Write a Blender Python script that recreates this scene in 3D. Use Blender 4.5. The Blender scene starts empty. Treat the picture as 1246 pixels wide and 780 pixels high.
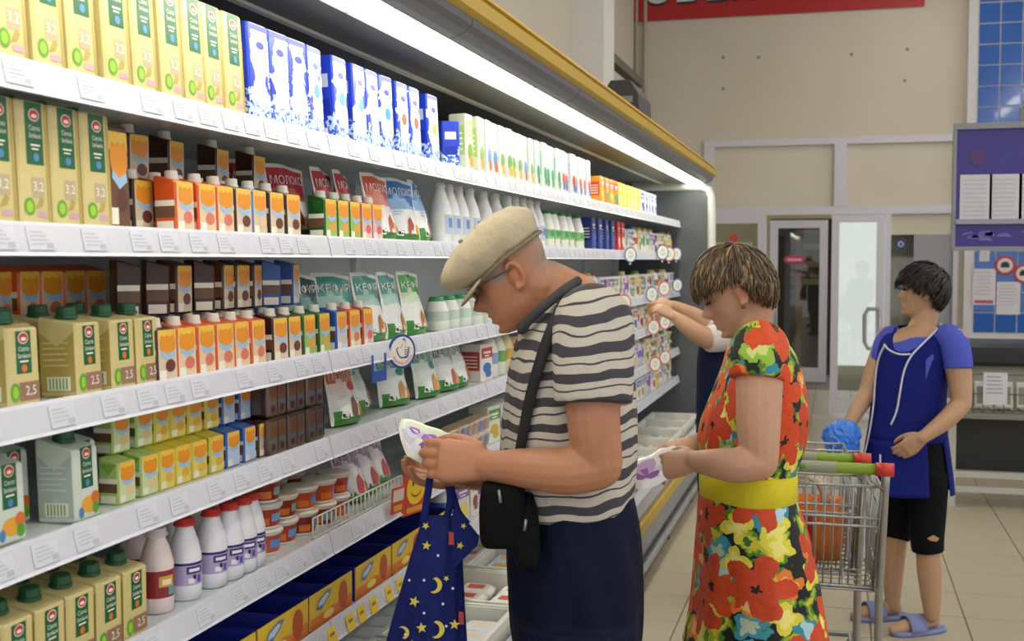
import bpy, bmesh, math, random
import numpy as np
from mathutils import Vector, Matrix
random.seed(7)
scene = bpy.context.scene
COL = scene.collection
# ------------------------------------------------------------------ camera
CAM_H = 1.58
FPX = 1430.0
TH = math.atan(398 / FPX)            # the camera is turned towards the shelves by this angle
PITCH = math.atan(73 / FPX)
cam_d = bpy.data.cameras.new('camera')
cam = bpy.data.objects.new('camera', cam_d)
COL.objects.link(cam)
cam.location = (0, 0, CAM_H)
cam.rotation_euler = (math.pi / 2 - PITCH, 0, TH)
cam_d.sensor_width = 36
cam_d.lens = FPX / 1246 * 36
cam_d.clip_start = 0.05
cam_d.dof.use_dof = True
cam_d.dof.focus_distance = 2.9
cam_d.dof.aperture_fstop = 6.3
scene.camera = cam
# ------------------------------------------------------------------ world, exposure
world = bpy.data.worlds.new('world')
scene.world = world
world.use_nodes = True
wb = world.node_tree.nodes['Background']
wb.inputs[0].default_value = (0.95, 0.97, 1.0, 1)
wb.inputs[1].default_value = 1.0
scene.view_settings.view_transform = 'Standard'
scene.view_settings.look = 'None'
scene.view_settings.gamma = 1
scene.view_settings.exposure = 0.0
TUBE_POWER = 12.0
CEIL_POWER = 17.0
# ------------------------------------------------------------------ projection helpers (photo pixels -> points of the place)
cR = Vector((math.cos(TH), math.sin(TH), 0))
cFh = Vector((-math.sin(TH), math.cos(TH), 0))
cF = cFh * math.cos(PITCH) - Vector((0, 0, 1)) * math.sin(PITCH)
cU = cFh * math.sin(PITCH) + Vector((0, 0, 1)) * math.cos(PITCH)
C0 = Vector((0, 0, CAM_H))
ZV = Vector((0, 0, 1))
def ray(px, py):
    return cF + cR * ((px - 623) / FPX) - cU * ((py - 390) / FPX)
def P(px, py, D):
    return C0 + ray(px, py) * D
def hit(px, py, axis, val):
    r = ray(px, py)
    t = (val - C0[axis]) / r[axis]
    return C0 + r * t
def SY(px, X=1.145):
    """aisle coordinate of the shelf-front point seen at column px"""
    c, s = math.cos(TH), math.sin(TH)
    D = FPX * X / c / (1021 - px)
    return (D - X * s) / c
# ------------------------------------------------------------------ materials
def lin(h):
    h = h.lstrip('#')
    o = []
    for i in (0, 2, 4):
        v = int(h[i:i + 2], 16) / 255
        o.append(v / 12.92 if v <= 0.04045 else ((v + 0.055) / 1.055) ** 2.4)
    return (*o, 1)
MATS = {}
def M(h, rough=0.5, metal=0.0, emit=0.0, noise=0.06, scale=30, coat=0.0):
    key = (h, rough, metal, emit, noise, scale, coat)
    if key in MATS:
        return MATS[key]
    m = bpy.data.materials.new('paint_' + h.lstrip('#'))
    m.use_nodes = True
    nt = m.node_tree
    b = nt.nodes['Principled BSDF']
    c = lin(h)
    b.inputs['Base Color'].default_value = c
    b.inputs['Roughness'].default_value = rough
    b.inputs['Metallic'].default_value = metal
    b.inputs['Coat Weight'].default_value = coat
    if noise > 0:
        tc = nt.nodes.new('ShaderNodeTexCoord')
        n = nt.nodes.new('ShaderNodeTexNoise')
        n.inputs['Scale'].default_value = scale
        n.inputs['Detail'].default_value = 2
        mx = nt.nodes.new('ShaderNodeMix')
        mx.data_type = 'RGBA'
        mx.inputs[6].default_value = tuple(max(0, v * (1 - noise)) for v in c[:3]) + (1,)
        mx.inputs[7].default_value = tuple(min(1, v * (1 + noise)) for v in c[:3]) + (1,)
        nt.links.new(tc.outputs['Object'], n.inputs['Vector'])
        nt.links.new(n.outputs[0], mx.inputs[0])
        nt.links.new(mx.outputs[2], b.inputs['Base Color'])
    if emit:
        b.inputs['Emission Color'].default_value = c
        b.inputs['Emission Strength'].default_value = emit
    MATS[key] = m
    return m
class NT:
    """small helper to write node materials"""
    def __init__(s, name):
        s.m = bpy.data.materials.new(name)
        s.m.use_nodes = True
        s.t = s.m.node_tree
        s.b = s.t.nodes['Principled BSDF']
        s.out = s.t.nodes['Material Output']
    def n(s, typ, **kw):
        x = s.t.nodes.new(typ)
        for k, v in kw.items():
            setattr(x, k, v)
        return x
    def l(s, a, b):
        s.t.links.new(a, b)
    def val(s, x, sock):
        if isinstance(x, (int, float)):
            sock.default_value = x
        else:
            s.l(x, sock)
    def math(s, op, a, b=0.0, c=None):
        x = s.n('ShaderNodeMath', operation=op)
        s.val(a, x.inputs[0]); s.val(b, x.inputs[1])
        if c is not None:
            s.val(c, x.inputs[2])
        return x.outputs[0]
    def mix(s, fac, a, b):
        x = s.n('ShaderNodeMix', data_type='RGBA')
        s.val(fac, x.inputs[0])
        for q, sk in ((a, x.inputs[6]), (b, x.inputs[7])):
            if isinstance(q, str):
                sk.default_value = lin(q)
            elif isinstance(q, tuple):
                sk.default_value = q
            else:
                s.l(q, sk)
        return x.outputs[2]
    def noise(s, vec, scale, detail=2, out=0):
        x = s.n('ShaderNodeTexNoise')
        x.inputs['Scale'].default_value = scale
        x.inputs['Detail'].default_value = detail
        if vec is not None:
            s.l(vec, x.inputs['Vector'])
        return x.outputs[out]
    def obj(s):
        return s.n('ShaderNodeTexCoord').outputs['Object']
    def uv(s):
        return s.n('ShaderNodeTexCoord').outputs['UV']
    def bump(s, h, strength=0.3, dist=0.01):
        x = s.n('ShaderNodeBump')
        x.inputs['Strength'].default_value = strength
        x.inputs['Distance'].default_value = dist
        s.l(h, x.inputs['Height'])
        s.l(x.outputs[0], s.b.inputs['Normal'])
    def color(s, c):
        s.l(c, s.b.inputs['Base Color'])
def glass_mat(name, tint='#FFFFFF', gloss=0.12, rough=0.02):
    k = NT(name)
    tr = k.n('ShaderNodeBsdfTransparent'); tr.inputs[0].default_value = lin(tint)
    gl = k.n('ShaderNodeBsdfGlossy'); gl.inputs['Roughness'].default_value = rough
    fr = k.n('ShaderNodeFresnel'); fr.inputs[0].default_value = 1.5
    fac = k.math('ADD', fr.outputs[0], gloss)
    mx = k.n('ShaderNodeMixShader')
    k.l(fac, mx.inputs[0]); k.l(tr.outputs[0], mx.inputs[1]); k.l(gl.outputs[0], mx.inputs[2])
    k.l(mx.outputs[0], k.out.inputs['Surface'])
    return k.m
# ------------------------------------------------------------------ mesh builder
class MB:
    def __init__(s):
        s.v = []; s.f = []; s.m = []; s.s = []; s.uv = {}
    def add(s, vs, fs, mat=0, smooth=False):
        o = len(s.v)
        s.v.extend([tuple(p) for p in vs])
        for f in fs:
            s.f.append([i + o for i in f]); s.m.append(mat); s.s.append(smooth)
        return o
    def box(s, x0, x1, y0, y1, z0, z1, mat=0, ch=0.0):
        if ch <= 0:
            vs = [(x0, y0, z0), (x1, y0, z0), (x1, y1, z0), (x0, y1, z0), (x0, y0, z1), (x1, y0, z1), (x1, y1, z1), (x0, y1, z1)]
            s.add(vs, [(0, 3, 2, 1), (4, 5, 6, 7), (0, 1, 5, 4), (1, 2, 6, 5), (2, 3, 7, 6), (3, 0, 4, 7)], mat)
        else:
            def ring(z, i):
                a, b, c, d = x0 + i, x1 - i, y0 + i, y1 - i
                k = ch
                return [(a + k, c, z), (b - k, c, z), (b, c + k, z), (b, d - k, z), (b - k, d, z), (a + k, d, z), (a, d - k, z), (a, c + k, z)]
            s.loft([ring(z0, ch), ring(z0 + ch, 0), ring(z1 - ch, 0), ring(z1, ch)], mat, smooth=False)
    def loft(s, rings, mat=0, smooth=True, cap=True, closed=True, uvs=None):
        n = len(rings[0]); o = len(s.v)
        for r in rings:
            s.v.extend([tuple(p) for p in r])
        k = n if closed else n - 1
        for i in range(len(rings) - 1):
            for j in range(k):
                a = o + i * n + j; b = o + i * n + (j + 1) % n
                s.f.append([a, b, b + n, a + n])
                s.m.append(mat(i, j) if callable(mat) else mat); s.s.append(smooth)
                if uvs is not None:
                    s.uv[len(s.f) - 1] = [uvs[i][j], uvs[i][j + 1], uvs[i + 1][j + 1], uvs[i + 1][j]]
        if cap and closed:
            mm = mat(0, 0) if callable(mat) else mat
            s.f.append([o + j for j in reversed(range(n))]); s.m.append(mm); s.s.append(False)
            mm = mat(len(rings) - 2, 0) if callable(mat) else mat
            s.f.append([o + (len(rings) - 1) * n + j for j in range(n)]); s.m.append(mm); s.s.append(False)
        return o
    def lathe(s, prof, n=16, mat=0, c=(0, 0, 0), smooth=True):
        """prof: (r, z) list from bottom to top; mat may be a list per band"""
        rings = []
        for r, z in prof:
            rings.append([(c[0] + r * math.cos(2 * math.pi * j / n), c[1] + r * math.sin(2 * math.pi * j / n), c[2] + z) for j in range(n)])
        mm = (lambda i, j: mat[i]) if isinstance(mat, (list, tuple)) else mat
        s.loft(rings, mm, smooth)
    def tube(s, pts, r, n=8, mat=0, cap=True, flat=None):
        pts = [Vector(p) for p in pts]
        rr = r if isinstance(r, (list, tuple)) else [r] * len(pts)
        rings = []
        up = None
        for i, p in enumerate(pts):
            t = (pts[min(i + 1, len(pts) - 1)] - pts[max(i - 1, 0)])
            if t.length < 1e-9:
                t = Vector((0, 0, 1))
            t.normalize()
            if up is None:
                up = Vector((0, 0, 1)) if abs(t.z) < 0.9 else Vector((1, 0, 0))
            a = t.cross(up)
            if a.length < 1e-6:
                a = t.cross(Vector((0, 1, 0)))
            a.normalize(); b = a.cross(t).normalized()
            up = b
            fa, fb = (1, 1) if flat is None else flat
            rings.append([p + a * (fa * rr[i] * math.cos(2 * math.pi * j / n)) + b * (fb * rr[i] * math.sin(2 * math.pi * j / n)) for j in range(n)])
        s.loft(rings, mat, True, cap)
    def ell(s, c, r, n=14, m=9, mat=0, R=None):
        c = Vector(c)
        if isinstance(r, (int, float)):
            r = (r, r, r)
        rings = []
        for i in range(m + 1):
            a = -math.pi / 2 + math.pi * (i + 0.02) / (m + 0.04)
            ring = []
            for j in range(n):
                b = 2 * math.pi * j / n
                p = Vector((r[0] * math.cos(a) * math.cos(b), r[1] * math.cos(a) * math.sin(b), r[2] * math.sin(a)))
                if R is not None:
                    p = R @ p
                ring.append(c + p)
            rings.append(ring)
        s.loft(rings, mat, True)
    def poly(s, pts, mat=0):
        s.add(pts, [list(range(len(pts)))], mat)
    # flat print on the front (+x) face of a pack: coordinates (y, z)
    def pf(s, x, yz, mat):
        s.poly([(x, y, z) for y, z in yz], mat)
    def prect(s, x, y0, y1, z0, z1, mat):
        s.pf(x, [(y0, z0), (y1, z0), (y1, z1), (y0, z1)], mat)
    def pell(s, x, cy, cz, ry, rz, mat, n=14):
        s.pf(x, [(cy + ry * math.cos(2 * math.pi * i / n), cz + rz * math.sin(2 * math.pi * i / n)) for i in range(n)], mat)
    # print on the near side (-y) face: coordinates (x, z)
    def srect(s, y, x0, x1, z0, z1, mat):
        s.poly([(x0, y, z0), (x1, y, z0), (x1, y, z1), (x0, y, z1)], mat)
    def ptext(s, x, txt, cy, cz, h, mat, w=None):
        vs, fs = text2d(txt)
        if not vs:
            return
        xs = [p[0] for p in vs]; ys = [p[1] for p in vs]
        bw = max(xs) - min(xs); bh = max(ys) - min(ys)
        k = h / bh
        kx = k if w is None else w / bw
        mx, my = (max(xs) + min(xs)) / 2, (max(ys) + min(ys)) / 2
        s.add([(x, cy + (p[0] - mx) * kx, cz + (p[1] - my) * k) for p in vs], fs, mat)
    def mesh(s, name, mats):
        me = bpy.data.meshes.new(name)
        me.from_pydata(s.v, [], s.f)
        for m in mats:
            me.materials.append(m)
        me.polygons.foreach_set('material_index', s.m)
        me.polygons.foreach_set('use_smooth', s.s)
        if s.uv:
            ul = me.uv_layers.new(name='UVMap')
            for pi, q in s.uv.items():
                for li, w in zip(me.polygons[pi].loop_indices, q):
                    ul.data[li].uv = w
        me.update()
        return me
    def build(s, name, mats, parent=None, loc=None):
        return obj(name, s.mesh(name, mats if isinstance(mats, (list, tuple)) else [mats]), parent, loc)
def obj(name, me, parent=None, loc=None):
    o = bpy.data.objects.new(name, me)
    COL.objects.link(o)
    if parent is not None:
        o.parent = parent
    if loc is not None:
        o.location = loc
    return o
def empty(name, loc=(0, 0, 0), rz=0.0):
    o = bpy.data.objects.new(name, None)
    COL.objects.link(o)
    o.location = loc
    o.rotation_euler = (0, 0, rz)
    o.empty_display_size = 0.05
    return o
def tag(o, label=None, cat=None, group=None, kind=None):
    if label: o['label'] = label
    if cat: o['category'] = cat
    if group: o['group'] = group
    if kind: o['kind'] = kind
    return o
_tc = {}
def text2d(txt, res=2):
    if txt in _tc:
        return _tc[txt]
    cu = bpy.data.curves.new('lettering', 'FONT')
    cu.body = txt
    cu.resolution_u = res
    ob = bpy.data.objects.new('lettering', cu)
    COL.objects.link(ob)
    bpy.context.view_layer.update()
    dg = bpy.context.evaluated_depsgraph_get()
    me = bpy.data.meshes.new_from_object(ob.evaluated_get(dg))
    r = ([tuple(v.co[:2]) for v in me.vertices], [list(p.vertices) for p in me.polygons]) if me else ([], [])
    bpy.data.objects.remove(ob); bpy.data.curves.remove(cu)
    if me: bpy.data.meshes.remove(me)
    _tc[txt] = r
    return r
class Kit:
    _c = None
    def corners(s):
        if s._c is None:
            v = np.array([q.co[:] for q in s.me.vertices]); lo, hi = v.min(0), v.max(0)
            s._c = [(x, y, 0.0) for x in (lo[0], hi[0]) for y in (lo[1], hi[1])]
        return s._c
    """shared meshes of one kind of pack: body + named parts"""
    def __init__(s, name, me, parts=()):
        s.name, s.me, s.parts = name, me, list(parts)
    def put(s, loc, label, cat, group=None, rz=0.0, lean=0.0, rx=0.0):
        o = obj(s.name, s.me, None, loc)
        o.rotation_euler = (rx, lean, rz)
        tag(o, label, cat, group)
        for nm, me in s.parts:
            obj(nm, me, o)
        return o
# ================================================================== the room
WY = 12.43           # back wall plane
WLX = -2.12          # left wall plane
CEIL = 4.7
tile_m = NT('floor_tile_glaze')
oi = tile_m.n('ShaderNodeObjectInfo')
v = tile_m.noise(tile_m.obj(), 9, 4)
geo = tile_m.n('ShaderNodeNewGeometry')
v2 = tile_m.noise(geo.outputs['Position'], 1.1, 3)
c = tile_m.mix(v, '#AFA48E', '#C0B6A0')
c = tile_m.mix(tile_m.math('MULTIPLY', v2, 0.45), c, '#9C917C')
tile_m.color(c)
tile_m.b.inputs['Roughness'].default_value = 0.32
def struct(name, mb, mats, parent=None):
    o = mb.build(name, mats, parent)
    if parent is None:
        tag(o, kind='structure')
    return o
mb = MB(); mb.box(WLX - 0.1, 8, -2.5, WY + 6, -0.12, -0.004)
floor = struct('floor', mb, M('#7C725F', 0.8))
# tiles 0.405 m, joints along and across the aisle
TP = 0.405
tb = MB(); g = 0.0035
tb.loft([[(x, y, z) for x, y in ((-TP/2+g+i, -TP/2+g+i), (TP/2-g-i, -TP/2+g+i), (TP/2-g-i, TP/2-g-i), (-TP/2+g+i, TP/2-g-i))] for z, i in ((-0.008, 0), (-0.0012, 0), (0, 0.0015))], 0, False)
tile_me = tb.mesh('floor_tile', [tile_m.m])
cells = []
for i in range(-6, 26):
    for j in range(-4, 36):
        cx = -0.66 + TP * (i + 0.5); cy = 5.08 + TP * (j - 12 + 0.5)
        if cy > WY + 3 or cx > 7.5:
            continue
        d = Vector((cx, cy, -CAM_H)); D = d.dot(cF)
        px = 623 + FPX * d.dot(cR) / D if D > 0.2 else -999
        py = 390 - FPX * d.dot(cU) / D if D > 0.2 else 9999
        seen = -60 < px < 1310 and 300 < py < 860 and cx > -1.0 and cy < WY + 0.3
        hidden = (615 < px < 765) or (855 < px < 960 and py > 520)
        cells.append((0 if seen and not hidden else 1, D, cx, cy))
cells.sort()
rest = MB()
for q, (s_, D, cx, cy) in enumerate(cells):
    if q < 290 and s_ == 0:
        obj('floor_tile', tile_me, floor, (cx, cy, 0))
    else:
        rest.box(cx - TP/2 + g, cx + TP/2 - g, cy - TP/2 + g, cy + TP/2 - g, -0.008, 0)
ro = rest.build('floor_tiling', tile_m.m, floor); ro['kind'] = 'stuff'
# walls
cream = NT('cream_wall_paint')
cream.color(cream.mix(cream.noise(cream.obj(), 1.3, 4), '#CBC2B2', '#D6CEC0'))
cream.b.inputs['Roughness'].default_value = 0.75
mb = MB(); mb.box(WLX - 0.2, WLX, -2.5, WY + 0.3, 0, CEIL)
struct('wall_left', mb, cream.m)
mb = MB(); mb.box(WLX - 0.2, 8, -2.5, WY + 0.3, CEIL, CEIL + 0.1)
struct('ceiling', mb, M('#C9C5BA', 0.9))
def WP(px, py):
    return hit(px, py, 1, WY)
zt = WP(1000, 168).z           # top of the glazed part
xl, xr = WP(856, 300).x, WP(1166, 300).x
mb = MB()
mb.box(WLX, 8, WY, WY + 0.3, zt, CEIL)
mb.box(WLX, xl, WY, WY + 0.3, 0, zt)
mb.box(xr, 8, WY, WY + 0.3, 0, zt)
wall_back = struct('wall_back', mb, cream.m)
hole = MB(); hole.lathe([(0.018, -0.006), (0.018, 0.0), (0.008, 0.004)], 8, 0)
hm = hole.mesh('screw_hole', [M('#94897A')])
for px, py in ((880, 70), (923, 70), (880, 108), (1036, 66), (1104, 60), (1101, 98)):
    o = obj('screw_hole', hm, wall_back, WP(px, py)); o.rotation_euler = (math.pi / 2, 0, 0)
# pipe conduit in the corner
mb = MB(); mb.tube([(WLX + 0.12, WY - 0.03, 2.8), (WLX + 0.12, WY - 0.03, CEIL)], 0.02, 8)
mb.tube([(WLX + 0.03, WY - 0.03, 2.8), (WLX + 0.03, WY - 0.03, CEIL)], 0.015, 8)
tag(mb.build('wall_conduit', M('#B9AE98', 0.6)), 'pair of slim cream conduits running up the corner of the wall', 'conduit')
# pillar beside the case
mb = MB(); mb.box(WLX, -1.85, 9.4, 9.85, 0, CEIL)
o = struct('wall_pillar', mb, M('#E8E6E0', 0.7))
# window frames of the glazed entrance
fr = M('#D4D2DC', 0.4)
Zb, Zm = WP(1000, 251).z, WP(1000, 261).z
def zz(py): return WP(1000, py).z
def xx(px): return WP(px, 300).x
f0, f1 = WY - 0.03, WY + 0.07
frame = MB()
frame.box(xl, xr, f0, f1, zz(176), zt)
frame.box(xl, xr, f0, f1, zz(261), zz(251))
frame.box(xx(1014), xx(1029), f0 - 0.01, f1, zz(251), zz(176))
frame.box(xx(922), xx(932), f0, f1, 0, zz(261))
frame.box(xx(856), xx(868), f0, f1, 0, zz(261)); frame.box(xx(856), xx(868), f0, f1, zz(251), zz(176))
frame.box(xx(1077), xx(1084), f0, f1, 0, zz(261))
frame.box(xx(1160), xr, f0, f1, 0, zz(261)); frame.box(xx(1160), xr, f0, f1, zz(251), zz(176))
frame.box(xx(868), xx(922), f0, f1, 0.0, 0.12)
frame.box(xx(868), xx(922), f0, f1, zz(271), zz(261))
frame.box(xx(1084), xx(1160), f0, f1, 0.0, 0.12)
ent = struct('window_1', frame, [fr])
gl = glass_mat('entrance_glass', '#EEF1EC', 0.02)
def pane(x0, x1, z0, z1, y=WY + 0.02, parent=ent):
    b = MB(); b.box(x0, x1, y, y + 0.008, z0, z1)
    return b.build('pane', gl, parent)
for xa_, xb_ in ((868, 1014), (1029, 1160)):
    b = MB(); b.box(xx(xa_), xx(xb_), WY + 0.02, WY + 0.028, zz(251), zz(176)); b.build('painted_pane', M('#D2CAB6', 0.08, 0, 0, 0.06, 2), ent)
pane(xx(868), xx(922), 0.12, zz(271))
b = MB(); b.box(xx(1084), xx(1160), WY + 0.02, WY + 0.028, zz(286), zz(261)); b.build('painted_pane', M('#D2CAB6', 0.15, 0, 0, 0.06, 2), ent)
b = MB(); b.box(xx(1112), xx(1160), WY + 0.02, WY + 0.028, 0.12, zz(286)); b.build('grey_panel', M('#9A9BA2', 0.4), ent)
pane(xx(1084), xx(1112), 0.12, zz(286))
# cream boards behind the transoms and the side light
b = MB(); b.box(xl, xr, WY + 0.25, WY + 0.27, zz(253), zt)
struct('wall_transom', b, cream.m)
b = MB(); b.box(xx(1078), xr, WY + 0.28, WY + 0.3, 0, zz(261)); struct('wall_side_light', b, M('#C7BEA8', 0.7))
# right door leaf, closed
def leaf(name, x0, x1, y, top, bottom, w, glass_inset, hx, hz0, hz1):
    d = empty(name, ((x0 + x1) / 2, y, 0)); tag(d, kind='structure')
    cx = (x0 + x1) / 2
    a, b_ = x0 - cx, x1 - cx
    b = MB()
    b.box(a, a + w, -0.03, 0.03, bottom, top); b.box(b_ - w, b_, -0.03, 0.03, bottom, top)
    b.box(a + w, b_ - w, -0.03, 0.03, top - w, top); b.box(a + w, b_ - w, -0.03, 0.03, bottom, bottom + w * 1.8)
    b.build('door_frame', [fr], d)
    b = MB(); b.box(a + w, b_ - w, -0.004, 0.004, bottom + w * 1.8, top - w); b.build('pane', gl, d)
    b = MB()
    for s_ in (-1, 1):
        b.tube([(hx - cx - 0.0, -0.03, hz0), (hx - cx, -0.08, hz0), (hx - cx, -0.08, hz1), (hx - cx, -0.03, hz1)], 0.014, 8)
        break
    b.build('door_handle', [M('#BDBDC4', 0.3, 0.6)], d)
    return d
leaf('door_1', xx(1012), xx(1076), WY - 0.06, zz(262), 0.03, 0.075, 0, xx(1071), zz(424), zz(376))
b = MB(); b.tube([hit(1070, 376, 1, WY - 0.14), hit(1056, 376, 1, WY - 0.14), hit(1052, 384, 1, WY - 0.14), hit(1052, 416, 1, WY - 0.14), hit(1056, 424, 1, WY - 0.14), hit(1070, 424, 1, WY - 0.14)], 0.02, 8)
o = b.build('door_pull', [M('#A9A9B2', 0.3, 0.5)]); tag(o, kind='structure')
# vestibule: the outer door and its dark side beyond the open leaf
VY = 15.6
def VX(px): return hit(px, 400, 1, VY).x
def VZ(py): return hit(980, py, 1, VY).z
lf = leaf('door_2', VX(936), VX(1006), VY, VZ(268), 0.02, 0.1, 0, VX(943), VZ(396), VZ(361))
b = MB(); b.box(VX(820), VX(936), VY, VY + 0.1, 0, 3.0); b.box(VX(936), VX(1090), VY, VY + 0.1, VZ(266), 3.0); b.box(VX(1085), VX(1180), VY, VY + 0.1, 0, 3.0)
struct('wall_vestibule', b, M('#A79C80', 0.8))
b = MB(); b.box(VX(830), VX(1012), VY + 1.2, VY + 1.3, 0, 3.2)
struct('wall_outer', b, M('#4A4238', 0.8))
b = MB(); b.box(VX(964), VX(971), VY + 1.0, VY + 1.1, 0, 2.6); struct('trim_1', b, M('#7A5638', 0.7))
for k in range(5):
    b = MB(); b.box(VX(974), VX(1004), VY + 0.9, VY + 1.0, 1.25 + k * 0.24, 1.33 + k * 0.24); struct('trim_%d' % (k + 2), b, M('#8E8672', 0.7))
b = MB(); b.box(WLX, 4, WY + 0.31, VY + 1.3, 3.05, 3.15); struct('ceiling_vestibule', b, M('#CFCabf'.upper(), 0.8))
for k, (px, py, r, hx_, nm, lb) in enumerate(((1096, 297, 0.055, '#2B3F78', 'round_sticker', 'round dark blue sticker on the side glass, upper of the pair'), (1095, 346, 0.055, '#2B3F78', 'round_sticker', 'round dark blue sticker on the side glass, lower of the pair'))):
    p = WP(px, py)
    b = MB(); b.lathe([(r, 0), (r, 0.004)], 20, 0); b.lathe([(r * 0.5, 0.004), (r * 0.5, 0.0045)], 16, 1); b.lathe([(r * 0.34, 0.0045), (r * 0.34, 0.005)], 16, 0)
    o = b.build(nm, [M(hx_), M('#D8DCE8')], None, (p.x, WY + 0.018, p.z)); o.rotation_euler = (math.pi / 2, 0, 0)
    tag(o, lb, 'sticker')
p = hit(967, 316, 1, VY - 0.05)
b = MB(); b.ell((0, 0, 0), (0.14, 0.006, 0.06), 14, 8, 0); b.box(-0.09, 0.09, -0.009, -0.006, -0.015, 0.015, 1)
tag(b.build('door_sign', [M('#C0405E'), M('#E6B8C4')], None, p), 'small pink oval sign stuck on the glass of the outer door', 'sign')
# red dot and illegible white lettering on the left side glass
p = WP(893, 297)
b = MB(); b.lathe([(0.045, 0), (0.045, 0.003)], 16, 0, (0.0, 0.06, 0))
rr = random.Random(4)
for k in range(8):
    x0 = -0.19 + k * 0.048
    b.box(x0, x0 + 0.008, -0.045, 0.02, 0, 0.003, 1); b.box(x0 + 0.026, x0 + 0.034, -0.045, 0.02, 0, 0.003, 1)
    yb = rr.choice((-0.045, -0.016, 0.012)); b.box(x0, x0 + 0.034, yb, yb + 0.009, 0, 0.0032, 1)
o = b.build('glass_decal', [M('#D8453C'), M('#E4E2DE')], None, (p.x, WY + 0.018, p.z)); o.rotation_euler = (math.pi / 2, 0, 0)
tag(o, 'white lettering with a red dot on the glass beside the entrance door', 'decal')
# red banner high on the wall
p0 = WP(760, 25); p1 = WP(1125, 11)
zb = (p0.z + p1.z) / 2
b = MB(); b.box(p0.x, p1.x, WY - 0.03, WY - 0.01, zb, zb + 0.62, 0)
ban = b.build('red_banner', [M('#B01E22', 0.5)]); tag(ban, 'red banner with big outlined letters hung high on the cream wall', 'banner')
b = MB(); b2 = MB()
vs, fs = text2d('СВЕЖЕСТЬ', 3)
xs = [q[0] for q in vs]; ys = [q[1] for q in vs]
k = 0.36 / (max(ys) - min(ys)); ox, oz = WP(783, 3).x, zb + 0.175
def lay(bm, yy, grow):
    mx, mz = (max(xs) + min(xs)) / 2, (max(ys) + min(ys)) / 2
    bm.add([(ox + (q[0] - min(xs)) * k * 0.98, yy, oz + (q[1] - min(ys)) * k + grow) for q in vs], fs, 0)
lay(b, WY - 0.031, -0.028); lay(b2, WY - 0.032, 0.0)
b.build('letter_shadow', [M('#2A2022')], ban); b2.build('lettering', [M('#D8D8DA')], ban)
# ventilation duct boxes by the pillar
b = MB()
for k in range(3):
    q0, q1 = hit(716, 42 + 22 * k, 0, -2.0), hit(766, 76 + 8 * k, 0, -2.0)
    b.box(-2.1, -1.98, 9.9, 12.2, 3.05 + 0.16 * k, 3.13 + 0.16 * k, k % 2)
du = b.build('cable_tray', [M('#6F6A62', 0.5), M('#C9C5BC', 0.5)]); tag(du, 'stacked grey and white pipes along the side wall behind the pillar', 'pipes')
b = MB(); b.box(-2.1, -1.6, 10.0, 10.3, CEIL - 0.6, CEIL - 0.3); b.box(-2.1, -1.65, 10.0, 10.02, CEIL - 0.3, CEIL - 0.001)
# ceiling lights over the sales floor (out of the picture, they light the shop)
fx = MB(); fx.box(-0.1, 0.1, -0.65, 0.65, 0.03, 0.09)
fxm = fx.mesh('housing', [M('#D5D5D0', 0.5)])
df = MB(); df.box(-0.085, 0.085, -0.63, 0.63, 0.0, 0.03)
dfm = df.mesh('diffuser', [M('#FFFAF0', 0.5, 0, CEIL_POWER, 0)])
for x in (0.9, 3.2, 5.5):
    for k in range(8):
        o = empty('ceiling_light', (x, -1.5 + k * 1.75, CEIL - 0.095))
        tag(o, 'long white fluorescent fitting on the shop ceiling', 'ceiling light', 'fluorescent fittings in rows on the ceiling')
        obj('housing', fxm, o); obj('diffuser', dfm, o)
o = empty('ceiling_light', (0.6, WY + 1.7, 3.05 - 0.095)); tag(o, 'added fluorescent fitting that brightens the entrance lobby', 'ceiling light'); obj('housing', fxm, o); obj('diffuser', dfm, o)  # unseen lamp, added to lift the dark door frame in the lobby
# blue tiled panel on the right of the entrance
bx0 = WP(1188, 100).x; by = WY - 0.12
zlow = hit(1200, 405, 1, by).z; 
bt = MB(); bt.box(bx0 - 0.09, 3.4, by + 0.012, WY, 0, CEIL - 0.01)
pil = struct('wall_tiled_pier', bt, M('#CFCDD2', 0.6))
T = 0.2; t_ = MB(); q = 0.006
t_.loft([[(x, y, z) for x, z in ((-T/2+q+i, -T/2+q+i), (T/2-q-i, -T/2+q+i), (T/2-q-i, T/2-q-i), (-T/2+q+i, T/2-q-i))] for y, i in ((0.012, 0), (0.002, 0), (0, 0.004))], 0, False)
btm = t_.mesh('wall_tile', [M('#2F62B4', 0.12, 0, 0, 0.12, 4, 0.5)])
kz = 0
z = zlow + T / 2
while z < CEIL - 0.2:
    for i in range(5):
        obj('wall_tile', btm, pil, (bx0 + T * (i + 0.5), by, z))
    z += T
# ================================================================== refrigerated wall case
XF = 1.145            # distance of the shelf fronts from the camera's line down the aisle
SZ = [1.869, 1.633, 1.366, 1.165, 0.938, 0.728]
JOINT = [0.0, 1.25, 2.51, 3.77, 5.03, 6.29, 7.55, 8.72]
case = empty('refrigerated_case', (-1.3, 4.4, 0))
tag(case, 'long open refrigerated wall case with white shelves and a gold-edged lit canopy', 'display case')
def cbuild(mb, name, mats, parent=case):
    o = mb.build(name, mats, None)
    o.location = (0, 0, 0)
    o.parent = parent
    o.matrix_parent_inverse = Matrix.Translation(-Vector(case.location)) if parent is case else Matrix.Identity(4)
    return o
white = M('#E4E5E8', 0.35); white2 = M('#C6C8D4', 0.3); dark = M('#5B5B60', 0.5); gold = M('#C2A030', 0.4)
deckm = M('#DCE4E4', 0.25)
Y0, Y1 = JOINT[0], JOINT[-1]
XB = 1.62
b = MB(); b.box(-XB - 0.03, -XB, Y0, Y1, 0.3, 1.9); cbuild(b, 'back_panel', [M('#DADCDC', 0.5)])
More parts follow.
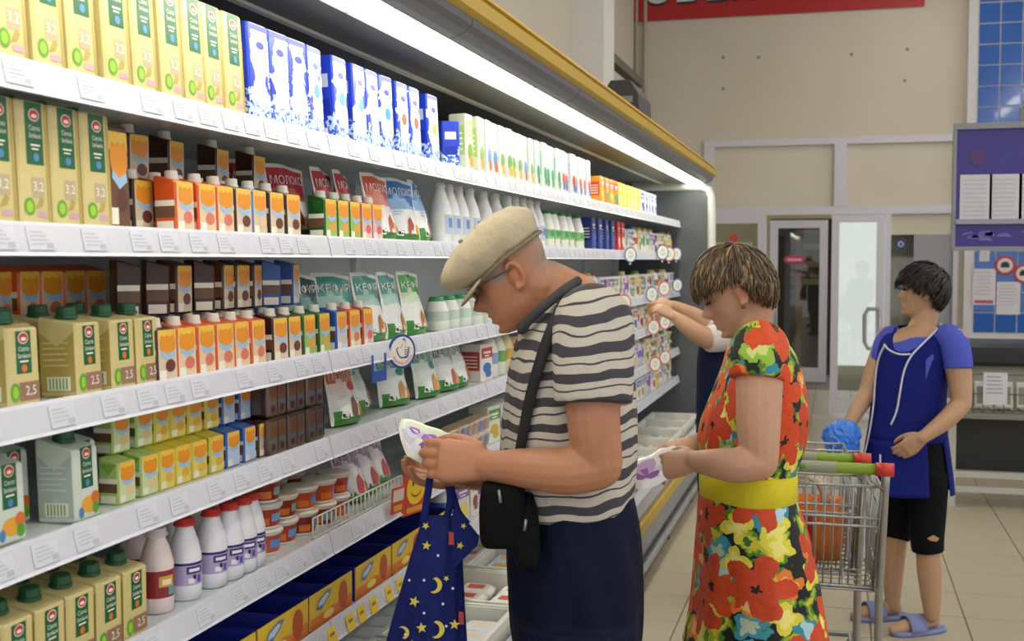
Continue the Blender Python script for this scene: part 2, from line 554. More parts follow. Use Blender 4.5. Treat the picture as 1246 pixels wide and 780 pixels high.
b = MB(); b.box(-XB - 0.03, -XB, Y0, Y1, 1.9, 2.25); cbuild(b, 'upper_back_panel', [M('#4B4B50', 0.5)])
b = MB(); b.box(-1.95, -XB - 0.03, Y0, Y1, 0.0, 2.25); cbuild(b, 'insulated_body', [M('#B8B8B8', 0.6)])
# price tag: paper slip with faint printed lines
tg = MB(); tg.box(0, 0.0008, -0.03, 0.03, -0.017, 0.017, 0)
for k in range(4):
    tg.prect(0.0012, -0.024, 0.006 + 0.005 * (k % 3), 0.009 - k * 0.006, 0.011 - k * 0.006, 1)
tg.prect(0.0012, 0.010, 0.026, -0.014, -0.006, 1)
tagm = tg.mesh('price_tag', [M('#CBCDD8', 0.4), M('#B2B4C2', 0.6)])
rnd = random.Random(11)
shelf_objs = {}
for si, z in enumerate(SZ):
    for k in range(len(JOINT) - 1):
        y0, y1 = JOINT[k] + 0.003, JOINT[k + 1] - 0.003
        b = MB(); b.box(-XB, -XF - 0.012, y0, y1, z - 0.028, z - 0.004)
        b.box(-XF - 0.016, -XF - 0.004, y0, y1, z - 0.034, z - 0.004)
        sh = cbuild(b, 'shelf', [deckm])
        shelf_objs[(si, k)] = sh
        # tilted price rail with a clear lip
        b = MB()
        pr = [(-XF - 0.004, z + 0.004), (-XF + 0.002, z + 0.004), (-XF + 0.004, z - 0.001), (-XF + 0.013, z - 0.041), (-XF + 0.016, z - 0.046), (-XF + 0.010, z - 0.047), (-XF + 0.004, z - 0.042), (-XF - 0.006, z - 0.004)]
        b.loft([[(x, y, zz_) for x, zz_ in pr] for y in (y0, y1)], 0, False)
        rl = b.build('price_rail', [white2], sh)
        if y1 > 1.2:
            y = y0 + 0.1 + rnd.random() * 0.05
            while y < y1 - 0.05:
                t = obj('price_tag', tagm, sh, (-XF + 0.0092, y, z - 0.021))
                t.rotation_euler = (0, -0.23, 0)
                y += rnd.choice((0.085, 0.1, 0.13, 0.17))
# uprights behind
for y in JOINT:
    b = MB(); b.box(-XB, -XB + 0.02, y - 0.02, y + 0.02, 0.4, 2.1)
    cbuild(b, 'slotted_upright', [white])
# canopy
def strip(pts, y0, y1, name, mats, m=0):
    b = MB(); b.loft([[(x, y, z) for x, z in pts] for y in (y0, y1)], m, False)
    return cbuild(b, name, mats)
strip([(-0.895, 2.19), (-0.88, 2.20), (-0.88, 2.235), (-0.895, 2.25), (-0.915, 2.25), (-0.915, 2.19)], Y0, Y1 + 0.05, 'gold_trim', [gold])
strip([(-0.9, 2.25), (-0.885, 2.253), (-0.89, 2.265), (-0.93, 2.265), (-0.93, 2.25)], Y0, Y1 + 0.05, 'gold_lip', [M('#D0A93C', 0.35)])
strip([(-0.93, 2.25), (-0.93, 2.262), (-1.95, 2.262), (-1.95, 2.25)], Y0, Y1 + 0.05, 'canopy_top', [M('#A9A9AA', 0.6)])
for k in range(len(JOINT) - 1):
    y0, y1 = JOINT[k], JOINT[k + 1] - 0.006
    if k >= 1:
        y0 += 0.35; y1 += 0.35
    y1 = min(y1, Y1)
    strip([(-0.897, 2.19), (-0.9, 2.172), (-0.915, 2.158), (-0.94, 2.146), (-0.962, 2.14), (-0.966, 2.148), (-0.94, 2.156), (-0.92, 2.172), (-0.915, 2.19)], y0, y1, 'canopy_fascia', [M('#66676C', 0.35)])
strip([(-1.09, 2.142), (-1.27, 2.150), (-1.27, 2.158), (-1.09, 2.150)], Y0, Y1, 'canopy_soffit', [M('#75746A', 0.6)])
strip([(-1.265, 2.142), (-1.285, 2.142), (-1.285, 2.156), (-1.265, 2.156)], Y0, Y1, 'air_grille_edge', [M('#E8E4D0', 0.4)])
strip([(-1.285, 2.15), (-XB, 2.16), (-XB, 2.17), (-1.285, 2.16)], Y0, Y1, 'air_grille', [M('#55555A', 0.6)])
# fluorescent tubes in the canopy
for k in range(len(JOINT) - 1):
    y0, y1 = JOINT[k] + 0.008, JOINT[k + 1] - 0.008
    b = MB(); b.loft([[(x, y, z) for x, z in ((-0.975, 2.146), (-1.03, 2.1465), (-1.085, 2.147), (-1.085, 2.156), (-0.975, 2.155))] for y in (y0, y1)], 0, False)
    cbuild(b, 'light_diffuser', [M('#FFFBEA', 0.5, 0, TUBE_POWER, 0)])
    b = MB(); b.box(-1.09, -0.97, y0 - 0.012, y0 - 0.002, 2.145, 2.158); cbuild(b, 'lamp_holder', [M('#D8D6C2', 0.5)])
# base: tub rim, gold bumper, grey front panel, kick rail
XBS = 0.915
strip([(-XBS, 0.41), (-XBS - 0.005, 0.33), (-XBS - 0.03, 0.33), (-XBS - 0.06, 0.41), (-XBS - 0.03, 0.425)], Y0, Y1, 'tub_rim', [M('#B9BCC6', 0.3)])
strip([(-XBS + 0.005, 0.31), (-XBS + 0.012, 0.30), (-XBS + 0.012, 0.245), (-XBS + 0.005, 0.235), (-XBS - 0.02, 0.235), (-XBS - 0.02, 0.31)], Y0, Y1, 'gold_bumper', [gold])
strip([(-XBS - 0.005, 0.33), (-XBS - 0.005, 0.12), (-XBS - 0.02, 0.12), (-XBS - 0.02, 0.33)], Y0, Y1, 'base_panel', [M('#8B8C90', 0.4)])
strip([(-XBS - 0.06, 0.12), (-XBS - 0.06, 0.0), (-XBS - 0.08, 0.0), (-XBS - 0.08, 0.12)], Y0, Y1, 'kick_plate', [M('#77777A', 0.5)])
b = MB(); b.tube([(-XBS + 0.012, Y0, 0.085), (-XBS + 0.012, Y1, 0.085)], 0.024, 10); cbuild(b, 'kick_rail', [M('#B9BABF', 0.25, 0.7)])
for y in np.arange(0.3, Y1, 1.05):
    b = MB(); b.tube([(-XBS - 0.08, y, 0.085), (-XBS + 0.012, y, 0.085)], 0.012, 6); b.tube([(-XBS - 0.0, y, 0.085), (-XBS + 0.0, y, 0.0)], 0.012, 6); cbuild(b, 'rail_bracket', [M('#9A9BA0', 0.3, 0.6)])
strip([(-XBS - 0.06, 0.3), (-XB, 0.34), (-XB, 0.32), (-XBS - 0.06, 0.28)], Y0, Y1, 'tub_floor', [white])
# end panel: white rounded frame round a grey glass sheet
y = Y1
fp = [(-0.9, 2.19), (-0.905, 2.1), (-0.92, 2.05), (-0.945, 1.9), (-0.95, 0.75), (-XBS, 0.42)]
b = MB(); b.tube([(x, y + 0.03, z) for x, z in [(-1.5, 2.13), (-1.1, 2.125), (-0.98, 2.12), (-0.935, 2.1), (-0.915, 2.05), (-0.91, 1.9), (-0.905, 0.6), (-0.91, 0.1)]], 0.03, 8)
cbuild(b, 'end_frame', [M('#DDDDD6', 0.4)])
b = MB(); b.poly([(x, y + 0.03, z) for x, z in [(-1.95, 0), (-1.95, 2.2), (-1.0, 2.12), (-0.915, 2.0), (-0.91, 0.1)]]); b.poly([(x, y + 0.036, z) for x, z in [(-1.95, 0), (-1.95, 2.2), (-1.0, 2.12), (-0.915, 2.0), (-0.91, 0.1)]])
cbuild(b, 'end_glass', [M('#5F6266', 0.15)])
# dark rounded lamp lying on the canopy
p = hit(768, 128, 0, -0.98)
b = MB(); b.loft([[(dx, dy * w, dz) for dx, dz in ((-0.09, 0.0), (-0.085, 0.09), (-0.045, 0.155), (0.045, 0.155), (0.085, 0.09), (0.09, 0.0))] for dy, w in ((-0.19, 1), (-0.1, 1), (0.1, 1), (0.18, 1))], 0, False)
b.box(0.0, 0.06, -0.192, -0.19, 0.05, 0.08, 1)
tag(b.build('siren_box', [M('#3D3F3C', 0.4), M('#8A8C88')], None, (-1.0, p.y, 2.268)), 'dark rounded box lying on top of the refrigerated case', 'box')
# ================================================================== packs
GOLD, GOLD2 = '#D2C387', '#B5A058'
GREEN = '#14633A'
paper = dict(rough=0.35)
def capmesh(r, h, hexcol, z0, cx=0.0, cy=0.0, ridges=True):
    b = MB()
    b.lathe([(r * 1.12, 0), (r * 1.12, h * 0.25), (r, h * 0.3), (r * 0.96, h * 0.9), (r * 0.85, h)], 16, 0, (cx, cy, z0), not ridges)
    return b.mesh('cap', [M(hexcol, 0.4)])
def split(b, nf, mats):
    """faces after the first nf are print: they become a part of their own"""
    a, c_ = MB(), MB()
    for dst, lo, hi in ((a, 0, nf), (c_, nf, len(b.f))):
        mp = {}
        for q in range(lo, hi):
            f = []
            for i in b.f[q]:
                if i not in mp:
                    mp[i] = len(dst.v); dst.v.append(b.v[i])
                f.append(mp[i])
            dst.f.append(f); dst.m.append(b.m[q]); dst.s.append(b.s[q])
    return a.mesh('pack_body', mats), ('printed_face', c_.mesh('printed_face', mats))
def star(n, r1, r2, cy, cz, a0=0.0):
    return [(cy + (r1 if i % 2 == 0 else r2) * math.cos(a0 + math.pi * i / n), cz + (r1 if i % 2 == 0 else r2) * math.sin(a0 + math.pi * i / n)) for i in range(2 * n)]
def brick_body(b, w, d, h, mat, ch=0.004, slope=0.0):
    """carton with rounded edges; slope lowers the front of the top"""
    x, y = d / 2, w / 2
    def ring(z, i, sl=0.0):
        pts = [(-x + i + ch, -y + i), (x - i - ch, -y + i), (x - i, -y + i + ch), (x - i, y - i - ch), (x - i - ch, y - i), (-x + i + ch, y - i), (-x + i, y - i - ch), (-x + i, -y + i + ch)]
        return [(a, c, z - sl * (a + x) / d) for a, c in pts]
    b.loft([ring(0, 0.002), ring(0.003, 0), ring(h - 0.003, 0, slope), ring(h, 0.002, slope)], mat, False)
def emblem(b, x, cy, cz, r, red, wht):
    b.pell(x, cy, cz, r * 1.15, r * 0.95, wht); b.pell(x + 0.0002, cy, cz, r, r * 0.8, red); b.pell(x + 0.0004, cy, cz - r * 0.15, r * 0.6, r * 0.3, wht)
VILL = ('Село', 'Зелёное')
def tall_carton():
    b = MB(); w, d, h = 0.072, 0.07, 0.2
    mats = [M(GOLD, 0.3), M(GREEN, 0.35), M('#C8392E', 0.4), M('#EFEDE0', 0.4), M('#5FA32E', 0.4), M('#B9A98A', 0.5), M('#C9A0B0', 0.4), M(GOLD2, 0.35), M('#4F86B8', 0.4), M('#9CC83C', 0.4)]
    brick_body(b, w, d, h, 0); nf = len(b.f)
    x = d / 2 + 0.0004
    b.prect(x, -0.018, 0.022, 0.098, 0.198, 1)
    emblem(b, x + 0.0003, 0.003, 0.178, 0.011, 2, 3)
    b.ptext(x + 0.0005, VILL[0], 0.003, 0.157, 0.008, 3); b.ptext(x + 0.0005, VILL[1], 0.003, 0.145, 0.008, 3, 0.028)
    b.prect(x + 0.0005, -0.008, 0.014, 0.128, 0.131, 3); b.prect(x + 0.0005, -0.006, 0.010, 0.122, 0.1245, 3)
    b.pell(x + 0.0005, 0.004, 0.11, 0.007, 0.007, 8)
    b.prect(x, -0.009, 0.02, 0.045, 0.078, 5); b.ptext(x + 0.0003, '3,2', 0.006, 0.062, 0.017, 3)
    b.pell(x + 0.0003, -0.017, 0.03, 0.0125, 0.0145, 4); b.pell(x + 0.0005, -0.017, 0.03, 0.008, 0.0095, 9)
    b.pf(x + 0.0002, [(-0.004, 0.026), (0.012, 0.03), (0.018, 0.042), (0.008, 0.046)], 7)
    b.prect(x + 0.0003, 0.0, 0.024, 0.014, 0.023, 6)
    b.prect(x, 0.026, 0.034, 0.004, 0.196, 7)
    y = -w / 2 - 0.0004
    b.srect(y, -0.03, 0.02, 0.012, 0.19, 7)
    for k in range(9):
        b.srect(y - 0.0003, -0.024, 0.012, 0.05 + k * 0.013, 0.054 + k * 0.013, 0)
    b.srect(y - 0.0003, -0.022, 0.004, 0.016, 0.036, 3)
    me, pr = split(b, nf, mats)
    return Kit('milk_carton', me, [('cap', capmesh(0.013, 0.013, '#1C6B3C', 0.2, -0.008)), pr])
def short_carton(base=GOLD, dark_=GOLD2, fruit=False, h=0.128):
    b = MB(); w, d = 0.068, 0.07
    mats = [M(base, 0.32), M(GREEN, 0.35), M('#C8392E', 0.4), M('#EFEDE0', 0.4), M('#5FA32E', 0.4), M('#96705A' if not fruit else '#E9A63A', 0.5), M('#9CC83C', 0.4), M(dark_, 0.35), M('#4F86B8', 0.4), M('#D9742C', 0.4)]
    brick_body(b, w, d, h, 0, 0.004, 0.012 if not fruit else 0.02); nf = len(b.f)
    x = d / 2 + 0.0004
    b.prect(x, -0.016, 0.016, h * 0.38, h * 0.87, 1)
    emblem(b, x + 0.0003, 0.0, h * 0.79, 0.0095, 2, 3)
    b.ptext(x + 0.0005, VILL[0], 0, h * 0.665, 0.007, 3); b.ptext(x + 0.0005, VILL[1], 0, h * 0.585, 0.007, 3, 0.027)
    b.prect(x + 0.0005, -0.009, 0.009, h * 0.51, h * 0.53, 3)
    b.pell(x + 0.0005, 0, h * 0.44, 0.006, 0.006, 9 if not fruit else 8)
    if fruit:
        b.pell(x, 0.004, 0.024, 0.024, 0.014, 5); b.pell(x + 0.0003, 0.02, 0.032, 0.011, 0.011, 9); b.pell(x + 0.0004, 0.02, 0.016, 0.009, 0.01, 4); b.pell(x + 0.0004, -0.02, 0.014, 0.007, 0.009, 8)
    else:
        b.prect(x, -0.012, 0.031, 0.008, 0.036, 5); b.ptext(x + 0.0003, '2,5', 0.012, 0.022, 0.016, 3)
        b.pell(x + 0.0004, -0.021, 0.022, 0.0105, 0.014, 4); b.pell(x + 0.0006, -0.021, 0.022, 0.006, 0.009, 6)
    y = -w / 2 - 0.0004
    b.srect(y, -0.031, 0.031, 0.008, h * 0.8, 7)
    for k in range(5):
        b.srect(y - 0.0003, -0.026, 0.02 - 0.006 * (k % 2), h * 0.38 + k * 0.009, h * 0.38 + k * 0.009 + 0.0028, 0)
    b.srect(y - 0.0003, -0.02, 0.022, 0.01, 0.032, 3)
    for k in range(6):
        b.srect(y - 0.0005, -0.016 + k * 0.006, -0.0135 + k * 0.006, 0.012, 0.03, 4)
    # folded gable line
    b.poly([(-0.03, y - 0.0002, h * 0.8), (0.03, y - 0.0002, h * 0.8), (0.0, y - 0.0002, h * 0.62)], 0)
    r = 0.0165
    me, pr = split(b, nf, mats)
    return Kit('square_carton', me, [pr, ('cap', capmesh(r, 0.02 if not fruit else 0.026, '#134F2E', h - 0.005 - (0.006 if fruit else 0), -0.004))])
def kid_pack(flav, side, lower, cap='#E9E4D6', top='#8A4F22', tall=False):
    """0.2 l pack: plain orange patch above, pale blue band, flavour colour below (no figure)"""
    w, d, h = 0.065, 0.045, 0.105
    if tall: h = 0.185; w = 0.06
    b = MB()
    mats = [M(side, 0.35), M(flav, 0.35), M('#E8962A', 0.35), M('#9DC3E6', 0.35), M(lower, 0.4), M('#EDE7D8', 0.4), M(top, 0.4), M('#F0C24A', 0.4), M('#6B4A34', 0.5)]
    brick_body(b, w, d, h, 0, 0.0035, 0.012); nf = len(b.f)
    x = d / 2 + 0.0004
    b.prect(x, -w / 2 + 0.003, w / 2 - 0.003, 0.004, h * 0.9 - 0.004, 1)
    b.prect(x + 0.0002, -w / 2 + 0.004, w / 2 - 0.004, h * 0.72, h * 0.885, 7)
    b.pell(x + 0.0003, 0.001, h * 0.655, w * 0.41, h * 0.225, 2, 20)
    b.pf(x + 0.00035, [(-w * .3, h * .80), (-w * .12, h * .76), (0.0, h * .80), (w * .12, h * .76), (w * .3, h * .80), (w * .2, h * .87), (-w * .2, h * .87)], 7)
    b.pf(x + 0.0004, [(-w * .34, h * .47), (0, h * .37), (w * .38, h * .44), (w * .34, h * .52), (0, h * .47), (-w * .3, h * .54)], 3)
    b.pell(x + 0.0005, w * 0.12, h * 0.27, w * 0.25, h * 0.11, 4, 12)
    b.prect(x + 0.0003, -w / 2 + 0.005, -w * 0.1, h * 0.05, h * 0.2, 5)
    y = -w / 2 - 0.0004
    b.srect(y, -d / 2 + 0.003, d / 2 - 0.003, h * 0.46, h * 0.56, 5)
    b.srect(y, -d / 2 + 0.003, d / 2 - 0.003, h * 0.26, h * 0.45, 8)
    b.srect(y - 0.0002, -d / 2 + 0.006, d / 2 - 0.006, h * 0.04, h * 0.2, 5)
    b.poly([(-d / 2 + 0.004, y - 0.0001, h * 0.88), (d / 2 - 0.004, y - 0.0001, h * 0.86), (0.0, y - 0.0001, h * 0.62)], 6)
    parts = [] if cap is None else [('cap', capmesh(0.0125, 0.017, cap, h - 0.008, -0.004))]
    me, pr = split(b, nf, mats)
    return Kit('small_milk_pack', me, parts + [pr])
splash = NT('blue_splash_print')
sp = splash.n('ShaderNodeSeparateXYZ'); splash.l(splash.obj(), sp.inputs[0])
oi = splash.n('ShaderNodeObjectInfo')
ofs = splash.n('ShaderNodeVectorMath', operation='ADD'); splash.l(splash.obj(), ofs.inputs[0])
rv = splash.n('ShaderNodeCombineXYZ'); splash.l(splash.math('MULTIPLY', oi.outputs['Random'], 5.0), rv.inputs[0]); splash.l(rv.outputs[0], ofs.inputs[1])
n1 = splash.noise(ofs.outputs[0], 26, 4); n2 = splash.noise(ofs.outputs[0], 90, 3)
ay = splash.math('ABSOLUTE', splash.math('ADD', sp.outputs[1], -0.004))
core = splash.math('ADD', splash.math('MULTIPLY', ay, -17.0), splash.math('MULTIPLY', n1, 1.7))
front = splash.math('GREATER_THAN', sp.outputs[0], 0.027)
wm = splash.math('MULTIPLY', splash.math('GREATER_THAN', core, 0.24), front)
low = splash.math('GREATER_THAN', splash.math('ADD', splash.math('MULTIPLY', sp.outputs[2], -9.0), n2), 0.05)
c = splash.mix(wm, splash.mix(n2, '#2036B8', '#2B4AC8'), '#CED7EC')
c = splash.mix(splash.math('MULTIPLY', low, splash.math('GREATER_THAN', n2, 0.5)), c, '#BFD3F0')
c = splash.mix(splash.math('MULTIPLY', low, splash.math('LESS_THAN', n2, 0.42)), c, '#3C74D8')
splash.color(c); splash.b.inputs['Roughness'].default_value = 0.3
def blue_carton(dot=None, h=0.2, w=0.088):
    b = MB(); d = 0.062
    mats = [splash.m, M('#E9EEF6', 0.35), M(dot or '#4C9BE0', 0.35), M('#1C2FA0', 0.35), M('#C8D2E2', .4)]
    brick_body(b, w, d, h, 0); nf = len(b.f)
    x = d / 2 + 0.0004
    b.prect(x, -w / 2 + 0.004, w / 2 - 0.004, h * 0.93, h * 0.985, 3)
    b.pf(x, star(9, 0.024, 0.015, 0.005, h * 0.78), 1); b.pell(x + 0.0003, 0.005, h * 0.78, 0.017, 0.008, 3)
    if dot:
        b.pell(x + 0.0002, 0.008, h * 0.5, 0.017, 0.016, 2); b.pf(x + 0.0003, star(6, 0.012, 0.005, -0.002, h * 0.36), 1)
    y = -w / 2 - 0.0004
    b.srect(y, -0.02, 0.018, h * 0.62, h * 0.78, 4); b.srect(y, -0.022, 0.02, h * 0.3, h * 0.48, 3); b.srect(y, -0.02, 0.012, h * 0.04, h * 0.13, 1)
    me, pr = split(b, nf, mats)
    return Kit('milk_carton', me, [pr])
def plain_carton(base, panel, accent, w=0.072, d=0.06, h=0.19, cap=None, accent2=None):
    b = MB()
    mats = [M(base, 0.35), M(panel, 0.35), M(accent, 0.4), M('#F1EFE8', 0.4), M(accent2 or accent, 0.4)]
    brick_body(b, w, d, h, 0)
    x = d / 2 + 0.0004
    b.prect(x, -w / 2 + 0.004, w / 2 - 0.004, h * 0.62, h * 0.9, 1)
    b.prect(x + 0.0003, -w * 0.3, w * 0.3, h * 0.74, h * 0.8, 3); b.prect(x + 0.0003, -w * 0.2, w * 0.2, h * 0.66, h * 0.7, 3)
    b.pell(x + 0.0002, 0, h * 0.36, w * 0.36, h * 0.14, 2); b.pell(x + 0.0004, w * 0.12, h * 0.2, w * 0.26, h * 0.1, 4)
    y = -w / 2 - 0.0004
    b.srect(y, -d / 2 + 0.006, d / 2 - 0.006, h * 0.3, h * 0.8, 1)
    for k in range(4): b.srect(y - 0.0002, -d / 2 + 0.01, d / 2 - 0.014, h * (0.38 + 0.09 * k), h * (0.41 + 0.09 * k), 3)
    return Kit('milk_carton', b.mesh('carton_body', mats), [('cap', capmesh(0.012, 0.014, cap, h - 0.002))] if cap else [])
def pouch(top, mid, body, text, tcol='#F2F0EC', meadow=True, w=0.15, h=0.185, t=0.07, blob='#8A5A36', blob2='#D88A2E', emb=None):
    """standing film pouch: full at the foot, flat sealed top, one slanted shoulder"""
    b = MB()
    mats = [M(body, 0.22), M(top, 0.22), M(mid, 0.25), M('#3C8A34', 0.3), M(tcol, 0.3), M('#F3F3F0', 0.2), M(blob, 0.4), M(blob2, 0.4), M(emb or '#C8392E', 0.4), M('#2B2B2B', 0.5)]
    nu, nv = 20, 18
    def surf(u, v, side):
        # u,v in 0..1
        edge = 1 - abs(2 * u - 1) ** 2.6
        thick = t * 0.5 * max(0.02, (1 - v) ** 0.7) * edge * (0.35 + 0.65 * min(1, v * 7 + 0.25))
        sh = 0.0
        if u > 0.55: sh = (u - 0.55) * 0.16 * max(0, v - 0.55) / 0.45
        ww = w * (1 - 0.10 * v)
        wave = 0.004 * math.sin(u * 9 + v * 5) * v
        return (side * thick + wave - 0.012 * v, (u - 0.5) * ww, v * h - sh * h * 0.9)
    def mat_at(i, j):
        v = (i + .5) / nv; u = (j + .5) / nu
        if u < 0.05 or u > 0.95 or v > 0.955: return 5
        if v > 0.62 + 0.08 * math.sin(u * 5): return 1
        if v > 0.52: return 2 if mid else 0
        if meadow and v < 0.16 + 0.06 * math.sin(u * 7 + 1): return 3
        if v < 0.035: return 5
        return 0
    for side in (1, -1):
        rings = [[surf(j / nu, i / nv, side) for j in range(nu + 1)] for i in range(nv + 1)]
        if side < 0: rings = [r[::-1] for r in rings]
        b.loft(rings, (lambda i, j: mat_at(i, j if side > 0 else nu - 1 - j)), True, False, False)
    def on(y, z, lift=0.0012):
        u = y / w + 0.5; v = max(0, min(1, z / h))
        return (surf(min(1, max(0, u)), v, 1)[0] + lift, y, z)
    def put(pts2, mat, lift=0.0012): b.poly([on(y, z, lift) for y, z in pts2], mat)
    vs, fs = text2d(text)
    xs = [q[0] for q in vs]; ys = [q[1] for q in vs]
    k = 0.022 / (max(ys) - min(ys)); kx = 0.115 / (max(xs) - min(xs)) * (w / 0.15)
    b.add([on((q[0] - (max(xs) + min(xs)) / 2) * kx, h * 0.78 + (q[1] - (max(ys) + min(ys)) / 2) * k, 0.002) for q in vs], fs, 4)
    if meadow:
        put([(-0.01, 0.02), (0.012, 0.016), (0.022, 0.045), (0.012, 0.07), (0.0, 0.06)], 6, 0.002)
        put([(0.026, 0.016), (0.044, 0.02), (0.046, 0.042), (0.032, 0.05)], 7, 0.002)
        put([(-0.05, 0.016), (-0.028, 0.014), (-0.024, 0.028), (-0.044, 0.032)], 5, 0.002)
        put([(-0.046, 0.02), (-0.038, 0.019), (-0.037, 0.027), (-0.045, 0.028)], 9, 0.0024)
    if emb:
        put([(0.02 + 0.02 * math.cos(a), h * 0.6 + 0.012 * math.sin(a)) for a in np.arange(0, 6.28, 0.5)], 8, 0.0022)
    for k_ in range(3): put([(-0.045, h * (0.5 - 0.045 * k_)), (-0.002 - 0.01 * k_, h * (0.5 - 0.045 * k_)), (-0.002 - 0.01 * k_, h * (0.515 - 0.045 * k_)), (-0.045, h * (0.515 - 0.045 * k_))], 4 if body != '#EDEFEF' else 2, 0.0015)
    return Kit('film_pouch', b.mesh('pouch_body', mats))
def bottle(prof, cols, cap, caph=0.014, capr=0.016, name='yogurt_bottle', patch=None):
    """prof (r,z); cols: list of colour per band"""
    b = MB(); u = list(dict.fromkeys(cols)); mats = [M(c_, 0.25) for c_ in u]
    b.lathe(prof, 20, [u.index(c_) for c_ in cols]); nf = len(b.f)
    if patch:
        n0 = len(mats)
        for (a0, a1, z0, z1, r, col) in patch:
            mats.append(M(col, 0.35)); k = len(mats) - 1
            st = 5
            for q in range(st):
                p0 = a0 + (a1 - a0) * q / st; p1 = a0 + (a1 - a0) * (q + 1) / st
                b.poly([(r * math.cos(p0), r * math.sin(p0), z0), (r * math.cos(p1), r * math.sin(p1), z0), (r * math.cos(p1), r * math.sin(p1), z1), (r * math.cos(p0), r * math.sin(p0), z1)], k)
    cp = [('cap', capmesh(capr, caph, cap, prof[-1][1] - 0.004, 0, 0, False))]
    if patch:
        me, pr = split(b, nf, mats)
        return Kit(name, me, cp + [pr])
    return Kit(name, b.mesh('bottle_body', mats), cp)
def tub(label, lid, oval='#6FA8D8', r=0.042, h=0.052, second='#E0782A'):
    b = MB(); mats = [M('#E6E4DE', 0.35), M(label, 0.35), M(oval, 0.35), M(second, 0.4)]
    b.lathe([(r * 0.8, 0), (r * 0.82, 0.004), (r * 0.83, h * 0.12), (r * 0.94, h * 0.85), (r, h * 0.9), (r, h)], 22, [0, 0, 1, 0, 0])
    for a0, a1, z0, z1, k in ((-0.55, 0.35, 0.32, 0.66, 2), (0.4, 1.1, 0.2, 0.7, 3), (-1.5, -0.7, 0.2, 0.5, 3)):
        rr_ = r * (0.83 + 0.11 * (z0 + z1) / 2) * 1.012
        st = 5
        for q in range(st):
            p0 = a0 + (a1 - a0) * q / st; p1 = a0 + (a1 - a0) * (q + 1) / st
            r0 = r * (0.83 + 0.11 * (z0 - .12) / .73) * 1.008; r1 = r * (0.83 + 0.11 * (z1 - .12) / .73) * 1.008
            b.poly([(r0 * math.cos(p0), r0 * math.sin(p0), z0 * h), (r0 * math.cos(p1), r0 * math.sin(p1), z0 * h), (r1 * math.cos(p1), r1 * math.sin(p1), z1 * h), (r1 * math.cos(p0), r1 * math.sin(p0), z1 * h)], k)
    l = MB(); l.lathe([(r * 1.03, -0.003), (r * 1.05, 0.001), (r * 1.04, 0.004), (r * 0.9, 0.0055)], 22, 0, (0, 0, h - 0.0005))
    return Kit('curd_tub', b.mesh('tub_body', mats), [('lid', l.mesh('lid', [M(lid, 0.3)]))])
def put(kit, si, Y, back, label, cat, group, rz=0.0, lean=-0.035, dz=0.0, rx=0.0):
    """stand a pack on shelf si: Y along the aisle, back = distance of its centre behind the shelf front"""
    Rm_ = Matrix.Rotation(lean, 3, 'Y') @ Matrix.Rotation(rx, 3, 'X')
    lo = min((Rm_ @ Vector(c_)).z for c_ in kit.corners())
    return kit.put((-XF - back, Y, SZ[si] - 0.0035 + dz - lo), label, cat, group, rz, lean, rx)
R = random.Random(21)
jit = lambda a: R.uniform(-a, a)
# ------------------------------------------------------------ shelf 1 (top)
K_tall = tall_carton()
px_left = [(-28, 14), (14, 47), (60, 92), (100, 132), (145, 171), (177, 204), (208, 238), (239, 263), (262, 284), (285, 311)]
for a, c_ in px_left[0:1] + px_left[1:]:
    put(K_tall, 0, (SY(a) + SY(c_)) / 2 + 0.0, 0.047, 'tall gold milk carton with green panel standing on the top shelf', 'carton', 'tall gold cartons on the top shelf', jit(0.03), -0.06)
for k in range(5):
    put(K_tall, 0, 1.5 + k * 0.15, 0.135, 'tall gold milk carton in the second row on the top shelf', 'carton', 'second row of tall gold cartons on the top shelf', jit(0.04), -0.05)
blues = [(315, 341, None), (341, 363, None), (364, 384, None), (384, 404, '#4C9BE0'), (411, 437, '#5BA6E4'), (439, 455, '#5BA6E4'), (455, 470, None), (471, 487, '#3F94DE'), (491, 506, '#C8603C'), (506, 520, '#D2502E'), (522, 547, '#9CC04A')]
KB = {}
for a, c_, dot in blues:
    if dot not in KB: KB[dot] = blue_carton(dot)
    dn = {None: 'plain white splash', '#4C9BE0': 'white splash and pale blue spot', '#5BA6E4': 'white splash and sky blue spot', '#3F94DE': 'white splash and deep blue spot', '#C8603C': 'white splash and rust spot', '#D2502E': 'white splash and red spot', '#9CC04A': 'white splash and lime spot'}[dot]
    put(KB[dot], 0, (SY(a) + SY(c_)) / 2, 0.043, 'blue milk carton with %s on the top shelf' % dn, 'carton', 'blue splash cartons on the top shelf', jit(0.05), -0.05)
KBs = blue_carton('#9CC04A', 0.15, 0.085)
put(KBs, 0, SY(566), 0.06, 'shorter blue milk carton turned sideways beside the tall blue row', 'carton', None, 0.7)
# white and green assorted packs further along the top shelf
K_w = [plain_carton('#CFD2BE', '#A9C47C', '#7FA83E', cap=None, accent2='#C8A23A'), plain_carton('#CDD2D0', '#A9C4D2', '#4A86BC', accent2='#B8562A'), plain_carton('#CED2C8', '#A9C8AC', '#6C9C58', accent2='#CDAE40'), plain_carton('#CCD4CE', '#8FC2B0', '#2F8866'), plain_carton('#D0D2D2', '#B4C2D2', '#B83C3C', accent2='#3E62AC')]
names_w = ['cream and lime milk carton', 'white milk carton with blue spot', 'white milk carton with green and yellow print', 'white milk carton with mint green panel', 'white milk carton with red and blue print']
ys = SY(578)
for k in range(22):
    i = [0, 0, 1, 1, 2, 2, 2, 2, 1, 2, 3, 3, 3, 3, 3, 4, 4, 4, 4, 4, 4, 4][k]
    put(K_w[i], 0, ys + 0.03, 0.045 + jit(0.008), names_w[i] + ' far along the top shelf', 'carton', 'assorted cartons far along the top shelf', jit(0.06))
    ys += 0.088
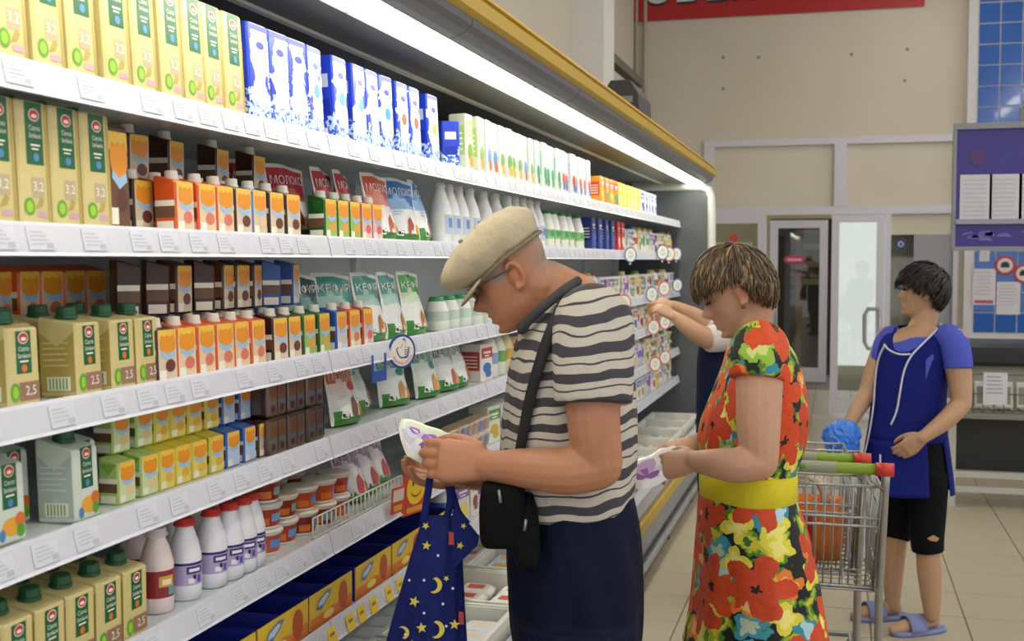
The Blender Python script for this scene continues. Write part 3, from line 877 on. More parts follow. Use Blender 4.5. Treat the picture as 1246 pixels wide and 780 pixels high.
K_bt = bottle([(0.03, 0), (0.034, 0.004), (0.034, 0.11), (0.026, 0.14), (0.014, 0.17), (0.014, 0.19)], ['#F0F2F4', '#F0F2F4', '#E6ECF4', '#F0F2F4', '#F0F2F4'], '#7F98C8', name='milk_bottle')
for k in range(5):
    put(K_bt, 0, SY(636) + k * 0.12, 0.15, 'slim white milk bottle standing behind the cartons on the top shelf', 'bottle', 'slim bottles on the top shelf')
far_cols = [('#E39A2E', '#D8541E', '#F2D24E'), ('#E0872C', '#C94A22', '#3F9C86'), ('#F0D34A', '#E3B52A', '#F2E9B0'), ('#F0DA64', '#EAC83C', '#F7EFC0'), ('#EEF0F4', '#3A4FC0', '#3A4FC0'), ('#F4F4F4', '#4456C8', '#5060CC')]
ys = SY(738)
K_f = [plain_carton(a, c_, d_, 0.1, 0.08, 0.14) for a, c_, d_ in far_cols]
fl = ['orange carton', 'orange and teal carton', 'golden yellow carton', 'pale yellow carton', 'white carton with blue panel', 'white carton with violet-blue print']
for k in range(15):
    i = [0, 1, 0, 1, 2, 3, 2, 3, 3, 2, 4, 5, 4, 5, 5][k]
    put(K_f[i], 0, ys, 0.06, fl[i] + ' near the far end of the top shelf', 'carton', 'bright cartons at the far end of the top shelf', jit(0.08)); ys += 0.128
# ------------------------------------------------------------ shelf 2
for a, c_ in ((-12, 36), (33, 76), (73, 113), (110, 150)):
    o = put(K_tall, 1, (SY(a) + SY(c_)) / 2, 0.046, 'tall gold milk carton with green panel on the second shelf', 'carton', 'tall gold cartons on the second shelf', jit(0.03), -0.04); o.scale = (1, 1, 0.925)
for k in range(3):
    o = put(K_tall, 1, 1.36 + k * 0.09, 0.13, 'tall gold milk carton in the second row on the second shelf', 'carton', 'second row of tall gold cartons, second shelf', jit(0.03)); o.scale = (1, 1, 0.925)
K_or = kid_pack('#E7C9A6', '#D8551E', '#D87A66', top='#E2591F'); K_br = kid_pack('#D9C7AE', '#3B1D10', '#6B3A34', top='#4A2414'); K_cr = kid_pack('#DCC9A0', '#5B7FC0', '#E6C3A4', top='#4A2414')
K_gr = kid_pack('#9CBF5A', '#1F5A22', '#E6A24A', top='#2E6A24', cap='#DDE2D0'); K_pk = kid_pack('#E6C4B8', '#B8543C', '#D66A70', top='#7A3A20'); K_bl = kid_pack('#C9D8EA', '#2A55A8', '#E6C3A4', top='#2A55A8')
K_ye = kid_pack('#E3D36A', '#D2C33A', '#E6B04A', top='#C9B63A', cap=None); K_li = kid_pack('#CFE0A8', '#A9C46C', '#E6C79A', top='#7FAF4A', cap=None); K_bb = kid_pack('#BFD2EA', '#3B66B4', '#B9D0EE', top='#2A55A8', cap=None); K_bn = kid_pack('#CBB59A', '#4A2416', '#7A4A3C', top='#4A2414', cap=None)
K_cho = kid_pack('#6B4530', '#4A2A1C', '#59302A', top='#C98A4A', cap=None, tall=True)
KN = {id(K_or): 'orange strawberry', id(K_br): 'dark brown chocolate', id(K_cr): 'cream and blue', id(K_gr): 'green', id(K_pk): 'pink', id(K_bl): 'blue', id(K_ye): 'yellow', id(K_li): 'lime green', id(K_bb): 'light blue', id(K_bn): 'brown'}
put(K_cho, 1, SY(160), 0.04, 'tall brown chocolate milk pack beside the gold cartons', 'carton', None)
def kids(si, spec, back, where, dz=0.0, rx=0.0, lean=-0.03, rz=0.04):
    for pxs, kit in spec:
        Y = SY(pxs)
        put(kit, si, Y, back, 'small %s milk pack %s' % (KN[id(kit)], where), 'milk pack', 'small milk packs ' + where, jit(rz), lean, dz, rx)
kids(1, [(232, K_or), (259, K_or), (281, K_or), (303, K_br), (322, K_cr), (343, K_br), (363, K_br)], 0.03, 'in the front row on the second shelf')
kids(1, [(215, K_br), (243, K_or), (268, K_or), (292, K_br), (318, K_br)], 0.085, 'in the second row on the second shelf')
kids(1, [(408, K_gr), (423, K_gr), (437, K_gr), (451, K_pk), (464, K_pk)], 0.03, 'with green-sided neighbours on the second shelf')
# packs laid on their sides on top of the standing ones
def laid(kit, si, Y, back, dz, where, rz=0.0):
    o = kit.put((-XF - back, Y, SZ[si] - 0.0035 + dz), 'small %s milk pack lying on its side %s' % (KN[id(kit)], where), 'milk pack', 'laid milk packs ' + where, 0)
    o.rotation_euler = (math.pi / 2, 0, -math.pi / 2 + rz)
    return o
for k, pxs in enumerate((205, 248, 302, 345)):
    Y = SY(pxs, XF + 0.07)
    for q in range(2):
        o = K_bn.put((-XF - 0.11 + 0.0, Y, SZ[1] - 0.0035 + 0.0235 + q * 0.0465), 'small brown milk pack lying flat under an upright one, second shelf back', 'milk pack', 'laid brown packs at the back of the second shelf')
        o.rotation_euler = (0, -math.pi / 2, 0)
    K_br.put((-XF - 0.15, Y, SZ[1] - 0.0035 + 0.0935), 'small dark brown milk pack standing on laid packs at the second shelf back', 'milk pack', 'brown packs raised at the back of the second shelf', jit(0.1))
P_red = pouch('#C8414A', '#D9686C', '#EDEFEF', 'МОЛОКО', blob='#C8502E', emb=None); P_red2 = pouch('#D9604A', '#E08A78', '#EDE6E2', 'МОЛОКО', blob='#B8502E')
P_blue = pouch('#3F86CC', '#8FBCE4', '#EDEFEF', 'МОЛОКО', blob='#A8482E')
P_kef = pouch('#2E5F5C', '#6B9C96', '#E6E9E4', 'КЕФИР', blob='#B08A4A'); P_teal = pouch('#4FA59A', '#A9D2CA', '#EAEFEC', 'КЕФИР', blob='#C07A34'); P_grn = pouch('#4FB04A', '#CFE6C4', '#F1F3EE', 'КЕФИР', blob='#C07A34')
P_or = pouch('#E8864A', '#F2E4DA', '#EDEFEF', 'МОЛОКО', blob='#7A4A2E', emb='#C83A3A', h=0.158, w=0.14); P_aq = pouch('#7FC4B4', '#D6EAE4', '#E4EFEA', 'КЕФИР', blob='#D0923A', emb='#2E8C78', h=0.158, w=0.14); P_sil = pouch('#9AA8A8', '#D0D6D6', '#E8ECEC', 'КЕФИР', blob='#C0602E', h=0.158, w=0.14)
P_pur = pouch('#B89CCB', '#EDEAF0', '#F0EEF0', 'КЕФИР', blob='#C83A3A', w=0.12, h=0.15); P_ors = pouch('#EC8A4A', '#F4CFA8', '#F4E3D0', 'СНЕЖОК', blob='#D88A4A', w=0.13, h=0.14)
for k, (pxs, kit, bk, rz, nm) in enumerate(((394, P_red, 0.18, -0.3, 'red'), (425, P_red, 0.15, -0.25, 'red'), (452, P_red, 0.11, 0.1, 'red'), (470, P_red, 0.10, 0.2, 'red'), (487, P_red2, 0.05, -0.1, 'coral red'), (515, P_blue, 0.06, -0.35, 'blue'), (533, P_blue, 0.05, 0.2, 'blue'))):
    put(kit, 1, SY(pxs), bk, '%s topped milk pouch standing on the second shelf' % nm, 'pouch', 'milk pouches on the second shelf', rz, -0.1)
K_mb = bottle([(0.032, 0), (0.036, 0.005), (0.036, 0.10), (0.03, 0.125), (0.018, 0.16), (0.016, 0.18)], ['#EFEFEA', '#EFEFEA', '#E6E9EE', '#EFEFEA', '#EFEFEA'], '#F0EEE4', name='milk_bottle', capr=0.017, patch=[(-0.9, 0.4, 0.03, 0.09, 0.0364, '#B9C6DE'), (-0.5, 0.1, 0.05, 0.08, 0.0368, '#6F8CC8')])
K_gb = bottle([(0.034, 0), (0.038, 0.005), (0.038, 0.04), (0.038, 0.08), (0.032, 0.11), (0.024, 0.14), (0.024, 0.15)], ['#EFEFEA', '#E3E8DA', '#8FC08A', '#EFEFEA', '#EFEFEA', '#EFEFEA'], '#2F8C4A', name='milk_bottle', capr=0.022, patch=[(-0.8, 0.3, 0.05, 0.075, 0.0384, '#4C9C4E'), (-0.2, 0.4, 0.02, 0.04, 0.0384, '#B8643C')])
K_nb = plain_carton('#2C3C86', '#26347A', '#4C64B4', 0.085, 0.07, 0.16); K_rb = plain_carton('#C8322E', '#B0282A', '#E8E4DE', 0.08, 0.07, 0.16)
for k, pxs in enumerate((556, 566, 577, 590, 606, 620, 634, 643, 652, 660, 668)):
    put(K_mb, 1, SY(pxs), 0.05, 'slim white milk bottle with white cap on the second shelf', 'bottle', 'white capped bottles on the second shelf')
for k, pxs in enumerate((679, 686, 696, 703, 714)):
    put(K_gb, 1, SY(pxs), 0.05, 'white milk bottle with green cap on the second shelf', 'bottle', 'green capped bottles on the second shelf')
for k, pxs in enumerate((727, 735, 743, 750)):
    put(K_nb, 1, SY(pxs), 0.05, 'navy blue carton standing past the bottles on the second shelf', 'carton', 'navy cartons on the second shelf', jit(0.05))
for k, pxs in enumerate((757, 762)):
    put(K_rb, 1, SY(pxs), 0.05, 'red carton beside the navy cartons on the second shelf', 'carton', 'red cartons on the second shelf', jit(0.05))
# ------------------------------------------------------------ shelf 3
K_sq = short_carton(); K_jc = short_carton('#D4DED2', '#B9C6BC', True, 0.135)
for a, c_ in ((14, 58), (98, 131), (144, 169), (174, 198)):
    put(K_sq, 2, (SY(a) + SY(c_)) / 2, 0.045, 'short gold carton with green cap and panel on the third shelf', 'carton', 'short gold cartons on the third shelf', jit(0.06))
for k in range(5):
    put(K_sq, 2, 1.37 + k * 0.1, 0.13, 'short gold carton with green cap, second row of the third shelf', 'carton', 'second row of short gold cartons, third shelf', jit(0.05))
kids(2, [(208, K_br), (232, K_or), (256, K_or), (279, K_or), (299, K_or), (319, K_or)], 0.03, 'in the front row on the third shelf')
kids(2, [(346, K_br), (363, K_br), (381, K_gr), (399, K_gr), (420, K_bl), (436, K_or), (452, K_pk)], 0.03, 'at the front past the third shelf joint')
for k in range(10):
    kit = [K_or, K_or, K_or, K_br, K_br, K_br, K_br, K_br, K_br, K_bl][k]
    put(kit, 2, 1.82 + k * 0.063, 0.095, 'small %s milk pack in the second row on the third shelf' % KN[id(kit)], 'milk pack', 'second row of small packs on the third shelf', jit(0.04))
# second layer at the back of shelf 3
SUP = 0.1225
K_or0 = kid_pack('#E7C9A6', '#D8551E', '#D87A66', top='#E2591F', cap=None); K_br0 = kid_pack('#D9C7AE', '#3B1D10', '#6B3A34', top='#4A2414', cap=None); K_bl0 = kid_pack('#C9D8EA', '#2A55A8', '#E6C3A4', top='#2A55A8', cap=None)
KN[id(K_or0)] = 'orange strawberry'; KN[id(K_br0)] = 'dark brown chocolate'; KN[id(K_bl0)] = 'blue'
for pxs, kit, rz in ((20, K_or, 0.3), (52, K_or0, 0.1), (80, K_or0, 0.0), (107, K_or0, 0.05), (133, K_or0, 0.0)):
    Y = SY(pxs, XF + 0.17)
    put(K_or0, 2, Y, 0.22, 'small orange strawberry milk pack under another behind the gold cartons', 'milk pack', 'orange packs behind the gold cartons, lower', jit(.03), 0)
    put(kit, 2, Y, 0.22, 'small orange strawberry milk pack stacked behind the short gold cartons', 'milk pack', 'orange packs behind the gold cartons, upper', rz, 0, 0.1055)
for pxs, kit, rz in ((176, K_br0, 0.8), (212, K_br0, 0.7), (234, K_br0, 0.1), (264, K_br0, 0.8), (287, K_br0, 0.15), (305, K_br0, 0.1), (322, K_br0, 0.2), (345, K_bl0, 0.7), (368, K_bl0, 0.2)):
    put(kit, 2, SY(pxs, XF + 0.06), 0.1, 'small %s milk pack in the upper layer on the third shelf' % KN[id(kit)], 'milk pack', 'upper layer of small packs on the third shelf', rz + jit(0.05), 0.0, 0.1145)
for pxs, kit, bk, rz, nm in ((388, P_kef, 0.14, -0.2, 'dark green'), (410, P_kef, 0.13, -0.3, 'dark green'), (428, P_kef, 0.12, -0.2, 'dark green'), (455, P_teal, 0.10, -0.35, 'teal'), (478, P_teal, 0.06, -0.1, 'teal'), (500, P_teal, 0.05, 0.05, 'teal'), (524, P_grn, 0.05, -0.05, 'bright green')):
    put(kit, 2, SY(pxs), bk, '%s topped kefir pouch standing on the third shelf' % nm, 'pouch', 'kefir pouches on the third shelf', rz, -0.08)
K_jar = bottle([(0.034, 0), (0.038, 0.004), (0.038, 0.03), (0.038, 0.06), (0.03, 0.085), (0.024, 0.095)], ['#ECEDE8', '#E3EADF', '#BFD4C4', '#ECEDE8', '#ECEDE8'], '#3A9A58', name='milk_bottle', capr=0.024)
for pxs in (551, 564, 578, 592, 606, 655, 664, 674, 682, 690, 698, 705, 712, 720):
    put(K_jar, 2, SY(pxs), 0.05, 'squat white bottle with green cap on the third shelf', 'bottle', 'squat bottles on the third shelf')
# ------------------------------------------------------------ shelf 4
for a, c_, bk, rz in ((-2, 52, 0.06, 0.0), (96, 128, 0.05, 0.05), (122, 150, 0.09, 0.05)):
    put(K_jc, 3, (SY(a) + SY(c_)) / 2, bk, 'pale grey carton with green cap and fruit print on the fourth shelf', 'carton', 'pale cartons on the fourth shelf', rz)
for k in range(6):
    put(K_jc, 3, 1.36 + (k % 3) * 0.1 + 0.02 * (k // 3), 0.135 + 0.085 * (k // 3), 'pale grey carton with green cap in the rows behind on the fourth shelf', 'carton', 'rows of pale cartons behind on the fourth shelf', jit(0.05))
for lay_, dz in ((0, 0.0), (1, 0.0815)):
    for pxs, kit in ((160, K_li), (188, K_li), (209, K_ye), (229, K_ye), (249, K_ye), (270, K_ye), (290, K_bb), (310, K_bb), (328, K_bn)):
        o = put(kit, 3, SY(pxs, XF + 0.02 + 0.02 * lay_), 0.055 + 0.03 * lay_, 'small %s milk pack in the %s layer on the fourth shelf' % (KN[id(kit)], ('lower', 'upper')[lay_]), 'milk pack', ('lower', 'upper')[lay_] + ' layer of small packs on the fourth shelf', jit(0.04), 0, dz)
        o.scale = (0.9, 0.8, 0.775)
# shrink-wrapped blocks of brown packs
wrap = glass_mat('clear_wrap', '#F2F2F2', 0.03, 0.15)
for k, pxs in enumerate((349, 372, 395)):
    for q in range(2):
        Y = SY(pxs); b = MB()
        brick_body(b, 0.086, 0.1, 0.078, 0)
        x = 0.0504
        for s_ in (-1, 1):
            b.prect(x, s_ * 0.021 - 0.018, s_ * 0.021 + 0.018, 0.004, 0.072, 1); b.pell(x + 0.0003, s_ * 0.021, 0.052, 0.014, 0.016, 2); b.prect(x + 0.0003, s_ * 0.021 - 0.016, s_ * 0.021 + 0.016, 0.026, 0.034, 3); b.pell(x + 0.0004, s_ * 0.021, 0.016, 0.01, 0.008, 4)
        o = b.build('milk_multipack', [M('#6A4632', 0.3), M('#B89A80', 0.3), M('#C98634', 0.3), M('#9DB6D0', 0.3), M('#8A3A34', 0.3)], None, (-XF - 0.075, Y, SZ[3] - 0.0035 + q * 0.0825))
        tag(o, 'shrink-wrapped block of brown milk packs, %s of its pair on the fourth shelf' % ('upper' if q else 'lower'), 'multipack', 'wrapped brown multipacks on the fourth shelf')
        w_ = MB(); w_.box(-0.0525, 0.0525, -0.0475, 0.0475, 0.0, 0.081, 0, 0.006); w_.build('clear_film', [wrap], o)
for pxs, kit, bk, rz, nm in ((405, P_or, 0.16, -0.3, 'orange'), (420, P_or, 0.1, 0.2, 'orange'), (447, P_or, 0.06, -0.15, 'orange'), (488, P_aq, 0.12, 0.3, 'aqua'), (512, P_aq, 0.08, -0.3, 'aqua'), (543, P_aq, 0.06, -0.2, 'aqua'), (566, P_sil, 0.06, -0.2, 'silver grey'), (582, P_sil, 0.06, 0.1, 'silver grey')):
    put(kit, 3, SY(pxs), bk, '%s topped pouch with meadow print on the fourth shelf' % nm, 'pouch', 'meadow print pouches on the fourth shelf', rz, -0.12)
# ------------------------------------------------------------ shelf 5
K_sq5 = short_carton(GOLD, GOLD2, False, 0.13)
for i in range(3):
    for j, Y in enumerate((1.36, 1.435, 1.51, 1.585, 1.66, 1.735)):
        put(K_sq5, 4, Y + 0.01 + 0.006 * i, 0.045 + 0.085 * i, 'short gold carton with green cap in the close block on the fifth shelf', 'carton', 'block of short gold cartons on the fifth shelf', jit(0.02), 0)
K_yb = bottle([(0.026, 0), (0.031, 0.003), (0.031, 0.025), (0.0312, 0.03), (0.0312, 0.068), (0.031, 0.073), (0.031, 0.085), (0.024, 0.115), (0.017, 0.135), (0.017, 0.145)], ['#E8E9F0', '#E8E9F0', '#E8E9F0', '#B7A9D2', '#3A2C7A', '#E8E9F0', '#E8E9F0', '#E8E9F0', '#E8E9F0'], '#D23A34', name='yogurt_bottle', capr=0.019,
    patch=[(-0.9, 0.2, 0.052, 0.066, 0.0316, '#3A2C7A'), (-0.75, 0.0, 0.056, 0.062, 0.032, '#F0F0F4'), (-0.8, -0.4, 0.034, 0.044, 0.0316, '#E9EAF2'), (-0.2, 0.1, 0.034, 0.048, 0.0316, '#6A4CA8'), (-0.5, -0.3, 0.042, 0.05, 0.0322, '#241A4C')])
K_pb = bottle([(0.026, 0), (0.031, 0.003), (0.031, 0.025), (0.0312, 0.03), (0.0312, 0.075), (0.031, 0.08), (0.031, 0.09), (0.024, 0.118), (0.017, 0.135), (0.017, 0.145)], ['#E9D3D6', '#E9D3D6', '#E9D3D6', '#8C2A34', '#8C2A34', '#E9D3D6', '#EBDADA', '#EBDADA', '#EBDADA'], '#E8DCDC', name='yogurt_bottle', capr=0.019,
    patch=[(-0.9, 0.1, 0.05, 0.07, 0.0316, '#D8A23C'), (-0.7, -0.1, 0.054, 0.064, 0.032, '#F2E4D4'), (-0.3, 0.2, 0.034, 0.05, 0.0316, '#5FA0A8')])
for pxs, bk in ((176, 0.15), (203, 0.06)):
    put(K_pb, 4, SY(pxs, XF + bk - 0.03), bk, 'pink yogurt bottle with dark red label on the fifth shelf', 'bottle', 'pink yogurt bottles on the fifth shelf', jit(.3), 0)
for pxs, bk in ((252, 0.055), (281, 0.05), (299, 0.045), (315, 0.045), (328, 0.05)):
    put(K_yb, 4, SY(pxs), bk, 'white yogurt bottle with purple label and red cap on the fifth shelf', 'bottle', 'purple labelled yogurt bottles on the fifth shelf', jit(.2), 0)
for k in range(5):
    if k > 2: break
    put(K_yb, 4, 2.05 + k * 0.085, 0.125, 'white yogurt bottle with red cap in the second row on the fifth shelf', 'bottle', 'second row of purple labelled bottles', jit(.4), 0)
K_tr = tub('#B93A2C', '#E4DDD0'); K_to = tub('#C8502A', '#E9E4D8', '#5B9BD4'); K_td = tub('#8E2824', '#E9E2C8', '#7FB0B0')
tn = {id(K_tr): 'red', id(K_to): 'orange red', id(K_td): 'dark red'}
for Y, bk, st in ((2.275, 0.185, 3), (2.33, 0.075, 3), (2.375, 0.185, 3), (2.43, 0.085, 2), (2.475, 0.185, 3), (2.525, 0.08, 2), (2.575, 0.185, 3), (2.62, 0.075, 2), (2.675, 0.185, 2), (2.715, 0.08, 2)):
    for q in range(st):
        kit = [K_to, K_tr, K_td][(q + int(Y * 40)) % 3]
        put(kit, 4, Y, bk, 'round %s curd tub by the wire divider, layer %s from the shelf' % (tn[id(kit)], ('one', 'two', 'three')[q]), 'tub', 'stacked curd tubs on the fifth shelf', jit(.6), 0, q * 0.0578)
# low wire divider in front of the tubs
Ya, Yb = SY(384), SY(492)
b = MB()
for zz_ in (0.004, 0.05): b.tube([(-XF - 0.012, Ya, SZ[4] + zz_), (-XF - 0.012, Yb, SZ[4] + zz_)], 0.0022, 6)
n = 22
for k in range(n + 1):
    y = Ya + (Yb - Ya) * k / n
    b.tube([(-XF - 0.012, y, SZ[4] + 0.0), (-XF - 0.012, y, SZ[4] + 0.05)], 0.0018, 5)
tag(b.build('wire_divider', [M('#E6E4DA', 0.4)]), 'low white wire divider along the shelf edge in front of the tubs', 'divider')
for pxs, kit, bk, rz, nm in ((440, P_ors, 0.3, -0.2, 'orange'), (462, P_ors, 0.3, -0.1, 'orange'), (468, P_pur, 0.09, -0.3, 'violet'), (488, P_pur, 0.1, -0.2, 'violet'), (508, P_pur, 0.12, -0.2, 'violet')):
    put(kit, 4, SY(pxs), bk, 'small %s topped pouch on the fifth shelf behind the wire divider' % nm, 'pouch', 'small pouches on the fifth shelf', rz, -0.2)
# yogurt cup packs stacked past the pouches
cup = MB(); cup.box(-0.03, 0.03, -0.03, 0.03, 0.05, 0.054, 2, 0.0015)
cup.loft([[(r * cx, r * cy, z) for cx, cy in ((-1, -.7), (-.7, -1), (.7, -1), (1, -.7), (1, .7), (.7, 1), (-.7, 1), (-1, .7))] for r, z in ((0.02, 0), (0.0215, 0.006), (0.026, 0.044), (0.029, 0.051))], lambda i, j: (0, 1, 0)[i], False)
K_cup = Kit('yogurt_cup', cup.mesh('cup_body', [M('#E3D6CC', 0.35), M('#B9A294', 0.35), M('#E6C6A0', 0.3)]))
cup2 = MB(); cup2.box(-0.03, 0.03, -0.03, 0.03, 0.05, 0.054, 2, 0.0015)
cup2.loft([[(r * cx, r * cy, z) for cx, cy in ((-1, -.7), (-.7, -1), (.7, -1), (1, -.7), (1, .7), (.7, 1), (-.7, 1), (-1, .7))] for r, z in ((0.02, 0), (0.0215, 0.006), (0.026, 0.044), (0.029, 0.051))], lambda i, j: (0, 1, 0)[i], False)
K_cup2 = Kit('yogurt_cup', cup2.mesh('cup_body', [M('#DADAE2', 0.35), M('#8C93B4', 0.35), M('#E2CFC0', 0.3)]))
for k in range(10):
    for q in range(2):
        kit = K_cup if (k + q) % 3 else K_cup2
        put(kit, 4, SY(536) + 0.0 + k * 0.064, 0.05, 'square %s yogurt cup in the %s layer beside the pouches' % ('beige' if kit is K_cup else 'lilac', ('lower', 'upper')[q]), 'yogurt cup', 'square yogurt cups on the fifth shelf', jit(.1), 0, q * 0.0547)
# ------------------------------------------------------------ shelf 6: open display boxes
def display_box(fill):
    w, d, h, t = 0.24, 0.25, 0.085, 0.003
    o_ = MB()
    o_.box(-d / 2, d / 2, -w / 2, w / 2, 0, t, 0)
    o_.box(d / 2 - t, d / 2, -w / 2, w / 2, t, h, 1); o_.box(-d / 2, -d / 2 + t, -w / 2, w / 2, t, h + 0.02, 0)
    o_.box(-d / 2 + t, d / 2 - t, -w / 2, -w / 2 + t, t, h, 0); o_.box(-d / 2 + t, d / 2 - t, w / 2 - t, w / 2, t, h, 0)
    x = d / 2 + 0.0005
    o_.prect(x, -w / 2 + 0.002, w / 2 - 0.002, 0.002, 0.03, 2); 
    o_.pf(x + 0.0002, [(-w * .46, 0.03), (-w * .3, 0.022), (0, 0.034), (w * .2, 0.026), (w * .47, 0.036), (w * .47, 0.003), (-w * .46, 0.003)], 2)
    o_.pf(x + 0.0004, [(-0.09, 0.045), (-0.06, 0.04), (-0.02, 0.058), (0.0, 0.075), (-0.03, 0.078), (-0.075, 0.066)], 3)
    o_.pf(x + 0.0006, [(-0.08, 0.05), (-0.05, 0.05), (-0.018, 0.066), (-0.03, 0.072), (-0.07, 0.062)], 4)
    o_.pell(x + 0.0004, 0.065, 0.042, 0.026, 0.034, 5); o_.pell(x + 0.0005, -0.02, 0.02, 0.03, 0.01, 6)
    me = o_.mesh('box_body', [M('#24309A', 0.4), M('#E3BE2E', 0.35), M('#DE7A28', 0.35), M('#5C7FB0', 0.35), M('#C7D6E4', 0.35), M('#B9501E', 0.35), M('#F2DC7A', 0.35)])
    dv = MB(); dv.box(-d / 2 + t, d / 2 - t, -0.0015, 0.0015, t, h - 0.004)
    return Kit('display_box', me, [('divider', dv.mesh('divider', [M('#3442B0', 0.4)]))])
K_dbx = display_box(0)
bars = MB(); bars.box(-0.075, 0.075, -0.02, 0.02, 0, 0.022, 0, 0.008); bars.prect(0.0755, -0.012, 0.012, 0.004, 0.018, 1)
bars.poly([(-0.05, -0.012, 0.0225), (0.05, -0.012, 0.0225), (0.05, 0.012, 0.0225), (-0.05, 0.012, 0.0225)], 1)
K_bar = Kit('curd_bar', bars.mesh('bar_body', [M('#E6C23A', 0.3), M('#C8402C', 0.3)]))
DB = [2.055, 2.305, 2.555, 2.82, 3.07, 3.32]
for k, Y in enumerate(DB):
    put(K_dbx, 5, Y, 0.138, 'open navy and yellow display box of curd bars on the sixth shelf', 'display box', 'display boxes on the sixth shelf', 0, 0)
for k, (Y, back, rz, dz) in enumerate(((2.0, 0.1, 0.4, 0.004), (2.76, 0.17, 0.5, 0.004), (2.88, 0.12, -0.5, 0.004), (2.88, 0.15, -0.3, 0.0275), (3.02, 0.13, 0.35, 0.004), (3.13, 0.16, 0.2, 0.004), (3.27, 0.13, 0.1, 0.004), (3.38, 0.15, 0.1, 0.004))):
    put(K_bar, 5, Y, back, 'yellow and red wrapped curd bar lying in a display box', 'curd bar', 'curd bars in the display boxes', rz, 0, dz)
# yellow tags on the rail of the sixth shelf
yt = MB(); yt.box(0, 0.001, -0.022, 0.022, -0.024, 0.016, 0); yt.prect(0.0014, -0.014, 0.012, -0.004, 0.004, 1)
ytm = yt.mesh('yellow_price_tag', [M('#E2C23C', 0.4), M('#8C7A3C', 0.5)])
for pxs in (395, 418, 432, 447, 466, 480):
    o = obj('yellow_price_tag', ytm, shelf_objs[(5, 2)] if SY(pxs) > 2.51 else shelf_objs[(5, 1)], (-XF + 0.0115, SY(pxs), SZ[5] - 0.022)); o.rotation_euler = (0, -0.23, 0)
# ------------------------------------------------------------ bottom tub: white bins with butter packs and milk bags
bag = MB()
bag.loft([[(a * sx, b_ * sy, z) for a, b_ in ((-1, -.8), (-.8, -1), (.8, -1), (1, -.8), (1, .8), (.8, 1), (-.8, 1), (-1, .8))] for sx, sy, z in ((.05, .04, 0), (.062, .05, .01), (.062, .05, .028), (.045, .036, .04))], lambda i, j: (0, 1, 0)[i], True)
bag.poly([(-0.03, -0.025, 0.0405), (0.03, -0.025, 0.0405), (0.03, 0.025, 0.0405), (-0.03, 0.025, 0.0405)], 2)
def flatpack(c0, c1, c2):
    return Kit('wrapped_pack', bag.mesh('pack_body', [M(c0, 0.3), M(c1, 0.3), M(c2, 0.3)]))
FPK = [flatpack('#E9ECE8', '#6FAE4A', '#DDE7EC'), flatpack('#DDE3EE', '#3A4CA0', '#E9D9C4'), flatpack('#F0EFEA', '#E6E4DA', '#D8573E'), flatpack('#C9D6EA', '#2E3F8E', '#E0B24A'), flatpack('#E6E0EC', '#8C5CB0', '#EDEDED')]
FN = ['white and green', 'pale blue and navy', 'white and red', 'navy and gold', 'white and violet']
def wbin(Y, x, w=0.36, d=0.3, h=0.125, z=0.345):
    b = MB(); t = 0.008
    b.box(-d/2, d/2, -w/2, w/2, 0, t); 
    for s_ in (-1, 1):
        b.box(s_ * (d/2 - t/2) - t/2, s_ * (d/2 - t/2) + t/2, -w/2, w/2, t, h); b.box(-d/2 + t, d/2 - t, s_ * (w/2 - t/2) - t/2, s_ * (w/2 - t/2) + t/2, t, h)
    r = MB()
    r.box(d/2, d/2 + 0.015, -w/2 - 0.015, w/2 + 0.015, h - 0.02, h + 0.006); r.box(-d/2 - 0.015, -d/2, -w/2 - 0.015, w/2 + 0.015, h - 0.02, h + 0.006)
    r.box(-d/2, d/2, w/2, w/2 + 0.015, h - 0.02, h + 0.006); r.box(-d/2, d/2, -w/2 - 0.015, -w/2, h - 0.02, h + 0.006)
    o = b.build('storage_bin', [M('#DCDCD2', 0.4)], None, (x, Y, z))
    tag(o, 'white plastic bin of wrapped packs in the bottom of the case', 'bin', 'white bins in the bottom of the case')
    r.build('rim', [M('#E4E4DC', 0.35)], o)
    return o
wc = 0
yb = 2.15
while yb < 8.4:
    wbin(yb, -1.14)
    for k in range(12):
        dx = -1.14 + (-0.075 if k % 2 else 0.07); dy = yb - 0.11 + 0.11 * ((k // 2) % 3); dz_ = 0.3535 + 0.0415 * (k // 6)
        i = (k // 6 + int(yb * 3)) % 5
        FPK[i].put((dx, dy, dz_), '%s wrapped pack lying in the %s layer of a white bin' % (FN[i], ('lower', 'upper')[k // 6]), 'butter pack', 'wrapped packs in the bottom bins', jit(0.05))
    yb += 0.41
# packs laid behind the bins on the tub floor, stacked
for k in range(30):
    Y = 3.05 + (k % 15) * 0.115
    i = 0 if Y < 4 else (k % 5)
    FPK[i].put((-1.4, Y, 0.3335 + 0.0415 * (k // 15)), '%s wrapped pack stacked behind the white bins, %s layer' % (FN[i], ('lower', 'upper')[k // 15]), 'butter pack', 'wrapped packs behind the bins', jit(0.05))
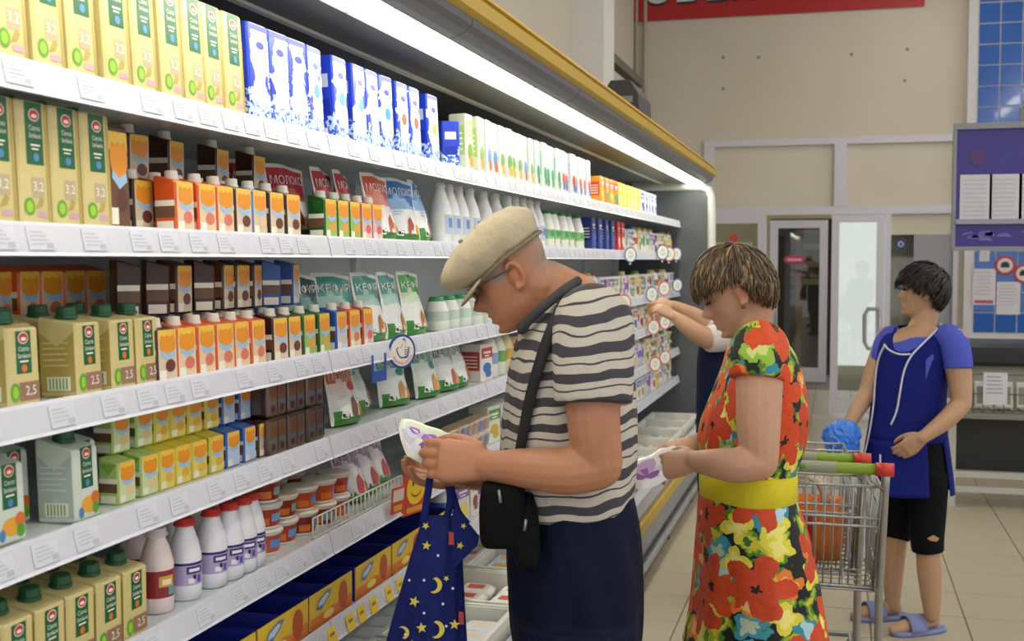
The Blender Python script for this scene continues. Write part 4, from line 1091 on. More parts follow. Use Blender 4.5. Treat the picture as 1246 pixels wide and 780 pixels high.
# ------------------------------------------------------------ far clutter on the middle and lower shelves (beyond the man)
pal = [('#E7E4DA', '#D8C24A', '#9C3A3A'), ('#DDE6EE', '#4C6CB8', '#C8C24E'), ('#EFE9E4', '#C84A40', '#4E7AC0'), ('#E4EAD8', '#6FA85A', '#D8B84A'), ('#D9D3E6', '#8A6AB0', '#E4D26A'), ('#F0EEE6', '#88A8C8', '#C8643C'), ('#E8D7A0', '#D8A23C', '#5A8C4E')]
pn = ['cream and gold', 'pale blue', 'white and red', 'pale green', 'lilac', 'white and blue', 'buff and gold']
K_far = [plain_carton(a, c_, d_, 0.105, 0.08, 0.13) for a, c_, d_ in pal]
K_farb = [bottle([(0.036, 0), (0.042, 0.005), (0.042, 0.05), (0.042, 0.09), (0.03, 0.125), (0.02, 0.145)], [a, a, c_, a, a], d_, name='milk_bottle', capr=0.022) for a, c_, d_ in pal]
K_fart = [tub(c_, a, d_, 0.05, 0.06, d_) for a, c_, d_ in pal]
where = {1: 'second', 2: 'third', 3: 'fourth', 4: 'fifth', 5: 'sixth'}
for si, pa, pb in ((1, 768, 826), (2, 724, 826), (3, 603, 826), (4, 612, 826), (5, 562, 826)):
    Y = SY(pa)
    while Y < 8.6:
        i = R.randrange(7); kind = R.choice('cbtc')
        if kind == 'c':
            put(K_far[i], si, Y, 0.07, pn[i] + ' carton towards the far end of the %s shelf' % where[si], 'carton', 'mixed packs towards the far end of the case', jit(.15), 0); Y += 0.125
        elif kind == 'b':
            put(K_farb[i], si, Y, 0.07, pn[i] + ' bottle towards the far end of the %s shelf' % where[si], 'bottle', 'mixed packs towards the far end of the case', jit(.5), 0); Y += 0.105
        else:
            for q in range(2):
                put(K_fart[i], si, Y, 0.075, pn[i] + ' tub towards the far end of the %s shelf, %s of two' % (where[si], ('lower', 'upper')[q]), 'tub', 'mixed packs towards the far end of the case', jit(.5), 0, q * 0.0658)
            Y += 0.125
# ------------------------------------------------------------ round shelf talkers
def disc(p, r, ring, label, inner='#E9E7DE', spot='#B9D0B4', facing=(0.75, -0.66)):
    b = MB(); n = 28
    def circ(rad, x): return [(x, rad * math.cos(2 * math.pi * i / n), rad * math.sin(2 * math.pi * i / n)) for i in range(n)]
    b.loft([circ(r, 0), circ(r, 0.002)], 0, False)
    b.poly(circ(r * 0.84, 0.0024), 1); b.pf(0.0028, star(7, r * 0.5, r * 0.34, 0, 0), 2); b.prect(0.0032, -r * 0.3, r * 0.3, -r * 0.12, r * 0.12, 1)
    b.box(-0.004, 0.0, -r * 0.12, r * 0.12, -r * 1.25, -r * 0.5, 3)
    o = b.build('round_shelf_tag', [M(ring, 0.35), M(inner, 0.35), M(spot, 0.4), M('#C9CBD0', 0.3)], None, p)
    o.rotation_euler = (0, 0, math.atan2(facing[1], facing[0]))
    return tag(o, label, 'shelf tag')
RED, BLU = '#C8492E', '#2F55A0'
for k, (px, py, r, col, lb) in enumerate(((767, 310, 9.5, BLU, 'round blue-ringed shelf tag standing next to the navy cartons'), (806, 307, 9.5, BLU, 'round blue-ringed shelf tag on the second shelf, front of its trio'), (814, 309, 9, RED, 'round red-ringed shelf tag between two others on the second shelf'), (823, 309, 8, BLU, 'round blue-ringed shelf tag on the second shelf, last of its trio'), (793, 358, 9.5, BLU, 'round blue-ringed shelf tag on the third shelf next to a red one'), (808, 351, 9, RED, 'round red-ringed shelf tag behind the blue one on the third shelf'), (824, 347, 8, BLU, 'round blue-ringed shelf tag at the far end of the third shelf'), (759, 369, 11, RED, "round red-ringed shelf tag beside the old man's shoulder"), (795, 398, 9.5, RED, 'round red-ringed shelf tag on the fourth shelf, near one of its pair'), (809, 392, 9, RED, 'round red-ringed shelf tag on the fourth shelf, far one of its pair'), (797, 443, 9, RED, 'round red-ringed shelf tag on the fifth shelf, near one of its pair'), (809, 435, 8.5, RED, 'round red-ringed shelf tag on the fifth shelf, far one of its pair'))):
    Y = SY(px); p = hit(px, py, 0, -XF + 0.052)
    disc(p, r * p.y / FPX * 1.02, col, lb)
# thumbs-up disc on the third shelf
p = hit(488.5, 427.5, 0, -XF + 0.028)
D_ = (p - C0).dot(cF); r = 21 * D_ / FPX
b = MB(); n = 36
def circ(rad, x): return [(x, rad * math.cos(2 * math.pi * i / n), rad * math.sin(2 * math.pi * i / n)) for i in range(n)]
b.loft([circ(r, 0), circ(r, 0.003)], 0, False); b.poly(circ(r * 0.86, 0.0034), 1)
th = [(-.36, -.12), (-.44, .12), (-.30, .22), (-.12, .18), (.02, .44), (.02, .66), (.16, .70), (.24, .52), (.18, .22), (.46, .22), (.52, .10), (.46, .04), (.50, -.08), (.42, -.14), (.44, -.26), (.34, -.30), (.32, -.40), (-.06, -.40), (-.22, -.32)]
b.pf(0.0038, [(a * r * 1.06, (c_ + 0.02) * r * 1.06) for a, c_ in th], 0)
b.pf(0.0042, [(a * r * 0.88 + 0.004 * r, (c_ + 0.035) * r * 0.9) for a, c_ in th], 1)
for q in range(4): b.pf(0.0046, [(r * .14, r * (.10 - q * .13)), (r * .44, r * (.12 - q * .13)), (r * .44, r * (.07 - q * .13)), (r * .14, r * (.05 - q * .13))], 0)
word = 'РЕКОМЕНДУЕМ'
for i, chh in enumerate(word):
    a = math.radians(-90 - 62 + 124 * i / (len(word) - 1)); vs, fs = text2d(chh)
    if not vs: continue
    mxx = (max(q[0] for q in vs) + min(q[0] for q in vs)) / 2; k = 0.15 * r / 0.7
    ca, sa = math.cos(a + math.pi / 2), math.sin(a + math.pi / 2)
    cy_, cz_ = 0.70 * r * math.cos(a), 0.70 * r * math.sin(a)
    b.add([(0.004, cy_ + (q[0] - mxx) * k * ca - (q[1] - .35) * k * sa, cz_ + (q[0] - mxx) * k * sa + (q[1] - .35) * k * ca) for q in vs], fs, 2)
o = b.build('round_shelf_tag', [M('#2348A0', 0.35), M('#E4E0D4', 0.35), M('#C8302C', 0.35)], None, p)
o.rotation_euler = (0, 0, math.atan2(-0.5, 0.86))
tag(o, 'round blue-ringed thumbs-up sign clipped to the shelf rail above the pouches', 'shelf sign')
# blue plastic holder beside it
p = hit(462, 440, 0, -XF + 0.022)
b = MB(); b.box(0, 0.003, -0.055, 0.04, -0.05, -0.022, 0); b.box(0, 0.003, -0.055, -0.047, -0.022, 0.02, 0); b.box(0, 0.003, 0.03, 0.04, -0.022, 0.02, 0)
tag(b.build('sign_holder', [M('#2F55B0', 0.3)], None, p), 'blue plastic sign holder hanging from the rail beside the thumbs-up sign', 'sign holder')
# yellow smile price card in red frame on shelf 5
p = hit(505, 598, 0, -XF + 0.03)
b = MB(); s_ = 0.062
b.box(0, 0.003, -s_, s_, -s_, s_ * 1.1, 0, 0.0014)
b.pell(0.0036, 0, 0.012, 0.045, 0.047, 1, 24); b.prect(0.0036, -0.04, 0.045, -0.055, -0.04, 2)
b.pell(0.0041, -0.016, 0.026, 0.005, 0.008, 3, 10); b.pell(0.0041, 0.016, 0.026, 0.005, 0.008, 3, 10)
sm = [(0.026 * math.cos(a), 0.008 + 0.022 * math.sin(a)) for a in np.linspace(math.radians(200), math.radians(340), 9)]
for q in range(8):
    b.pf(0.0041, [sm[q], sm[q + 1], (sm[q + 1][0], sm[q + 1][1] + 0.004), (sm[q][0], sm[q][1] + 0.004)], 3)
o = b.build('price_card', [M('#CC3A2C', 0.35), M('#EDC92E', 0.35), M('#E8A03A', 0.4), M('#3A2A1A')], None, p); o.rotation_euler = (0, 0.08, -0.25)
tag(o, 'red price card with a yellow smiley clipped to the fifth shelf rail', 'price card')
p = hit(484, 606, 0, -XF + 0.03)
b = MB(); b.box(0, 0.002, -0.032, 0.032, -0.04, 0.03, 0); b.prect(0.0025, -0.026, 0.026, -0.008, 0.024, 1); b.prect(0.0025, -0.02, 0.02, -0.034, -0.018, 2)
o = b.build('price_card', [M('#C8402E', 0.35), M('#DDD3C6', 0.4), M('#E8A03A', 0.4)], None, p); o.rotation_euler = (0, 0.08, -0.2)
tag(o, 'small red-edged price card beside the smiley card', 'price card')
# ================================================================== people
def remesh(mb, voxel, smooth=3, fac=0.5):
    me = mb.mesh('tmp', [])
    ob = bpy.data.objects.new('tmp', me); COL.objects.link(ob)
    m = ob.modifiers.new('r', 'REMESH'); m.mode = 'VOXEL'; m.voxel_size = voxel; m.use_smooth_shade = True
    s_ = ob.modifiers.new('s', 'SMOOTH'); s_.iterations = smooth; s_.factor = fac
    bpy.context.view_layer.update()
    dg = bpy.context.evaluated_depsgraph_get()
    out = bpy.data.meshes.new_from_object(ob.evaluated_get(dg))
    bpy.data.objects.remove(ob); bpy.data.meshes.remove(me)
    return out
def shift(me, root):
    co = np.empty(len(me.vertices) * 3, np.float32); me.vertices.foreach_get('co', co)
    co = co.reshape(-1, 3) - np.array(root.location, np.float32)
    me.vertices.foreach_set('co', co.ravel()); me.update()
def part(me_or_mb, name, mats, root):
    me = me_or_mb.mesh(name, mats) if isinstance(me_or_mb, MB) else me_or_mb
    if not isinstance(me_or_mb, MB):
        me.materials.clear()
        for m in mats: me.materials.append(m)
        me.polygons.foreach_set('use_smooth', [True] * len(me.polygons))
    me.name = name
    shift(me, root)
    return obj(name, me, root)
def cr(pts, sub=4):
    """Catmull-Rom through tuples of any length"""
    pts = [np.array(p, float) for p in pts]
    out = []
    for i in range(len(pts) - 1):
        p0, p1, p2, p3 = pts[max(i - 1, 0)], pts[i], pts[i + 1], pts[min(i + 2, len(pts) - 1)]
        for k in range(sub):
            t = k / sub
            out.append(0.5 * ((2 * p1) + (p2 - p0) * t + (2 * p0 - 5 * p1 + 4 * p2 - p3) * t * t + (3 * p1 - p0 - 3 * p2 + p3) * t ** 3))
    out.append(pts[-1])
    return out
def limb(mb, pts, rad, sub=4, n=14, mat=0, ends=True):
    q = cr([(*p, r) for p, r in zip(pts, rad)], sub)
    mb.tube([Vector(p[:3]) for p in q], [max(0.002, p[3]) for p in q], n, mat)
    if ends:
        mb.ell(pts[0], rad[0] * 0.98, 12, 8, mat); mb.ell(pts[-1], rad[-1] * 0.98, 12, 8, mat)
def sring(c, A, B, a, b, n=40, e=2.4, fn=None):
    out = []
    for j in range(n):
        t = 2 * math.pi * j / n
        ct, st = math.cos(t), math.sin(t)
        u = abs(ct) ** (2 / e) * (1 if ct >= 0 else -1); v_ = abs(st) ** (2 / e) * (1 if st >= 0 else -1)
        k = 1.0 if fn is None else fn(t)
        out.append(c + A * (a * u * k) + B * (b * v_ * k))
    return out
def rg(py, x0, x1, D, hd, n=40, e=2.3, fn=None, A=None, tilt=0.0):
    c = P((x0 + x1) / 2, py, D)
    a = (x1 - x0) / 2 * D / FPX
    AA = (A or cR) + ZV * tilt
    return sring(c, AA, cFh, a, hd, n, e, fn)
def smooth_rings(rows, sub=3, **kw):
    """rows: (py, x0, x1, D, hd) interpolated"""
    return [rg(*r, **kw) for r in cr(rows, sub)]
def frame(fwd, up):
    f = Vector(fwd).normalized(); l = Vector(up).cross(f).normalized(); u = f.cross(l)
    return Matrix((f, l, u)).transposed()      # columns: forward, left, up
def add_head(mb, c, Rm, s=1.0, nose=1.0, jaw=1.0):
    zs = [-.122, -.118, -.108, -.092, -.072, -.045, -.02, 0.0, .025, .05, .075, .095, .108, .114]
    xf = [.045, .066, .078, .082, .083, .082, .081, .080, .089, .090, .080, .060, .036, .012]
    xb = [-.01, .0, .012, .03, .05, .068, .085, .094, .100, .101, .093, .074, .046, .014]
    ww = [.014, .028, .040, .049, .056, .062, .066, .069, .073, .075, .070, .056, .036, .012]
    ww = [w * (jaw if z < -.05 else 1) for w, z in zip(ww, zs)]
    N, n = 56, 64
    rings = []
    for i in range(N):
        z = zs[0] + (zs[-1] - zs[0]) * (1 - math.cos(math.pi * (i + .5) / N)) / 2
        f, b_, w = np.interp(z, zs, xf), np.interp(z, zs, xb), np.interp(z, zs, ww)
        ring = []
        for j in range(n):
            t = 2 * math.pi * j / n
            ct, st = math.cos(t), math.sin(t)
            u = abs(ct) ** .92 * (1 if ct > 0 else -1); v_ = abs(st) ** .92 * (1 if st > 0 else -1)
            x = (f if ct > 0 else b_) * u; y = w * v_
            if ct > 0:
                g = lambda yy, zz_, sy, sz: math.exp(-((y - yy) / sy) ** 2 - ((z - zz_) / sz) ** 2)
                if z < .02:
                    hgt = np.interp(z, [-.056, -.046, -.034, -.01, .02], [0, .016, .030, .014, 0]) * nose
                    sy = np.interp(z, [-.05, -.035, .0, .02], [.016, .014, .008, .008])
                    x += hgt * math.exp(-(y / sy) ** 2)
                x += .011 * g(0, -.063, .02, .007) + .011 * g(0, -.080, .018, .007) - .006 * g(0, -.0715, .024, .0035) - .007 * g(0, -.092, .03, .006) - .003 * g(0, -.053, .02, .004)
                x += .011 * g(0, -.108, .018, .011)
                for sg in (-1, 1):
                    x += -.010 * g(sg * .031, .001, .014, .012) + .0055 * g(sg * .031, -.001, .010, .008)
                    x += .004 * g(sg * .028, .026, .018, .007) + .004 * g(sg * .044, -.03, .018, .018)
                    x += -.002 * g(sg * .026, -.055, .006, .016)
            ring.append(c + Rm @ (Vector((x, y, z)) * s))
        rings.append(ring)
    mb.loft(rings, 0, True)
    for sg in (-1, 1):
        q = []
        for k in range(9):
            a = -1.9 + k * 0.55
            q.append(c + Rm @ (Vector((-.012 - .016 * math.cos(a), sg * (.078 + .004 * math.sin(a)), -.008 + .030 * math.sin(a))) * s))
        mb.tube(q, [.006 * s] * 9, 8)
        mb.ell(c + Rm @ (Vector((-.008, sg * .071, -.006)) * s), (.013 * s, .007 * s, .024 * s), 12, 8, 0, Rm)
        mb.ell(c + Rm @ (Vector((-.004, sg * .076, -.035)) * s), (.008 * s, .006 * s, .009 * s), 10, 6, 0, Rm)
def add_hand(mb, W, d, n, thumb_sign, s=1.0, curl=(0.5, 0.7, 0.5), spread=0.0, thumb=(0.6, 0.25)):
    """W wrist, d towards the knuckles, n out of the back of the hand"""
    d = Vector(d).normalized(); n = (Vector(n) - d * Vector(n).dot(d)).normalized()
    side = d.cross(n).normalized() * thumb_sign
    rings = []
    for t, wd, th in ((-.01, .027, .021), (.02, .032, .018), (.05, .040, .017), (.08, .042, .014), (.095, .038, .011)):
        rings.append(sring(W + d * (t * s), side, n, wd * s, th * s, 16, 2.5))
    mb.loft(rings, 0, True)
    for i, (off, L) in enumerate(((.030, .070), (.010, .078), (-.010, .073), (-.029, .058))):
        p = W + d * ((.085 - .004 * abs(i - 1)) * s) + side * (off * s)
        dirv = d.copy() + side * (spread * (1.5 - i) * .12)
        dirv.normalize()
        pts = [p]; ang = 0
        for seg, c_ in zip((.45, .3, .25), curl):
            ang += c_ * (1 + .06 * i)
            v_ = dirv * math.cos(ang) - n * math.sin(ang)
            pts.append(pts[-1] + v_ * (L * seg * s * 1.15))
        limb(mb, pts, [.0098 * s, .0092 * s, .0084 * s, .0066 * s], 3, 10)
    p0 = W + d * (.022 * s) + side * (.026 * s) - n * (.006 * s)
    p1 = p0 + (d * .75 + side * thumb[0] - n * .35).normalized() * (.042 * s)
    p2 = p1 + (d * 1.0 + side * thumb[1] - n * .45).normalized() * (.034 * s)
    p3 = p2 + (d * 1.0 + side * (thumb[1] - .3) - n * .5).normalized() * (.026 * s)
    limb(mb, [p0, p1, p2, p3], [.017 * s, .0125 * s, .0105 * s, .008 * s], 3, 10)
def skin_mat(name, base, red):
    k = NT(name)
    at = k.n('ShaderNodeAttribute', attribute_name='tint')
    n1 = k.noise(k.obj(), 38, 4); n2 = k.noise(k.obj(), 9, 2)
    c = k.mix(k.math('MULTIPLY', n1, 0.5), base, red)
    c = k.mix(k.math('MULTIPLY', n2, 0.25), c, red)
    c = k.mix(at.outputs['Alpha'], c, at.outputs['Color'])
    k.color(c)
    k.b.inputs['Roughness'].default_value = 0.48
    k.b.inputs['Subsurface Weight'].default_value = 0.08
    k.b.inputs['Subsurface Radius'].default_value = (0.01, 0.004, 0.002)
    k.bump(k.noise(k.obj(), 160, 3), 0.12, 0.004)
    return k.m
def tint(me, spots):
    """real colour patches of the skin: (point, radius, hex, strength)"""
    n = len(me.vertices)
    co = np.empty(n * 3, np.float32); me.vertices.foreach_get('co', co); co = co.reshape(-1, 3)
    col = np.zeros((n, 4), np.float32)
    for p, r, hx, st in spots:
        rr = np.array(r if isinstance(r, (tuple, list)) else (r, r, r), np.float32)
        d = np.linalg.norm((co - np.array(p, np.float32)) / rr, axis=1)
        w = np.clip(1.4 - d * 1.2, 0, 1) * st
        up_ = w > col[:, 3]
        col[up_, :3] = np.array(lin(hx)[:3]); col[up_, 3] = w[up_]
    at = me.color_attributes.new('tint', 'FLOAT_COLOR', 'POINT')
    at.data.foreach_set('color', col.ravel())
def hair(root, c, Rm, s, cols, seed, zlow_back=-.06, zlow_side=-.0, fringe=.03, nl=650, L=(.05, .085), rx=(.106, .088, .118), flare=.012, crown=(-.55, 0, .83), face=.42, wid=(.0035, .007), allow=.02):
    rr_ = random.Random(seed)
    cen = Vector((-.004, 0, .004))
    def surf(dv, lift=0.0):
        dv = dv.normalized()
        k = 1 / math.sqrt((dv.x / rx[0]) ** 2 + (dv.y / rx[1]) ** 2 + (dv.z / rx[2]) ** 2)
        return cen + dv * (k + lift)
    cr_ = Vector(crown).normalized()
    def ok(p):
        lim = np.interp(p.x, [-.075, -.03, -.015, .03, .055, .07], [zlow_back, zlow_back * .45 + zlow_side * .55 - .012, zlow_side, zlow_side, (zlow_side + fringe) / 2, fringe])
        return p.z > lim
    b = MB()
    # scalp shell
    N, n = 26, 40
    for i in range(N):
        for j in range(n):
            q = []
            for di, dj in ((0, 0), (0, 1), (1, 1), (1, 0)):
                a = math.pi * (i + di) / N; t = 2 * math.pi * (j + dj) / n
                q.append(surf(Vector((math.sin(a) * math.cos(t), math.sin(a) * math.sin(t), math.cos(a))), -.004))
            m_ = sum(q, Vector()) / 4
            if ok(m_ + Vector((0, 0, -.006))):
                b.add([c + Rm @ (p * s) for p in q], [(0, 1, 2, 3)], 0, True)
    made = 0
    while made < nl:
        dv = Vector((rr_.gauss(0, 1), rr_.gauss(0, 1), rr_.gauss(0, 1))).normalized()
        p = surf(dv)
        if not ok(p): continue
        axis = cr_.cross(dv)
        if axis.length < .05: axis = Vector((rr_.gauss(0, 1), rr_.gauss(0, 1), rr_.gauss(0, 1)))
        axis.normalize()
        axis = (axis + Vector((rr_.gauss(0, .16), rr_.gauss(0, .16), rr_.gauss(0, .16)))).normalized()
        Ln = rr_.uniform(*L); steps = 6
        pts = []
        fl = rr_.uniform(.15, 1) * flare
        al_ = allow * rr_.uniform(.2, 2.2)
        for k in range(steps):
            tt = k / (steps - 1)
            d2 = Matrix.Rotation(tt * Ln / .1, 3, axis) @ dv
            pp = surf(d2, .002 + fl * math.sin(tt * 2.2) + (.0 if tt < .7 else -.004))
            if not ok(pp) and tt > .15 and not ok(pp + Vector((0, 0, al_))):
                break
            pts.append(c + Rm @ (pp * s))
        if len(pts) < 3: continue
        w = rr_.uniform(*wid) * s
        rad = [w * (.6 if k == 0 else 1) * (1 - .85 * (k / (len(pts) - 1)) ** 2) for k in range(len(pts))]
        ci = rr_.choices(range(len(cols)), [4, 3, 2, 2][:len(cols)])[0]
        b.tube(pts, rad, 5, ci, True, (1.3, .55))
        made += 1
    return part(b, 'hair', [M(h_, 0.42, 0, 0, 0.25, 60) for h_ in cols], root)
def cloth_mat(name, hexes, bump=0.25, scale=6, rough=0.8):
    k = NT(name)
    n = k.noise(k.obj(), scale, 3)
    k.color(k.mix(n, hexes[0], hexes[1])); k.b.inputs['Roughness'].default_value = rough; k.b.inputs['Specular IOR Level'].default_value = 0.15
    mp = k.n('ShaderNodeMapping'); mp.inputs['Scale'].default_value = (1, 1, 0.55); k.l(k.obj(), mp.inputs[0])
    k.bump(k.noise(mp.outputs[0], 14, 3), bump, 0.02)
    return k.m
def tri(v):
    return Vector(v)
imgdir = lambda ax, ay, aw=0.0: cR * ax - ZV * ay + cFh * aw     # direction given as picture right, picture down, away
# ------------------------------------------------------------------ the old man
DM = 2.6
mroot = empty('person', (P(695, 600, DM).x, P(695, 600, DM).y, 0))
tag(mroot, 'older man in beige flat cap and grey striped T-shirt reading a pack', 'person')
body = MB()
hc = P(620, 333, DM - .01); hf = imgdir(-.87, .49, .02); hu = imgdir(-.49, -.87)
Hm = frame(hf, hu)
add_head(body, hc, Hm, .96, 1.25, 1.05)
limb(body, [hc + Hm @ Vector((-.035, 0, -.05)), P(668, 352, DM), P(695, 375, DM)], [.062, .064, .082])
tor = [(360, 672, 730, DM, .09), (378, 655, 742, DM, .15), (400, 642, 752, DM, .185), (450, 630, 758, DM, .195), (520, 625, 760, DM, .185), (590, 624, 760, DM, .175), (640, 628, 768, DM, .18), (690, 632, 768, DM, .18)]
body.loft(smooth_rings(tor), 0, True)
for sg in (-1, 1):       # legs
    limb(body, [P(698, 670, DM) + cFh * (.09 * sg), P(692, 900, DM) + cFh * (.1 * sg), P(700, 1100, DM) + cFh * (.1 * sg)], [.085, .06, .045])
    limb(body, [P(702, 1140, DM) + cFh * (.1 * sg), P(660, 1165, DM) + cFh * (.1 * sg)], [.04, .03])
# near arm
sN, eN, wN = P(722, 398, 2.40), P(728, 566, 2.36), P(592, 567, 2.42)
limb(body, [sN, P(722, 450, 2.37), P(722, 510, 2.35), eN], [.062, .060, .054, .050])
limb(body, [eN, P(690, 573, 2.36), P(645, 570, 2.38), wN], [.050, .049, .042, .031])
add_hand(body, P(594, 566, 2.42), imgdir(-1, -.10, .12), imgdir(-.05, -.25, -1), 1, 1.1, (.35, .75, .7), 0, (.35, .0))
# far arm
sF, eF, wF = P(715, 398, 2.80), P(690, 562, 2.86), P(575, 580, 2.66)
limb(body, [sF, P(712, 470, 2.85), eF], [.062, .056, .048])
limb(body, [eF, P(640, 576, 2.78), wF], [.048, .042, .031])
add_hand(body, P(577, 582, 2.645), imgdir(-1, -.05, -.28), imgdir(.0, 1, .25), 1, 1.08, (.15, .45, .5), .3, (.5, .2))
bm_ = remesh(body, .0038, 2)
lip = hc + Hm @ (Vector((.088, 0, -.072)) * .96)
spots = [(lip, (.012, .02, .008), '#8A4A3C', .7)]
for sg in (-1, 1):
    spots.append((hc + Hm @ (Vector((-.01, sg * .076, -.01)) * .96), .026, '#B4603F', .55))
    spots.append((hc + Hm @ (Vector((.028, sg * .07, .012)) * .96), .026, '#9A8E86', .9))
spots += [(hc + Hm @ Vector((-.07, 0, .0)), (.062, .062, .062), '#85776C', .95), (hc + Hm @ Vector((-.06, 0, .05)), .07, '#8A7C72', .95), (hc + Hm @ Vector((.1, 0, -.03)), .02, '#A85A42', .45)]
tint(bm_, spots)
manskin = skin_mat('man_skin', '#BC8664', '#9E6046')
part(bm_, 'body', [manskin], mroot)
# T-shirt
sh = MB()
fold = lambda ph: (lambda t: 1 + .012 * math.sin(3 * t + ph) + .010 * math.sin(5 * t - 1.7 * ph))
rows = cr([(350, 684, 716, DM, .066), (362, 664, 733, DM, .125), (380, 646, 746, DM, .185), (405, 632, 758, DM, .212), (450, 617, 768, DM, .222), (500, 611, 774, DM, .218), (550, 609, 774, DM, .212), (590, 610, 772, DM, .208), (606, 612, 768, DM, .206), (616, 614, 764, DM, .20)], 3)
sh.loft([rg(*r, fn=fold(r[0] * .03)) for r in rows], 0, True)
for s0, a_, b_, e_ in ((sN, P(722, 445, 2.365), P(722, 492, 2.35), -1), (sF, P(714, 440, 2.83), P(708, 500, 2.87), 1)):
    limb(sh, [s0 + cFh * (-.05 * e_) + ZV * .012, s0 + ZV * .002, a_, b_], [.075, .084, .083, .079], 4, 18, 0, False)
shm = remesh(sh, .0065, 4)
k = NT('striped_jersey')
sx = k.n('ShaderNodeSeparateXYZ'); k.l(k.obj(), sx.inputs[0])
xr_ = k.n('ShaderNodeVectorMath', operation='DOT_PRODUCT'); k.l(k.obj(), xr_.inputs[0]); xr_.inputs[1].default_value = tuple(cR)
ns = k.noise(k.obj(), 7, 2)
zz_ = k.math('ADD', sx.outputs[2], k.math('MULTIPLY', k.math('ADD', ns, -.5), .045))
zz_ = k.math('ADD', zz_, k.math('MULTIPLY', xr_.outputs['Value'], -.10))
ph = k.math('FRACT', k.math('MULTIPLY', zz_, 1 / .056))
band = k.math('LESS_THAN', ph, .36)
thin = k.math('LESS_THAN', k.math('ABSOLUTE', k.math('ADD', ph, -.72)), .035)
dk = k.math('MAXIMUM', band, thin)
wv = k.noise(k.obj(), 300, 2)
c = k.mix(dk, k.mix(wv, '#B5AEA2', '#C6C0B6'), k.mix(wv, '#36343C', '#45434C'))
k.color(c); k.b.inputs['Roughness'].default_value = .85
mp = k.n('ShaderNodeMapping'); mp.inputs['Scale'].default_value = (1, 1, .6); k.l(k.obj(), mp.inputs[0])
k.bump(k.noise(mp.outputs[0], 16, 3), .5, .02)
part(shm, 'shirt', [k.m], mroot)
def torso_D(px, py):
    ys_ = [350, 362, 380, 405, 450, 500, 550, 590, 616, 640]; x0 = [684, 664, 646, 632, 617, 611, 609, 610, 614, 616]; x1 = [716, 733, 746, 758, 768, 774, 774, 772, 772, 779]; hd = [.066, .125, .185, .212, .222, .218, .212, .208, .203, .205]
    a, b_, h = np.interp(py, ys_, x0), np.interp(py, ys_, x1), np.interp(py, ys_, hd)
    u = (px - (a + b_) / 2) / ((b_ - a) / 2)
    return DM - h * max(0.0, 1 - min(1, abs(u)) ** 2.3) ** (1 / 2.3)
# collar and cuffs
b = MB()
loop = []
for sg in (-1, 1):
    cpts = []
    for x, y in cr([(704, 341), (690, 350), (677, 360), (664, 371), (652, 382), (642, 392), (635, 401)], 4):
        D = torso_D(x + 5, y + 6) - .006
        cpts.append(P(x, y, D) if sg < 0 else P(x, y, DM) + cFh * (DM - D))
    loop += cpts if sg < 0 else cpts[::-1]
b.tube(loop, .0105, 8, 0, True, (1, 1.0))
part(b, 'collar', [M('#3D3B42', .85)], mroot)
# trousers
tr = MB()
rows = cr([(586, 622, 762, DM, .188), (605, 617, 772, DM, .20), (640, 616, 779, DM, .205), (700, 617, 782, DM, .205), (760, 622, 780, DM, .20), (800, 630, 775, DM, .18)], 3)
tf2 = lambda y_: (lambda t: 1 + .016 * math.sin(6 * t + y_ * .018) + .014 * math.sin(10 * t - y_ * .03) - .035 * math.exp(-((t - 4.55 - (y_ - 640) * .0012) / .09) ** 2) * min(1, max(0, (y_ - 620) / 60)))
tr.loft([rg(*r, n=80, fn=tf2(r[0])) for r in rows], 0, True)
for sg in (-1, 1):
    limb(tr, [P(697, 740, DM) + cFh * (.1 * sg), P(694, 850, DM) + cFh * (.105 * sg), P(694, 960, DM) + cFh * (.105 * sg), P(700, 1085, DM) + cFh * (.105 * sg), P(702, 1135, DM) + cFh * (.105 * sg)], [.135, .118, .105, .095, .092], 4, 18, 0, False)
part(remesh(tr, .007, 2), 'trousers', [cloth_mat('navy_trousers', ('#0B0E22', '#131834'), 1.0, 5)], mroot)
b = MB(); rows = [rg(y_, 620 - w_, 764 + w_, DM, .192 + w_ * .002) for y_, w_ in ((590, 0), (588, 2), (612, 4), (616, 3))]
b.loft(rows, 0, True, False); part(b, 'waistband', [M('#12162E', .8, noise=.2)], mroot)
for sg in (-1, 1):
    b = MB(); q = P(690, 1168, DM) + cFh * (.105 * sg); q.z = .0
    b.loft([sring(q + cR * (-.045) + ZV * z, cR, cFh, a, w, 20, 2.5) for z, a, w in ((.0, .135, .045), (.02, .138, .048), (.05, .125, .046), (.085, .085, .042))], 0, True)
    part(b, 'shoe', [M('#2B2623', .5)], mroot)
# flat cap
b = MB()
def hp(x, y, z): return hc + Hm @ Vector((x, y, z))
rows = [(-.006, .092, .082, .040), (-.004, .098, .087, .046), (.004, .112, .096, .058), (.014, .124, .103, .075), (.020, .124, .103, .092), (.022, .113, .096, .107), (.020, .090, .080, .118), (.016, .055, .05, .125), (.014, .015, .014, .128)]
rings = []
for cx, a, w, z in rows:
    ring = []
    for j in range(48):
        t = 2 * math.pi * j / 48
        xx_ = cx + a * math.cos(t); yy_ = w * math.sin(t)
        tip = -.034 * max(0, xx_) / .12 + .012 * max(0, -xx_) / .1      # the crown falls forward
        wr = .0022 * math.sin(7 * t + z * 60) + .0016 * math.sin(11 * t - z * 90)
        ring.append(hp(xx_ * (1 + wr * 4), yy_ * (1 + wr * 4), z + tip + wr))
    rings.append(ring)
b.loft(rings, 0, True)
capm = NT('cotton_cap'); nn = capm.noise(capm.obj(), 240, 3)
capm.color(capm.mix(nn, '#B3A588', '#C6B99E')); capm.b.inputs['Roughness'].default_value = .9
mp = capm.n('ShaderNodeMapping'); mp.inputs['Scale'].default_value = (1, 1, 1); capm.l(capm.obj(), mp.inputs[0])
